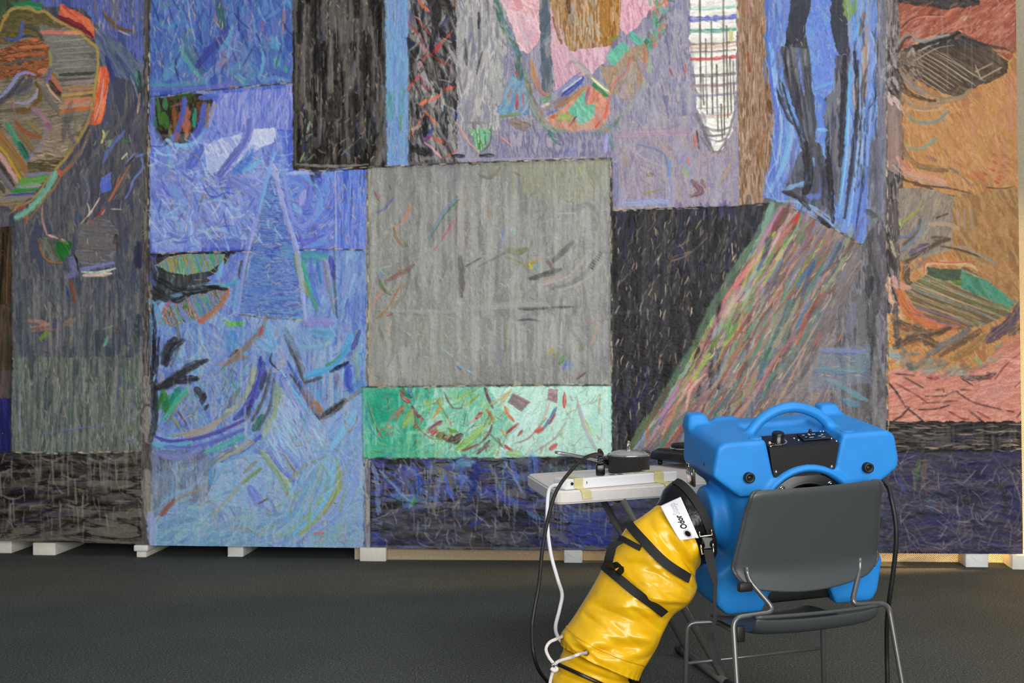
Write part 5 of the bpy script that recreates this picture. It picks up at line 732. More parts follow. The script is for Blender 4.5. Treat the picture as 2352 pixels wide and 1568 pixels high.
wx, wy, wz = pplane(PX, PY); nrm = np.array([-.09, -1, 0])/math.hypot(1, .09); rel = .0052*PHT*np.clip((edge_right(gj)-PX)/25, 0, 1)
PV = np.stack([wx+nrm[0]*rel, wy+nrm[1]*rel, wz], -1)
PM = bpy.data.materials.new('oil_paint'); PM.use_nodes = True; nt = PM.node_tree; b = nt.nodes['Principled BSDF']
ca = nt.nodes.new('ShaderNodeVertexColor'); ca.layer_name = 'paint'; tcn = nt.nodes.new('ShaderNodeTexCoord')
n1 = nt.nodes.new('ShaderNodeTexNoise'); n1.inputs['Scale'].default_value = 140; n1.inputs['Detail'].default_value = 5; n1.inputs['Roughness'].default_value = .7
mp = nt.nodes.new('ShaderNodeMapRange'); mp.inputs['From Min'].default_value = .25; mp.inputs['From Max'].default_value = .75; mp.inputs['To Min'].default_value = .86; mp.inputs['To Max'].default_value = 1.14
mx = nt.nodes.new('ShaderNodeMix'); mx.data_type = 'RGBA'; mx.blend_type = 'MULTIPLY'; mx.inputs['Factor'].default_value = 1
nt.links.new(tcn.outputs['Object'], n1.inputs['Vector']); nt.links.new(n1.outputs['Fac'], mp.inputs['Value'])
nt.links.new(ca.outputs['Color'], mx.inputs['A']); nt.links.new(mp.outputs['Result'], mx.inputs['B']); nt.links.new(mx.outputs['Result'], b.inputs['Base Color'])
b.inputs['Roughness'].default_value = .45; b.inputs['Specular IOR Level'].default_value = .14
bp = nt.nodes.new('ShaderNodeBump'); bp.inputs['Strength'].default_value = .25; bp.inputs['Distance'].default_value = .003; nt.links.new(n1.outputs['Fac'], bp.inputs['Height']); nt.links.new(bp.outputs['Normal'], b.inputs['Normal'])
PATCH = [R(-200, -200, 343, 1040), R(-200, 1040, 338, 1400), '343 -200 675 -200 674 190 530 202 440 212 343 223', '343 223 440 212 530 202 674 190 676 388 844 388 842 575 684 574 640 440 627 383 600 490 575 577 343 582',
    '627 383 640 440 684 574 702 734 544 721 575 577 600 490', '343 582 575 577 544 721 702 734 684 574 842 575 846 888 832 892 834 1054 850 1060 850 1400 338 1400 338 1040',
    '675 -200 884 -200 889 383 676 388', '884 -200 939 -200 938 381 889 383', '939 -200 1051 -200 1051 376 938 381', '1051 -200 1703 -200 1698 472 1406 483 1404 365 1051 376', '1703 -200 1757 -200 1763 150 1780 250 1768 370 1752 468 1698 472',
    '1757 -200 2038 -200 2036 300 1998 330 1980 562 1922 530 1792 465 1752 452 1768 370 1780 250 1763 150', '844 388 1404 365 1405 886 846 888', '832 890 1405 886 1405 1048 834 1054', '834 1054 1405 1048 1405 1040 2040 1040 2030 1400 850 1400 850 1060',
    '1406 483 1768 468 1742 545 1690 640 1620 760 1540 900 1445 1042 1405 1042', '1768 465 1792 465 1922 530 1980 562 1975 620 1920 720 1900 1042 1440 1042 1540 900 1620 760 1690 640 1742 545', R(1880, 300, 2039, 1042), R(2037, -200, 2500, 969), R(2034, 969, 2500, 1039), R(2028, 1039, 2500, 1400)]
PLAB = ['grey canvas patch with a round wheel of stripes', 'black canvas patch at the lower left', 'dark blue canvas patch at the top', 'lavender blue canvas patch', 'striped blue triangular patch', 'light blue canvas patch with eye shapes', 'black canvas patch with grey runs', 'narrow light blue canvas strip', 'black canvas strip with red zigzags', 'lilac canvas patch with pink shapes and a white ladder', 'brown streaked canvas strip', 'blue canvas patch with black legs', 'grey canvas patch in the middle', 'mint green canvas patch', 'dark blue canvas strip along the foot', 'black canvas patch with cream flecks', 'slanting canvas band of coloured streaks', 'grey canvas strip', 'orange and salmon canvas patch', 'black canvas strip', 'dark navy canvas patch']
qx = .25*(PX[:-1, :-1]+PX[1:, :-1]+PX[:-1, 1:]+PX[1:, 1:]); qy = .25*(PY[:-1, :-1]+PY[1:, :-1]+PY[:-1, 1:]+PY[1:, 1:])
ids = np.full(qx.shape, 5, int)
for i in (17, 14, 18, 19, 20, 0, 1, 2, 5, 3, 4, 6, 7, 8, 9, 10, 12, 13, 15, 16, 11): ids[inside(pairs(PATCH[i]), qx, qy)] = i
ax, ay, az = pplane(900, 1256)
painting = empty('painting', (ax, ay, az), 'huge abstract oil painting of sewn canvas patches, standing on white foam blocks', 'painting')
def largest(k):   # keep one piece per patch, give stray slivers to their neighbours
    m = ids == k; lab = np.where(m, np.arange(m.size).reshape(m.shape), -1); ys, xs = np.where(m); sl = np.s_[ys.min():ys.max()+1, xs.min():xs.max()+1]; l = lab[sl]; mm = m[sl]
    while 1:
        o = l.copy()
        for ax in (0, 1):
            L_ = l if ax == 0 else l.T
            for rev in (1, -1):
                A_ = L_[::rev]; M_ = (mm if ax == 0 else mm.T)[::rev]
                for i in range(1, len(A_)): A_[i] = np.where(M_[i] & M_[i-1], np.maximum(A_[i], A_[i-1]), A_[i])
        if (o == l).all(): break
    u, c = np.unique(l[l >= 0], return_counts=True); big = u[c.argmax()]; r = ids[sl]; r[mm & (l != big)] = -1
for k in np.unique(ids): largest(k)
while (ids < 0).any():
    for dy, dx in ((0, 1), (0, -1), (1, 0), (-1, 0)):
        n_ = np.roll(ids, (dy, dx), (0, 1)); ids = np.where((ids < 0) & (n_ >= 0), n_, ids)
idx = np.arange(nx*ny).reshape(ny, nx)
for i in range(len(PATCH)):
    q = np.argwhere(ids == i)
    if not len(q): continue
    r, c = q[:, 0], q[:, 1]; f = np.stack([idx[r, c], idx[r+1, c], idx[r+1, c+1], idx[r, c+1]], 1)
    u, inv = np.unique(f.ravel(), return_inverse=True); me = bpy.data.meshes.new('canvas_patch')
    me.vertices.add(len(u)); me.vertices.foreach_set('co', PV.reshape(-1, 3)[u].astype(np.float32).ravel())
    me.loops.add(len(f)*4); me.loops.foreach_set('vertex_index', inv.astype(np.int32).ravel()); me.polygons.add(len(f))
    me.polygons.foreach_set('loop_start', np.arange(0, len(f)*4, 4, dtype=np.int32)); me.update(calc_edges=True)
    at_ = me.color_attributes.new('paint', 'FLOAT_COLOR', 'POINT'); cc = np.ones((len(u), 4), np.float32); cc[:, :3] = lcol.reshape(-1, 3)[u]; at_.data.foreach_set('color', cc.ravel())
    obj('canvas_patch', me, PM, painting, label=PLAB[i])
def margin(X, Y):   # the picture goes on past the frame: coarse canvas, its colours a mirror image of the edge
    c = samp(np.clip(CAN, 0, 1), np.where(X < -60, -120-X, X), np.where(Y < -50, -100-Y, Y)); c = np.where(c > .04045, ((c+.055)/1.055)**2.4, c/12.92)
    x, y, z = pplane(X, Y); n, m = X.shape; v = np.stack([x+nrm[0]*.0015, y+nrm[1]*.0015, z], -1).reshape(-1, 3)
    me = pyd('canvas_patch', v.tolist(), [(i*m+j, (i+1)*m+j, (i+1)*m+j+1, i*m+j+1) for i in range(n-1) for j in range(m-1)])
    q = me.color_attributes.new('paint', 'FLOAT_COLOR', 'POINT'); cc = np.ones((n*m, 4), np.float32); cc[:, :3] = c.reshape(-1, 3); q.data.foreach_set('color', cc.ravel()); obj('canvas_patch', me, PM, painting)
gx, gy = np.meshgrid(np.linspace(-900, -60, 90), np.linspace(0, 1, 150)); margin(gx, -650+gy*(1239+(gx+60)*.028+650))
gx, gy = np.meshgrid(np.linspace(0, 1, 240), np.linspace(-650, -50, 70)); margin(-60+gx*(2332.4+.0132*(gy+50)+60), gy)
bw = []
for d in (.001, .03):
    for px, py in ((-900, -650), (2324, -650), (2349, 1269), (840, 1256), (-900, 1213)):
        x, y, z = pplane(px, py); bw.append((x-nrm[0]*d, y-nrm[1]*d, z))
sb = pyd('stretcher', bw, [(4, 3, 2, 1, 0), (5, 6, 7, 8, 9)]+[(i, (i+1) % 5, 5+(i+1) % 5, 5+i) for i in range(5)])
obj('stretcher', sb, material('canvas_edge', '6c6254', .9, noise=(40, .3)), painting, False, 'rough canvas edge behind the paint')

# ---------------- foam blocks ----------------
FOAM = material('white_foam', 'dcd8cc', .8, noise=(30, .05), bump=(60, .2, .002)); WRAP = material('paper_wrap', 'd8d8d6', .5, noise=(14, .06), bump=(9, .5, .01))
wn = Vector((.0853, .9964, 0)); wr = Vector((.9964, -.0853, 0))
def foam(px, py, w, hgt, dep, label, wrapped=False, twist=0, double=False):
    x, y = lvl(px, py); Y = H*F/y; O = Vector((x*Y/F, Y, 0)); t = math.radians(twist)
    a = wr*math.cos(t)+wn*math.sin(t); M = frame(O, a, Vector((-a.y, a.x, 0)), Vector((0, 0, 1)))
    e = empty('foam_block', O, label, 'foam block', 'white foam blocks under the painting')
    if double:
        obj('slab', boxm((0, 0, 0), (w, dep, hgt*.48), .006, M), FOAM, e); obj('wrapped_slab', boxm((-.012, -.015, hgt*.49), (w*1.25, dep*.8, hgt*.98), .008, M), WRAP, e, label='slab wrapped in white paper')
    else: obj('block', boxm((0, 0, 0), (w, dep, hgt), .005 if not wrapped else .008, M), WRAP if wrapped else FOAM, e)
    if wrapped:
        bm = bmesh.new()
        for pts in ([(0, hgt*.97), (w*.5, hgt*.45), (w, hgt*.97)], [(0, .004), (w*.5, hgt*.6), (w, .004)]):
            vs = [bm.verts.new((p[0], -.004 if i == 1 else -.0015, p[1])) for i, p in enumerate(pts)]+[bm.verts.new((p[0], .003, p[1])) for p in pts]
            bm.faces.new(vs[:3]); [bm.faces.new((vs[i], vs[(i+1) % 3], vs[3+(i+1) % 3], vs[3+i])) for i in range(3)]
        bm.transform(M); obj('folded_end', bm, WRAP, e, False)
    return e
foam(-30, 1270, .16, .078, .36, 'leftmost foam block, cut off by the left edge of the photo')
foam(75, 1275, .145, .078, .4, 'long bare foam block under the black foot of the painting, second from left')
foam(313, 1280, .062, .079, .4, 'foam block of two stacked slabs under the join at the left', double=True)
foam(522, 1279, .1, .074, .3, 'paper-wrapped foam block under the middle of the blue canvas', True)
foam(826, 1289, .158, .08, .05, 'wide bare cream foam block under the join of blue and dark canvases')
foam(1295, 1293, .108, .077, .06, 'paper-wrapped foam block under the painting behind the white cord', True)
foam(2218, 1303, .127, .085, .15, 'paper-wrapped foam block right of the black chair leg', True)
foam(2325, 1308, .16, .080, .2, 'foam block at the right end of the painting, side lit orange', twist=-4)

# ---------------- folding table ----------------
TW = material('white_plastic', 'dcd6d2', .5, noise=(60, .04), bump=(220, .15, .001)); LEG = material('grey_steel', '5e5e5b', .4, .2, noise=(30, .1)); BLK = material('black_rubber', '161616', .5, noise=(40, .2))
Ot = Vector((.176, 4.33, .74)); tr = Vector((math.cos(math.radians(18)), math.sin(math.radians(18)), 0)); tf = Vector((-tr.y, tr.x, 0)); TM = frame(Ot, tr, tf, Vector((0, 0, 1)))
table = empty('folding_table', TM @ Vector((.4, .3, -.74)), 'white plastic folding table with crossed grey legs beside the blue machine', 'table')
out = []
cs = [Vector((-.035, -.045)), Vector((.86, .06)), Vector((.9, .70)), Vector((.05, .545))]
for i in range(4):
    p, c, n = cs[i-1], cs[i], cs[(i+1) % 4]; rad = .055
    s, e = c+(p-c).normalized()*rad, c+(n-c).normalized()*rad
    for k in range(7): t = k/6; out.append(tuple(s*(1-t)**2+c*2*t*(1-t)+e*t*t))
bm = prism(out, -.05, 0, (0, 1, 2)); bmesh.ops.bevel(bm, geom=[e for e in bm.edges if abs(e.verts[0].co.z-e.verts[1].co.z) < 1e-5], offset=.007, segments=3, affect='EDGES'); bm.transform(TM)
obj('table_top', bm, TW, table, False)
def rod(name, a, b, r, mat, par, **k): return obj(name, tube([Vector(a), Vector(b)], r, 12), mat, par, **k)
for a, b in (((.345, 4.72, .69), (.715, 4.70, .03)), ((.42, 4.40, .69), (.79, 4.36, .03)), ((.78, 4.86, .69), (.36, 4.74, .03)), ((.86, 4.54, .69), (.44, 4.42, .03))): rod('leg', a, b, .014, LEG, table)
for a, b in (((.69, 4.78, .018), (.806, 4.26, .018)), ((.33, 4.84, .018), (.46, 4.36, .018))):
    ft = rod('foot_bar', a, b, .016, LEG, table); d = (Vector(b)-Vector(a)).normalized()
    for p, q in ((a, 1), (b, -1)): obj('foot_cap', tube([Vector(p)-d*q*.012, Vector(p)+d*q*.035], .0185, 12), BLK, ft)
rod('crossbar', (.50, 4.71, .36), (.60, 4.38, .36), .01, LEG, table); rod('top_bar', (.31, 4.84, .68), (.41, 4.48, .68), .012, LEG, table)

# power strip, tape, cords
WP = material('gloss_white_plastic', 'e6e6e8', .3); DK = material('socket_black', '0c0c0c', .6); GRN = material('socket_green', '9ab43c', .5)
sa = math.radians(12); SM = TM @ Matrix.Translation((.03, -.010, 0)) @ Matrix.Rotation(sa, 4, 'Z')
strip = empty('power_strip', SM.translation, 'long white power strip taped along the near edge of the folding table', 'power strip')
obj('housing', prism([(0, 0), (.52, 0), (.52, .055), (.505, .062), (.11, .062), (.10, .085), (-.012, .085), (-.012, .02)], .001, .04, (0, 1, 2), .006, SM), WP, strip, False)
obj('base', boxm((-.016, -.005, .0012), (.53, .058, .006), .002, SM), WP, strip, False)
for x, m in ((.225, DK), (.262, DK), (.3, GRN), (.345, GRN), (.45, GRN)): obj('socket', boxm((x-.012, .022, .0395), (x+.012, .042, .0412), .0008, SM), m, strip, False, 'black socket' if m is DK else 'green socket')
obj('power_jack', lathe([(0, -.002), (.006, -.002), (.006, .003), (0, .003)], 16, SM @ Matrix.Translation((.018, 0, .022)) @ Matrix.Rotation(math.pi/2, 4, 'X')), DK, strip); obj('switch', boxm((.078, -.0015, .014), (.092, .003, .031), .001, SM), WP, strip, False); obj('switch_slot', boxm((.083, -.0025, .018), (.086, .001, .027), 0, SM), DK, strip, False)
cord = [SM @ Vector((-.012, .03, .018))]+[at(*p) for p in ((1268, 1116, 4.3), (1259, 1135, 4.24), (1257, 1200, 4.18), (1265, 1270, 4.14), (1281, 1330, 4.1), (1291, 1365, 4.1), (1285, 1400, 4.08), (1276, 1440, 4.0), (1284, 1466, 3.9), (1310, 1490, 3.87))]
obj('cable', tube(catmull(cord), .0068, 10), WP, strip, label='white cable hanging over the table edge')
TAPE = material('masking_tape', 'cfc58e', .6, noise=(50, .06))
def tape(x0, x1, label):
    prof = [(.085, .0412), (.04, .0418), (.0, .0415), (-.0035, .038), (-.0035, .012), (-.006, .004)]
    v = []; n = len(prof); 
    for x in (x0, x1):
        for y, z in prof: v.append(SM @ Vector((x+(.004 if y < 0 else 0)*(1 if x == x1 else -.5), y, z)))
    lastl = [(x0+.012, -.012, .0008), (x1+.02, -.013, .0008)]
    for k, q in enumerate(lastl): v.append(SM @ Vector(q))
    base = SM.inverted()
    for q in (lastl[0], lastl[1]):
        p = TM.inverted() @ (SM @ Vector(q)); s = cs[0]+(cs[1]-cs[0])*((p.x-cs[0].x)/(cs[1].x-cs[0].x))
        v.append(TM @ Vector((p.x, s.y+.007, .0016))); v.append(TM @ Vector((p.x+.003, s.y-.003, -.006))); v.append(TM @ Vector((p.x+.008, s.y-.003, -.034)))
    f = [(i, i+1, n+i+1, n+i) for i in range(n-1)]; a = 2*n
    f += [(n-1, a, a+1, 2*n-1), (a, a+2, a+5, a+1), (a+2, a+3, a+6, a+5), (a+3, a+4, a+7, a+6)]
    me = evaluated_me(pyd('tape', v, f)); tag(obj('masking_tape', me, TAPE, smooth=False), label, 'tape', 'masking tape on the power strip')
def evaluated_me(me):
    bm = bmesh.new(); bm.from_mesh(me); return evaluated(bm, [('SOLIDIFY', dict(thickness=.0008, offset=0))])
tape(.028, .062, 'left piece of yellow masking tape, across the socketless end of the power strip'); tape(.405, .445, 'right piece of yellow masking tape, across the power strip near the blue machine')
PX_ = SM @ Vector((.172, .035, .0412)); plug = empty('power_cable', PX_, 'thick black power cord plugged into the white strip and looping down to the carpet', 'cord')
SHINY = material('shiny_black', '0b0b0c', .25, noise=(30, .3))
pb = boxm((-.013, -.012, 0), (.013, .012, .032), .004); bmesh.ops.create_cube(pb, size=.001); 
for k in range(4): 
    q = boxm((-.010+.001*k, -.009, .032+.008*k), (.010-.001*k, .009, .038+.008*k), .002); me = bpy.data.meshes.new('t'); q.to_mesh(me); q.free(); pb.from_mesh(me); bpy.data.meshes.remove(me)
pb.transform(Matrix.Translation(PX_) @ Matrix.Scale(1.35, 4)); obj('plug', pb, SHINY, plug, label='moulded black plug with ribbed neck')
cab = [PX_+Vector((0, 0, .07)), PX_+Vector((-.004, -.004, .098))]+[at(*p) for p in ((1383, 1044, 4.44), (1366, 1043, 4.36), (1340, 1054, 4.28), (1305, 1088, 4.2), (1277, 1130, 4.13), (1260, 1185, 4.08), (1246, 1260, 4.02), (1238, 1340, 3.95), (1228, 1395, 3.92), (1222, 1440, 3.9), (1224, 1490, 3.85), (1236, 1535, 3.86), (1258, 1565, 3.9))]+[Vector((.135, 3.93, .12)), Vector((.17, 3.95, .03)), Vector((.28, 3.93, .012)), Vector((.5, 3.9, .012))]
obj('cable', tube(catmull(cab), .0068, 10), BLK, plug)

# saucepan and lid
POTM = material('pan_black', '262524', .55, noise=(120, .2)); CHR = material('chrome', 'c8c4bc', .15, 1); GLASS = material('lid_glass', '9aa0a0', .12, 0, .8, coat=.5)
pc = TM @ Vector((.478, .44, 0)); PMx = Matrix.Translation(pc)
pan = empty('saucepan', pc, 'small dark saucepan with a steel handle on the white table', 'saucepan')
obj('pot', lathe([(0, .001), (.082, .001), (.088, .006), (.089, .068), (.092, .07), (.092, .073), (.086, .073), (.085, .012), (0, .009)], 48, PMx), POTM, pan)
hd = (at(1271, 1037, 4.80)-(pc+Vector((0, 0, .05))))
ha = pc+Vector((-.09, -.01, .045)); hb = at(1275, 1038, 4.82)
obj('handle', ribbon([ha+Vector((.006, .002, -.004)), ha.lerp(hb, .15), ha.lerp(hb, .5)+Vector((0, 0, .002)), ha.lerp(hb, .9), hb], [.026, .016, .011, .013, .009], .006, Vector((0, .5, 1))), CHR, pan, label='thin steel handle')
lid = empty('pan_lid', pc+Vector((0, 0, .074)), 'domed glass lid with a metal rim and knob on the dark saucepan', 'lid')
obj('glass', lathe([(.087, .075), (.07, .087), (.04, .095), (.012, .098), (0, .098)], 48, PMx), GLASS, lid, label='smoky glass dome')
obj('rim', lathe([(.084, .0735), (.0925, .0735), (.0935, .077), (.09, .0795), (.085, .0785), (.084, .0735)], 48, PMx), CHR, lid)
kt = [pc+Vector((-.004, -.006, .097)), pc+Vector((-.004, -.006, .118)), pc+Vector((0, 0, .132)), pc+Vector((.004, .006, .118)), pc+Vector((.004, .006, .097))]
obj('knob', tube(catmull(kt, 5), .005, 8), CHR, lid, label='shiny steel loop knob')
# hot plate
HB = material('hotplate_black', '161515', .3, noise=(40, .3)); hm = TM @ Matrix.Translation((.86, .60, 0)) @ Matrix.Rotation(math.radians(14), 4, 'Z')
hot = empty('hot_plate', hm.translation, 'black single hot plate on the table, half hidden behind the blue machine', 'hot plate')
obj('body', prism([(-.148, .030), (-.138, .060), (-.1, .072), (.1, .072), (.135, .06), (.148, .030), (.12, .022), (-.12, .022)], -.125, .125, (0, 2, 1), .006, hm), HB, hot)
obj('steel_ring', lathe([(.095, .071), (.1, .074), (.098, .081), (.092, .082), (.09, .071)], 44, hm), CHR, hot)
obj('burner', lathe([(0, .078), (.094, .078), (.096, .09), (.092, .096), (.03, .095), (.026, .0935), (0, .0935)], 44, hm), material('cast_iron', '141313', .6), hot)
for sx in (-1, 1):
    for sy in (-1, 1): obj('foot', lathe([(.008, 0), (.011, .004), (.011, .022), (0, .022)], 12, hm @ Matrix.Translation((sx*.105, sy*.1, 0))), BLK, hot)
obj('badge', boxm((-.03, -.1262, .045), (.03, -.1245, .058), .0006, hm), CHR, hot)

# ---------------- stacking chair ----------------
ROD = material('grey_lacquer_rod', '6a6a6c', .3, .55); SHELL = material('grey_shell', '3e4244', .42, noise=(220, .06), bump=(350, .25, .0008))
Oc = Vector((.93, 3.583, 0)); cr = Vector((math.cos(math.radians(20)), math.sin(math.radians(20)), 0)); CM = frame(Oc, cr, Vector((-cr.y, cr.x, 0)), Vector((0, 0, 1)))
chair = empty('stacking_chair', Oc+CM.to_3x3() @ Vector((0, .18, 0)), 'dark grey plastic stacking chair seen from behind, carrying the blue machine', 'chair')
def bf(z): return .046-(z-.6)*.23
def grid_shell(name, rows, th, mat, par, lab=None):
    nr, nc = len(rows), len(rows[0]); v = [p for r in rows for p in r]; f = [(i*nc+j, i*nc+j+1, (i+1)*nc+j+1, (i+1)*nc+j) for i in range(nr-1) for j in range(nc-1)]
    bm = bmesh.new(); me = pyd(name, v, f); bm.from_mesh(me); m2 = evaluated(bm, [('SOLIDIFY', dict(thickness=th, offset=0)), ('SUBSURF', dict(levels=1))]); return obj(name, m2, mat, par, label=lab)
rows = []
ZB = ((.540, .21, .55), (.550, .232, .5), (.562, .246, .42), (.578, .257, .34), (.598, .265, .22), (.62, .268, .12), (.65, .266, .05), (.70, .259, 0), (.75, .252, 0), (.79, .247, 0), (.83, .242, 0), (.845, .239, 0), (.853, .232, 0), (.857, .221, 0), (.858, .205, 0))
ENDS = []; ZB = [((z-.858)*1.047+.849, w_, q_) for z, w_, q_ in ZB]
for z, hw, q in ZB:
    row = []
    for j in range(25):
        s = -1+j/12; r = s*hw+.022; lip = .011*max(0, (abs(s)-.90)/.10)**1.5*(1 if .58 < z < .80 else .2)
        row.append(CM @ Vector((r, bf(z)+.014*s*s-.012+lip+(-.022*((.60-z)/.06)**1.5 if z < .60 else 0)+(.008*((z-.835)/.022) if z > .835 else 0), z+q*(s*hw)**2+.03*r-.004)))
    rows.append(row); ENDS.append((row[0], row[-1], z))
grid_shell('backrest', rows, .008, SHELL, chair)
for k in (0, 1):   # rolled edges of the shell
    ed = [e[k] for e in ENDS if e[2] > .53]
    obj('rolled_edge', tube(catmull(ed, 3), [.003+.003*min(1, i/6, (len(ed)*3-2-i)/6) for i in range(len(ed)*3-2)], 8), SHELL, chair)
rows = []
for f, z, hw in ((-.035, .456, .222), (-.032, .436, .226), (-.02, .410, .222), (.05, .392, .21), (.15, .389, .205), (.25, .391, .2), (.30, .390, .19), (.32, .378, .18)):
    rows.append([CM @ Vector((s/10*hw, f, z-.010*(1-(s/10)**2)+(.006*max(0, abs(s/10)-.85)/.15))) for s in range(-10, 11)])
grid_shell('seat', rows, .007, SHELL, chair)
seatrail = [CM @ Vector((s/10*.225, -.036-.004*(1-(s/10)**2), .462-.004*(1-(s/10)**2))) for s in range(-10, 11)]
obj('seat_edge', tube(seatrail, .0065, 8), SHELL, chair)
for s in (-1, 1):
    z0 = .462 if s < 0 else .459
    path = [(s*.306, -.10, .008), (s*.296, -.05, .235), (s*.284, -.004, z0-.002), (s*.138, -.012, z0+.006), (s*.205, .034, .562), (s*.21, .04, .60)]
    obj('back_leg', tube(fillet([CM @ Vector(p) for p in path], .034, 8), .0082, 12), ROD, chair, label='bent rod forming a back leg and the backrest support')
    path = [(s*.274, .325, .008), (s*.263, .32, .368), (s*.17, .29, .371), (s*.17, .15, .366)]
    obj('front_leg', tube(fillet([CM @ Vector(p) for p in path], .03, 8), .0082, 12), ROD, chair)
    for q in ((s*.306, -.10), (s*.274, .325)): obj('glide', lathe([(.013, 0), (.014, .006), (.011, .022), (0, .022)], 14, CM @ Matrix.Translation((q[0], q[1], 0))), BLK, chair)
obj('stretcher', tube([CM @ Vector((-.268, .322, .235)), CM @ Vector((.268, .322, .235))], .0058, 10), ROD, chair)
obj('bracket', boxm((-.262, -.01, .535), (-.215, .012, .562), .006, CM), BLK, chair, label='black clip under the backrest corner'); obj('hook', boxm((-.255, .02, .375), (-.225, .035, .425), .005, CM), BLK, chair, label='black clip hanging under the seat')
# ---------------- blue air machine ----------------
BLUE = material('blue_polyethylene', '2484d2', .5, spec=.35, noise=(14, .05), bump=(160, .12, .001)); MB_ = material('black_panel', '0a0a0b', .38, noise=(200, .2), bump=(300, .2, .0005))
def axes(psi, rho, th):
    psi, rho, th = map(math.radians, (psi, rho, th))
    a = Vector((math.cos(psi)*math.cos(rho), math.sin(psi)*math.cos(rho), math.sin(rho))); b = Vector((-math.sin(psi)*math.cos(th), math.cos(psi)*math.cos(th), math.sin(th)))
    b = (b-a*a.dot(b)).normalized(); return a, b, a.cross(b)
Om = Vector((.971, 3.73, .443)); AM = frame(Om, *axes(8.7, 3.3, 4)) @ Matrix.Scale(1.033, 4)
mach = empty('air_scrubber', AM @ Vector((0, .18, 0)), 'bright blue portable air scrubber with a black control panel, sitting on the grey chair', 'air scrubber')
def hull(pts):
    bm = bmesh.new(); vs = [bm.verts.new(p) for p in pts]; bmesh.ops.convex_hull(bm, input=vs); bmesh.ops.delete(bm, geom=[v for v in bm.verts if not v.link_faces], context='VERTS'); return bm
def join(bms):
    o = bmesh.new()
    for b in bms:
        bmesh.ops.recalc_face_normals(b, faces=b.faces); me = bpy.data.meshes.new('t'); b.to_mesh(me); b.free(); o.from_mesh(me); bpy.data.meshes.remove(me)
    return o
def ext(poly, b0, b1): return prism(poly, b0, b1, (0, 2, 1))
parts = []
# upper block, its front in two ears; then the rear, the waist and the foot block
parts.append(hull([(a, b, c) for a, c in ((-.30, .44), (-.292, .515), (-.27, .531), (.27, .531), (.292, .515), (.305, .44), (.30, .41), (.225, .358), (-.225, .358), (-.31, .43)) for b in (.0,)]+[(a, .37, c) for a, c in ((-.29, .42), (-.283, .53), (-.26, .548), (.26, .548), (.283, .53), (.295, .42), (.24, .36), (-.24, .36))]))
parts.append(hull([(a, b, c) for a, b in ((-.235, .10), (-.20, .035), (.20, .035), (.235, .10), (.235, .30), (.19, .36), (-.19, .36), (-.235, .30)) for c in (.10, .42)]))
for s in (-1, 1): parts.append(hull([(s*(.20+(.062 if s > 0 else .04)*math.cos(k*math.pi/8)), .12+.10*math.sin(k*math.pi/8), c) for k in range(16) for c in (.13, .40)]))
parts.append(hull([(a, b, c) for a, b, c in ((-.255, .07, -.034), (.235, .07, -.034), (-.287, .07, .0), (.255, .07, 0), (-.29, .065, .10), (.272, .065, .105), (-.225, .05, .15), (.225, .05, .165), (-.26, .36, -.034), (.245, .36, -.034), (-.30, .36, .0), (.285, .36, .0), (-.30, .36, .12), (.285, .36, .13), (-.22, .36, .16), (.22, .36, .2))]))
for a0, a1 in ((-.292, -.205), (.172, .262)):
    parts.append(hull([(a, b, c) for a, b, c in ((a0, .29, .53), (a1, .29, .53), (a0, .38, .53), (a1, .38, .53), (a0+.015, .315, .578), (a1-.015, .315, .578), (a0+.015, .37, .582), (a1-.015, .37, .582))]))
parts.append(hull([(a, b, c) for a, b, c in ((-.19, .34, .53), (-.09, .34, .53), (-.19, .38, .53), (-.09, .38, .53), (-.175, .35, .558), (-.105, .35, .558), (-.175, .375, .558), (-.105, .375, .558))]))
# bar handle
hb_ = tube(catmull([(-.17, .13, .50), (-.128, .13, .545), (-.092, .13, .578), (-.045, .13, .600), (0, .13, .607), (.045, .13, .600), (.092, .13, .578), (.128, .13, .545), (.17, .13, .50)], 5), .0185, 12); parts.append(hb_)
# arch over the inlet
arc = []
for k in range(25):
    t = math.radians(-30+240*k/24); arc.append((math.cos(t), math.sin(t)))
ring = bmesh.new(); vs = []
for cx, cy in arc: vs.append([ring.verts.new((r*cx-.003, b, .276+r*cy)) for r, b in ((.170, .05), (.168, -.004), (.158, -.014), (.149, -.010), (.143, .004), (.141, .06))])
for p, q in zip(vs, vs[1:]):
    for k in range(6): ring.faces.new((p[k], p[(k+1) % 6], q[(k+1) % 6], q[k]))
ring.faces.new(vs[0]); ring.faces.new(vs[-1][::-1])
parts.append(tube([(-.20, .17, .27), (-.29, .17, .27)], .098, 28))
cuts = [ext([(-.135, .60), (-.127, .50), (-.112, .41), (.086, .41), (.108, .50), (.128, .60)], -.05, .052),
    hull([(-.135, -.03, .60), (.13, -.03, .60), (-.128, -.03, .50), (.11, -.03, .50), (-.128, .115, .508), (.11, .115, .508), (-.125, .27, .525), (.11, .27, .525), (-.15, .30, .60), (.135, .30, .60)]),
    tube([(-.003, -.05, .276), (-.003, .07, .276)], .1425, 48),
    hull([(a, b, c) for a, b, c in ((-.15, -.02, -.06), (.12, -.02, -.06), (-.15, .4, -.06), (.12, .4, -.06), (-.11, -.02, .03), (.085, -.02, .03), (-.11, .4, .03), (.085, .4, .03))])]
def tmp(bm, name):
    me = bpy.data.meshes.new(name); bmesh.ops.recalc_face_normals(bm, faces=bm.faces); bm.to_mesh(me); bm.free(); o = bpy.data.objects.new(name, me); COL.objects.link(o); return o
body = evaluated(join(parts), [('REMESH', dict(mode='VOXEL', voxel_size=.005))])
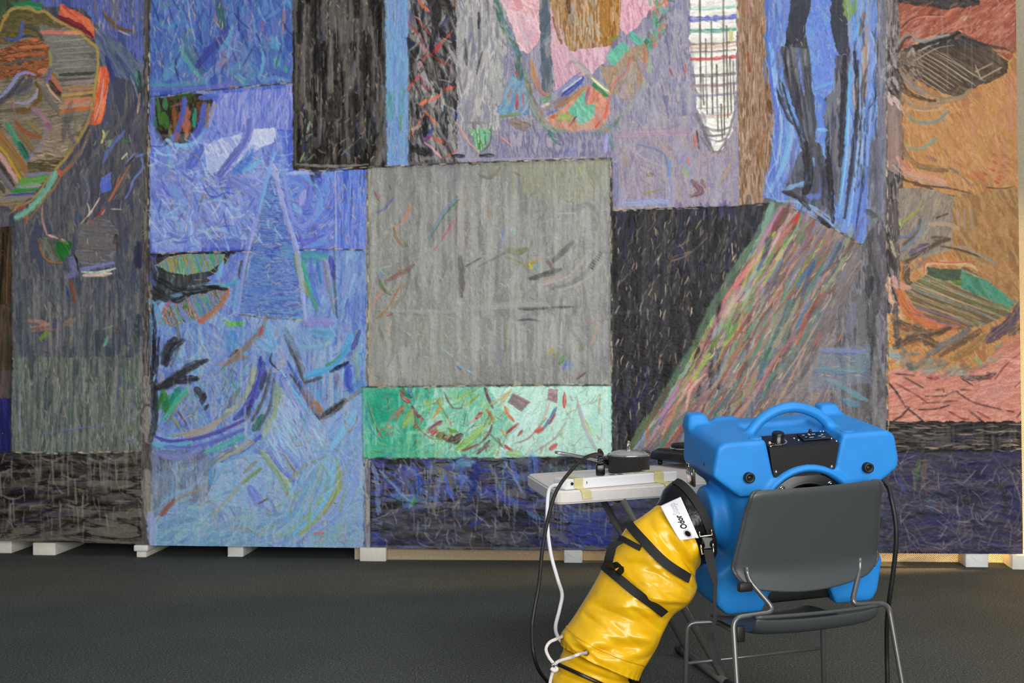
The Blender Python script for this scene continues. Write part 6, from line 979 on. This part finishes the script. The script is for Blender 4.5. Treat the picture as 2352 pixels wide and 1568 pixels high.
for q in cuts:
    o_ = tmp(q, 'cut'); bm = bmesh.new(); bm.from_mesh(body); body = evaluated(bm, [('BOOLEAN', dict(operation='DIFFERENCE', object=o_, solver='EXACT')), ('REMESH', dict(mode='VOXEL', voxel_size=.0045))]); bpy.data.objects.remove(o_)
bm = bmesh.new(); bm.from_mesh(body); hb2 = tube(catmull([(-.175, .13, .49), (-.128, .13, .545), (-.092, .13, .578), (-.045, .13, .600), (0, .13, .607), (.045, .13, .600), (.092, .13, .578), (.128, .13, .545), (.175, .13, .49)], 5), .0185, 12)
body = evaluated(join([bm, hb2, ring]), [('REMESH', dict(mode='VOXEL', voxel_size=.004)), ('SMOOTH', dict(factor=.5, iterations=26))])
body.transform(AM); obj('housing', body, BLUE, mach)
obj('shade_filler', boxm((-.145, .10, -.02), (.115, .33, .045), .01, AM), BLK, mach, label='black filler added as shade between the feet')  # black box added to stand in for deep shade in the underside recess
# control panel
PT = [(.004, .506), (.10, .527)]
def ptop(a, t, up=0): b = .004+(.10-.004)*t; return Vector((a, b, .507+.022*t+up))
pan_ = hull([(-.1235, .003, .506), (.106, .003, .506), (-.113, .003, .41), (.086, .003, .41), (-.1235, .10, .527), (.106, .10, .527), (-.113, .10, .41), (.086, .10, .41)])
bmesh.ops.bevel(pan_, geom=[e for e in pan_.edges if all(v.co.z > .5 for v in e.verts)], offset=.0025, segments=2, affect='EDGES'); pan_.transform(AM); panel = obj('control_panel', pan_, MB_, mach, False)
tilt = Matrix.Rotation(math.atan2(.022, .096), 4, 'X')
def onp(a, t): return AM @ Matrix.Translation(ptop(a, t)) @ tilt
obj('dial', lathe([(.021, 0), (.021, .002), (.019, .003), (.0195, .026), (.0175, .029), (0, .029)], 32, onp(-.079, .42)), SHINY, panel, label='round black dial')
dm = bmesh.new()
for k in range(20):
    t = math.radians(-120+240*k/19); q = boxm((.0245, -.0008, .0002), (.029, .0008, .0006), 0, Matrix.Rotation(t-.6, 4, 'Z')); me = bpy.data.meshes.new('t'); q.to_mesh(me); q.free(); dm.from_mesh(me)
dm.transform(onp(-.079, .42)); WL = material('white_print', 'b8b8b8', .5); obj('dial_scale', dm, WL, panel, False, 'white tick marks round the dial')
obj('indicator', lathe([(.004, 0), (.004, .005), (.0025, .007), (0, .007)], 14, onp(-.111, .28)), material('indicator_red', 'd8a090', .3), panel)
me = text_mesh('AIR FLOW', .0085); me.transform(onp(-.117, .08) @ Matrix.Translation((0, 0, .0006)))
obj('lettering', me, WL, panel, False)
pl = boxm((-.045, -.028, 0), (.045, .028, .004), .001, onp(.045, .55)); obj('outlet_plate', pl, SHINY, panel, False)
for (x, y, w, h_) in ((-.01, .012, .006, .012), (.004, .012, .012, .004), (-.03, .01, .008, .003), (.018, -.006, .010, .003), (-.012, -.012, .014, .003), (.03, .004, .006, .006), (-.028, -.006, .006, .002), (.026, -.016, .012, .002)):
    obj('printed_mark', boxm((x-w/2, y-h_/2, .004), (x+w/2, y+h_/2, .0045), 0, onp(.045, .55)), WL, panel, False)
obj('reset_button', lathe([(.006, 0), (.006, .004), (.0045, .004), (.0045, .011), (.002, .0125), (0, .0125)], 16, onp(.048, .9)), SHINY, panel)
for a, t in ((-.116, .07), (.1, .07), (-.045, .93), (.085, .95), (.094, .93), (-.02, .55), (-.012, .38), (.094, .3)): obj('screw', lathe([(.0038, 0), (.0034, .0015), (.0015, .0028), (0, .003)], 12, onp(a, t)), CHR, panel)
for a, c in ((-.105, .428), (.078, .43)): obj('screw', lathe([(.0058, 0), (.005, .003), (.002, .005), (0, .0052)], 14, AM @ Matrix.Translation((a, .0025, c)) @ Matrix.Rotation(math.pi/2, 4, 'X')), CHR, panel)
# inlet flange, grille ring, screws
RX = Matrix.Rotation(math.pi/2, 4, 'X')
fl = obj('inlet_flange', lathe([(.141, -.012), (.141, .002), (.1385, .0035), (.118, .0035), (.112, .009), (.105, .010), (.102, .006), (.1, -.02)], 64, AM @ Matrix.Translation((-.003, .012, .276)) @ RX), MB_, mach)
obj('fan_well', lathe([(.1, .0), (.1, -.05), (.03, -.052), (.03, -.03), (0, -.028)], 48, AM @ Matrix.Translation((-.003, .012, .276)) @ RX), DK, mach)
for k in range(5):
    obj('fan_blade', prism([(.03, -.006), (.095, -.014), (.098, .02), (.03, .010)], -.030, -.026, (0, 1, 2), 0, AM @ Matrix.Translation((-.003, .012, .276)) @ RX @ Matrix.Rotation(math.radians(72*k+18), 4, 'Z') @ Matrix.Rotation(.35, 4, 'X')), DK, fl, False)
for k in range(6):
    t = math.radians(62+k*60)
    if k in (0, 1): t = math.radians((52, 130)[k])
    m = AM @ Matrix.Translation((-.003+.127*math.cos(t), .0085, .276+.127*math.sin(t))) @ RX; obj('washer', lathe([(.004, 0), (.0095, 0), (.0095, .0012), (.004, .0014)], 20, m), CHR, fl); obj('screw', lathe([(.006, .001), (.005, .004), (.002, .006), (0, .0062)], 14, m), CHR, fl)
# bumpers, seams, latch
for a in (-.196, .193):
    m = AM @ Matrix.Translation((a, .002, .42)) @ RX
    bp_ = obj('rubber_bumper', lathe([(.0165, -.006), (.0165, .018), (.0155, .0205), (.010, .0215), (.008, .014), (.0035, .013), (.003, .018), (0, .018)], 28, m), BLK, mach)
    obj('bumper_screw', lathe([(.007, .0145), (.006, .0165), (0, .017)], 16, m), material('dark_steel', '3c3c3a', .35, .6), bp_)
for a in (-.155, .15): obj('moulded_disc', lathe([(.021, -.004), (.021, .0012), (.019, .002), (0, .002)], 28, AM @ Matrix.Translation((a, .04, .5335)) @ Matrix.Rotation(.045, 4, 'X')), BLUE, mach)
LM = AM @ Matrix.Translation((-.3005, .25, .385)) @ Matrix.Rotation(-math.pi/2, 4, 'Y')
lt = obj('latch', boxm((-.03, -.036, -.004), (.03, .036, .004), .003, LM), material('latch_steel', '8c8470', .3, .9), mach); obj('latch_loop', tube([LM @ Vector(p) for p in ((.028, -.012, .004), (.028, -.012, .01), (.044, -.010, .01), (.044, .010, .01), (.028, .012, .01), (.028, .012, .004))], .0025, 8), CHR, lt)
obj('latch_plate', boxm((-.024, -.028, .0035), (.018, .028, .008), .002, LM), CHR, lt)
for b, c in ((.1, .452), (.045, .435)): obj('rivet_hole', lathe([(.0045, -.001), (.0045, .0015), (0, .0015)], 14, AM @ Matrix.Translation((-.3035+.004*(b < .06), b, c)) @ Matrix.Rotation(-math.pi/2, 4, 'Y')), material('rivet_brown', '3c2c24', .6), mach)
gl = AM @ Vector((.272, .16, .385))
obj('cord_gland', lathe([(0, -.02), (.017, -.02), (.017, .012), (.012, .018), (.009, .03), (0, .03)], 20, Matrix.Translation(gl) @ Matrix.Rotation(math.pi, 4, 'X')), BLK, mach)
cab = [gl+Vector((0, 0, -.02))]+[at(*p) for p in ((2036, 1112, 3.86), (2048, 1150, 3.83), (2057, 1200, 3.82), (2058, 1250, 3.82), (2052, 1310, 3.83), (2045, 1360, 3.84), (2040, 1400, 3.86), (2037, 1440, 3.88), (2037, 1500, 3.9), (2038, 1545, 3.9), (2040, 1590, 3.9))]+[Vector((1.29, 3.9, .05)), Vector((1.33, 3.85, .012)), Vector((1.5, 3.7, .012)), Vector((1.8, 3.6, .012))]
obj('power_cable', tube(catmull(cab), .0078, 10), BLK, mach, label='black power cable hanging down the right side')

# ---------------- yellow duct ----------------
YEL = material('yellow_vinyl', 'deae10', .28, spec=.55, noise=(5, .10), bump=(38, .35, .006)); BVN = material('black_vinyl', '0d0c0d', .3, spec=.35, noise=(20, .4), bump=(26, .6, .006)); WEB = material('black_webbing', '121112', .75, noise=(300, .3), bump=(500, .5, .0006))
# left and right silhouettes of the sleeve, from the machine down, with the depth of its axis
LR = [((1552, 1104), (1624, 1284), 3.80), ((1532, 1122), (1611, 1294), 3.79), ((1514, 1156), (1600, 1303), 3.78), ((1478, 1184), (1594, 1314), 3.765), ((1440, 1212), (1595, 1331), 3.757), ((1412, 1258), (1599, 1352), 3.75), ((1386, 1302), (1580, 1386), 3.743), ((1362, 1345), (1545, 1412), 3.735), ((1336, 1388), (1524, 1448), 3.727), ((1312, 1425), (1508, 1485), 3.72), ((1288, 1458), (1486, 1522), 3.712), ((1292, 1484), (1462, 1560), 3.705)]
NU, NT = 110, 96
def sta(u):
    x = u*(len(LR)-1); i = min(int(x), len(LR)-2); t = x-i; g = lambda k: LR[max(0, min(len(LR)-1, k))]
    def cr_(a, b, c, d): return .5*(2*b+(c-a)*t+(2*a-5*b+4*c-d)*t*t+(3*b-a-3*c+d)*t**3)
    l = [cr_(*[g(i+k)[0][j] for k in (-1, 0, 1, 2)]) for j in (0, 1)]; r = [cr_(*[g(i+k)[1][j] for k in (-1, 0, 1, 2)]) for j in (0, 1)]; Y = cr_(*[g(i+k)[2] for k in (-1, 0, 1, 2)])
    return at(*l, Y), at(*r, Y)
random.seed(11); FOLD = [(random.uniform(.15, .97), random.uniform(.15, .85), random.uniform(-.9, .9), random.uniform(.03, .09), random.choice((-.022, -.014, .010, .016)), random.uniform(.10, .30)) for _ in range(70)]
def sleeve(u, s, inflate=0, wr=1):
    """point on the sleeve: u along it, s round it (0 left edge, .5 front, 1 right edge, 1.5 back)"""
    L, R_ = sta(u); c = (L+R_)/2; h = (R_-L)/2; hl = h.length; du = .004; ax_ = (sum(sta(min(1, u+du)), Vector())-sum(sta(max(0, u-du)), Vector())).normalized(); n = ax_.cross(h).normalized()
    if n.y > 0: n = -n
    t = math.pi*(1-s); r = 1+inflate/hl; w = 0
    if wr and s < 1:
        for fu, fs, sl, wd, am, ln in FOLD:
            d = (u-fu)+sl*.35*(s-fs); e = (s-fs)/ln/1.6
            if abs(d) < wd and abs(e) < 1: w += am*(1-abs(d)/wd)**1.6*(1-e*e)**2
        w += .004*math.sin(u*46+s*5)*math.sin(s*math.pi)*(1 if u > .2 else .4)+.003*math.sin(s*17+u*9)*(1 if s > .05 and s < .95 else 0)
        w *= min(1, (s if s < .5 else 1-s)*6)
    return c+h*math.cos(t)*r+n*math.sin(t)*hl*.86*(r+w/hl if s < 1 else r)
def sl_mesh(u0, u1, n, name, infl=0, hem=0):
    v = []; f = []
    for i in range(n+1):
        u = u0+(u1-u0)*i/n; k = (hem*max(0, (i/n-.93)/.07) if hem else 0)
        for j in range(NT):
            s = 2*j/NT; v.append(sleeve(u, s, infl+k*(.6+.4*math.sin(j*1.9))))
    for i in range(n):
        for j in range(NT): f.append((i*NT+j, i*NT+(j+1) % NT, (i+1)*NT+(j+1) % NT, (i+1)*NT+j))
    bm = bmesh.new(); bm.from_mesh(pyd(name, v, f)); return evaluated(bm, [('SOLIDIFY', dict(thickness=.003, offset=-1))])
bag = empty('duct_sleeve', sleeve(0, .5), 'yellow vinyl air duct sleeve with black straps, hanging from the blue machine', 'duct')
UC = .193
obj('sleeve', sl_mesh(UC-.005, 1, NU, 'sleeve', 0, .008), YEL, bag); cuff = obj('cuff', sl_mesh(0, UC, 24, 'cuff', .0015), BVN, bag, label='shiny black vinyl cuff')
# inner hose below the hem with its wire
HL = [((1318, 1440), (1462, 1510), 3.75), ((1300, 1478), (1452, 1545), 3.745), ((1284, 1512), (1438, 1572), 3.71), ((1268, 1556), (1420, 1610), 3.60), ((1262, 1600), (1412, 1650), 3.53), ((1262, 1650), (1408, 1692), 3.48), ((1270, 1700), (1410, 1735), 3.42)]
hv = []; hc = []
for i in range(61):
    x = i/60*(len(HL)-1); k = min(int(x), len(HL)-2); t = x-k; g = lambda m: [HL[k][m][j]*(1-t)+HL[k+1][m][j]*t for j in (0, 1)]; Y = HL[k][2]*(1-t)+HL[k+1][2]*t
    a, b_ = at(*g(0), Y), at(*g(1), Y); c = (a+b_)/2; h = (b_-a)/2; n = Vector((0, -1, .1)); hc.append((c, h, n))
    for j in range(64):
        th = j/64*2*math.pi; rr = 1+.05*math.sin(i*1.15+.6*math.sin(th*2))*(.6+.4*math.cos(th))+.015*math.sin(th*9+i*.4); hv.append(c+h*math.cos(th)*rr*min(1, .86+i*.012)+n*math.sin(th)*h.length*rr*min(1, .66+i*.018))
hf = [(i*64+j, i*64+(j+1) % 64, (i+1)*64+(j+1) % 64, (i+1)*64+j) for i in range(60) for j in range(64)]
hose = obj('hose', pyd('hose', hv, hf), YEL, bag, label='yellow ribbed hose coming out below the sleeve')
def hosering(px0, px1, Y, r):
    a, b_ = at(*px0, Y), at(*px1, Y); c = (a+b_)/2; h = (b_-a)/2; n = Vector((0, -1, .25)); return [c+h*math.cos(t)*1.04+n*math.sin(t)*h.length*1.04 for t in [k*2*math.pi/40 for k in range(41)]]
for q in (((1276, 1522), (1428, 1590), 3.675), ((1264, 1600), (1412, 1668), 3.53)): obj('wire_hoop', tube(hosering(*q, 0)[:-1]+hosering(*q, 0)[:1], .0065, 8), SHINY, hose, label='black wire hoop')
# finding a place on the front of the sleeve from where it is seen
GU = [i/90 for i in range(91)]; GS = [.02+.96*j/60 for j in range(61)]
def scr(p):
    x, y = p.x/p.y*F, -(p.z-H)/p.y*F; return 1176+x*math.cos(PHI)+y*math.sin(PHI), 784-x*math.sin(PHI)+y*math.cos(PHI)
GRID_ = [(u, s)+scr(sleeve(u, s, 0, 0)) for u in GU for s in GS]; GA = np.array(GRID_)
def us(px, py):
    d = (GA[:, 2]-px)**2+(GA[:, 3]-py)**2; i = np.argsort(d)[:4]; w = 1/(d[i]+1e-3); return float((GA[i, 0]*w).sum()/w.sum()), float((GA[i, 1]*w).sum()/w.sum())
def onbag(px, py, up=.006): u, s = us(px, py); return sleeve(u, s, up, 1)*.6+sleeve(u, s, up+.002, 0)*.4
def bagstrap(name, pix, wid, up=.009, lab=None):
    p = []; sd = []
    q = catmull([Vector((x, y, 0)) for x, y in pix], 6); q = [Vector((v.x, v.y, 0)) for v in q]
    for i, v in enumerate(q):
        p.append(onbag(v.x, v.y, up)); t = (q[min(i+1, len(q)-1)]-q[max(0, i-1)]).normalized(); nn = Vector((-t.y, t.x))
        sd.append(onbag(v.x+nn.x*8, v.y+nn.y*8, up)-onbag(v.x-nn.x*8, v.y-nn.y*8, up))
    for _ in range(5):
        p = [p[0]]+[p[i]*.5+(p[i-1]+p[i+1])*.25 for i in range(1, len(p)-1)]+[p[-1]]; sd = [sd[0]]+[sd[i]*.5+(sd[i-1]+sd[i+1])*.25 for i in range(1, len(sd)-1)]+[sd[-1]]
    return obj(name, ribbon(p, wid, .003, sd), WEB, bag, False, lab)
bagstrap('upper_strap', ((1448, 1207), (1470, 1232), (1497, 1263), (1525, 1290), (1553, 1310), (1580, 1326)), .030)
bagstrap('lower_strap', ((1390, 1300), (1412, 1318), (1440, 1342), (1468, 1366), (1497, 1388), (1522, 1408)), .028)
bagstrap('strap_tail', ((1424, 1238), (1440, 1244), (1458, 1253), (1474, 1260)), .018, .007)
grip = [at(*p) for p in ((1424, 1243, 3.62), (1408, 1252, 3.585), (1402, 1270, 3.575), (1398, 1290, 3.58), (1404, 1303, 3.61))]
obj('carry_strap', ribbon(catmull(grip, 5), .030, .003, Vector((.8, -.55, -.1))), WEB, bag, False, 'black webbing grip at the left edge')
obj('strap_loop', ribbon(catmull([onbag(1405, 1306), at(1420, 1296, 3.57), at(1428, 1306, 3.565), onbag(1424, 1318)], 5), .02, .003, Vector((.6, .1, -.8))), WEB, bag, False)
# hem stitching and drawstring
def seamline(pix, r, mat, name): return obj(name, tube([onbag(*v, .003) for v in [(q.x, q.y) for q in catmull([Vector((a, b, 0)) for a, b in pix], 5)]], r, 6), mat, bag)
seamline(((1296, 1432), (1320, 1458), (1352, 1478), (1400, 1503), (1448, 1520), (1480, 1528)), .0012, material('thread', 'c89a10', .6), 'hem_stitch')
for q in ((1294, 1463), (1348, 1499)): obj('eyelet', lathe([(.004, 0), (.0095, 0), (.009, .002), (.005, .002)], 18, Matrix.Translation(onbag(*q, .004)) @ Matrix.Rotation(math.pi/2, 4, 'X')), material('eyelet', '6c5c4c', .4, .5), bag)
ROPE = material('white_rope', 'd0c8c4', .8, noise=(300, .2), bump=(400, .6, .001))
rope = obj('drawstring', tube(catmull([onbag(1294, 1463, .004)]+[at(*p) for p in ((1278, 1467, 3.52), (1262, 1475, 3.5), (1254, 1490, 3.49), (1260, 1508, 3.485), (1272, 1524, 3.48))]), .0052, 8), ROPE, bag, label='white drawstring cord'); 
obj('drawstring', tube(catmull([onbag(1348, 1499, .005)]+[at(*p) for p in ((1330, 1502, 3.47), (1312, 1509, 3.47), (1292, 1515, 3.475), (1280, 1520, 3.48), (1273, 1528, 3.478))]), .0052, 8), ROPE, bag, label='white drawstring cord')
obj('drawstring', tube(catmull([at(*p) for p in ((1272, 1534, 3.476), (1266, 1555, 3.47), (1262, 1575, 3.46), (1258, 1600, 3.45))]), .0052, 8), ROPE, bag, label='hanging end of the white drawstring')
kc = at(1273, 1529, 3.474); obj('cord_lock', lathe([(.004, -.006), (.0098, -.006), (.0105, 0), (.0098, .006), (.004, .006), (.004, -.006)], 22, Matrix.Translation(kc) @ RX), CHR, bag, label='steel ring of the drawstring'); obj('knot', tube(catmull([at(1266, 1534, 3.468), at(1272, 1540, 3.464), at(1279, 1537, 3.468), at(1276, 1531, 3.472)], 5), .0058, 8), ROPE, bag)
# label patch with its printed sign
LC = [(1521, 1172), (1564, 1149), (1600, 1233), (1559, 1242)]
def lab_uv(x, y):
    a = [LC[0][k]*(1-x)+LC[1][k]*x for k in (0, 1)]; b_ = [LC[3][k]*(1-x)+LC[2][k]*x for k in (0, 1)]
    w = 3*math.sin(y*math.pi)*(1-x) ; return a[0]*(1-y)+b_[0]*y-w*.6, a[1]*(1-y)+b_[1]*y
LBG = {}
def lab3(x, y, up):
    px, py = lab_uv(x, y); p = onbag_s(px, py); return p
def labgrid():
    n, m = 8, 12
    for i in range(n+1):
        for j in range(m+1):
            u, s = us(*lab_uv(i/n, j/m)); LBG[i, j] = sleeve(u, s, .018, 0)
    for _ in range(6):
        old = dict(LBG)
        for (i, j), p in old.items():
            nb = [old[q] for q in ((i-1, j), (i+1, j)) if q in old] if 0 < i < n else []
            nb += [old[q] for q in ((i, j-1), (i, j+1)) if q in old] if 0 < j < m else []
            if nb: LBG[i, j] = p*.5+sum(nb, Vector())*(.5/len(nb))
    return n, m
LN, LMm = labgrid()
def lp(x, y, up=0):
    x = max(0, min(.9999, x)); y = max(0, min(.9999, y)); i = int(x*LN); j = int(y*LMm); fx = x*LN-i; fy = y*LMm-j
    p = (LBG[i, j]*(1-fx)+LBG[i+1, j]*fx)*(1-fy)+(LBG[i, j+1]*(1-fx)+LBG[i+1, j+1]*fx)*fy
    n = (LBG[i+1, j]-LBG[i, j]).cross(LBG[i, j+1]-LBG[i, j]).normalized()
    if n.y > 0: n = -n
    return p+n*up
v = [lp(i/24, j/36) for j in range(37) for i in range(25)]; f = [(j*25+i, j*25+i+1, (j+1)*25+i+1, (j+1)*25+i) for j in range(36) for i in range(24)]
bm = bmesh.new(); bm.from_mesh(pyd('label', v, f)); patch = obj('label_patch', evaluated(bm, [('SOLIDIFY', dict(thickness=.0016, offset=0))]), material('white_label', 'e4e4ea', .4, bump=(30, .1, .002)), bag, label='white label patch')
INK = material('black_ink', '0a0a10', .7, spec=.1); GI = material('grey_ink', 'b4b4bc', .5)
def word(s, y0, y1, mat, outline=False):
    """a printed word running up the label from y0 to y1, letter tops to the left"""
    me = text_mesh(s, 1, 0, 0 if outline else .03); bm = bmesh.new(); bm.from_mesh(me)
    x0 = min(v.co.x for v in bm.verts); x1 = max(v.co.x for v in bm.verts)
    if outline:
        o = bmesh.new()
        for e in [e for e in bm.edges if e.is_boundary]:
            a, b_ = e.verts[0].co, e.verts[1].co; d = b_-a; n = Vector((-d.y, d.x, 0))
            if n.length < 1e-6: continue
            n = n.normalized()*.02; o.faces.new([o.verts.new(q) for q in (a-n, b_-n, b_+n, a+n)])
        bm.free(); bm = o
    else: bmesh.ops.triangulate(bm, faces=bm.faces[:])
    me = bpy.data.meshes.new('word'); bm.to_mesh(me); bm.free()
    for q in me.vertices: q.co = lp(.66-q.co.y*.44, y0-(q.co.x-x0)/(x1-x0)*(y0-y1), .0026)
    obj('lettering', me, mat, patch, False)
word('Odor', .735, .385, INK); word('Stop', .365, .07, GI, True)
def octa(r): return [(.52+r*1.88*math.cos(math.radians(22.5+45*k)), .868+r*math.sin(math.radians(22.5+45*k))) for k in range(8)]
def flat(name, polys, mat):
    bm = bmesh.new()
    for pl_ in polys: bm.faces.new([bm.verts.new(lp(x, y, .0026)) for x, y in pl_])
    obj(name, bm, mat, patch, False)
o0, o1, o2 = octa(.080), octa(.098), octa(.107); flat('sign', [[(.52, .868), o0[k], o0[(k+1) % 8]] for k in range(8)], INK); flat('sign_outline', [[o1[k], o1[(k+1) % 8], o2[(k+1) % 8], o2[k]] for k in range(8)], INK)
# clamp strap round the cuff, buckle and hanging tail
cs_ = []
for k in range(46):
    s = .02+1.2*k/45; cs_.append((sleeve(.022, s, .0045, 0), sleeve(.0, s, .0045, 0)-sleeve(.05, s, .0045, 0)))
obj('clamp_strap', ribbon([p for p, d in cs_], .027, .003, [d for p, d in cs_]), WEB, bag, False, 'black webbing strap round the cuff')
bk = onbag(1621, 1240, .016); bk = at(1622, 1243, bk.y-.005)
bX = Vector((.97, 0, .10)).normalized(); bZ = Vector((-.08, .05, 1)); bZ = (bZ-bX*bZ.dot(bX)).normalized(); BM_ = frame(bk, bX, bZ.cross(bX), bZ)
STL = material('buckle_steel', 'c8c4ba', .16, 1)
buck = obj('buckle', boxm((-.014, -.004, -.006), (.014, .004, .012), .002, BM_), material('buckle_dark', '55554f', .3, .8), bag, label='steel cam buckle')
obj('buckle_lever', prism([(-.016, .016), (.019, .012), (.021, .004), (.011, -.002), (.009, -.012), (.015, -.022), (-.014, -.022), (-.008, -.012), (-.010, 0)], -.012, -.005, (0, 2, 1), .002, BM_), bpy.data.materials['buckle_dark'], buck, False)
obj('buckle_frame', tube([BM_ @ Vector(p) for p in ((-.019, -.006, .034), (-.019, -.006, .018), (.020, -.006, .018), (.020, -.006, .036))], .003, 8), STL, buck); obj('buckle_frame', tube([BM_ @ Vector(p) for p in ((-.019, -.006, -.008), (-.019, -.006, -.037), (.019, -.006, -.037), (.019, -.006, -.008))], .0038, 8), STL, buck)
tl = [at(*p) for p in ((1627, 1262, 3.625), (1632, 1290, 3.60), (1640, 1325, 3.585), (1643, 1345, 3.58), (1641, 1380, 3.57), (1642, 1420, 3.56), (1636, 1448, 3.55), (1634, 1475, 3.55), (1641, 1500, 3.54), (1650, 1527, 3.53))]
tw = [.030, .029, .022, .012, .009, .011, .014, .017, .024, .028]; tq = catmull(tl, 5); ww = [float(np.interp(i/(len(tq)-1), np.linspace(0, 1, len(tw)), tw)) for i in range(len(tq))]
obj('strap_end', ribbon(tq, ww, .002, Vector((1, .1, 0))), WEB, bag, False, 'loose black webbing end hanging beside the chair')
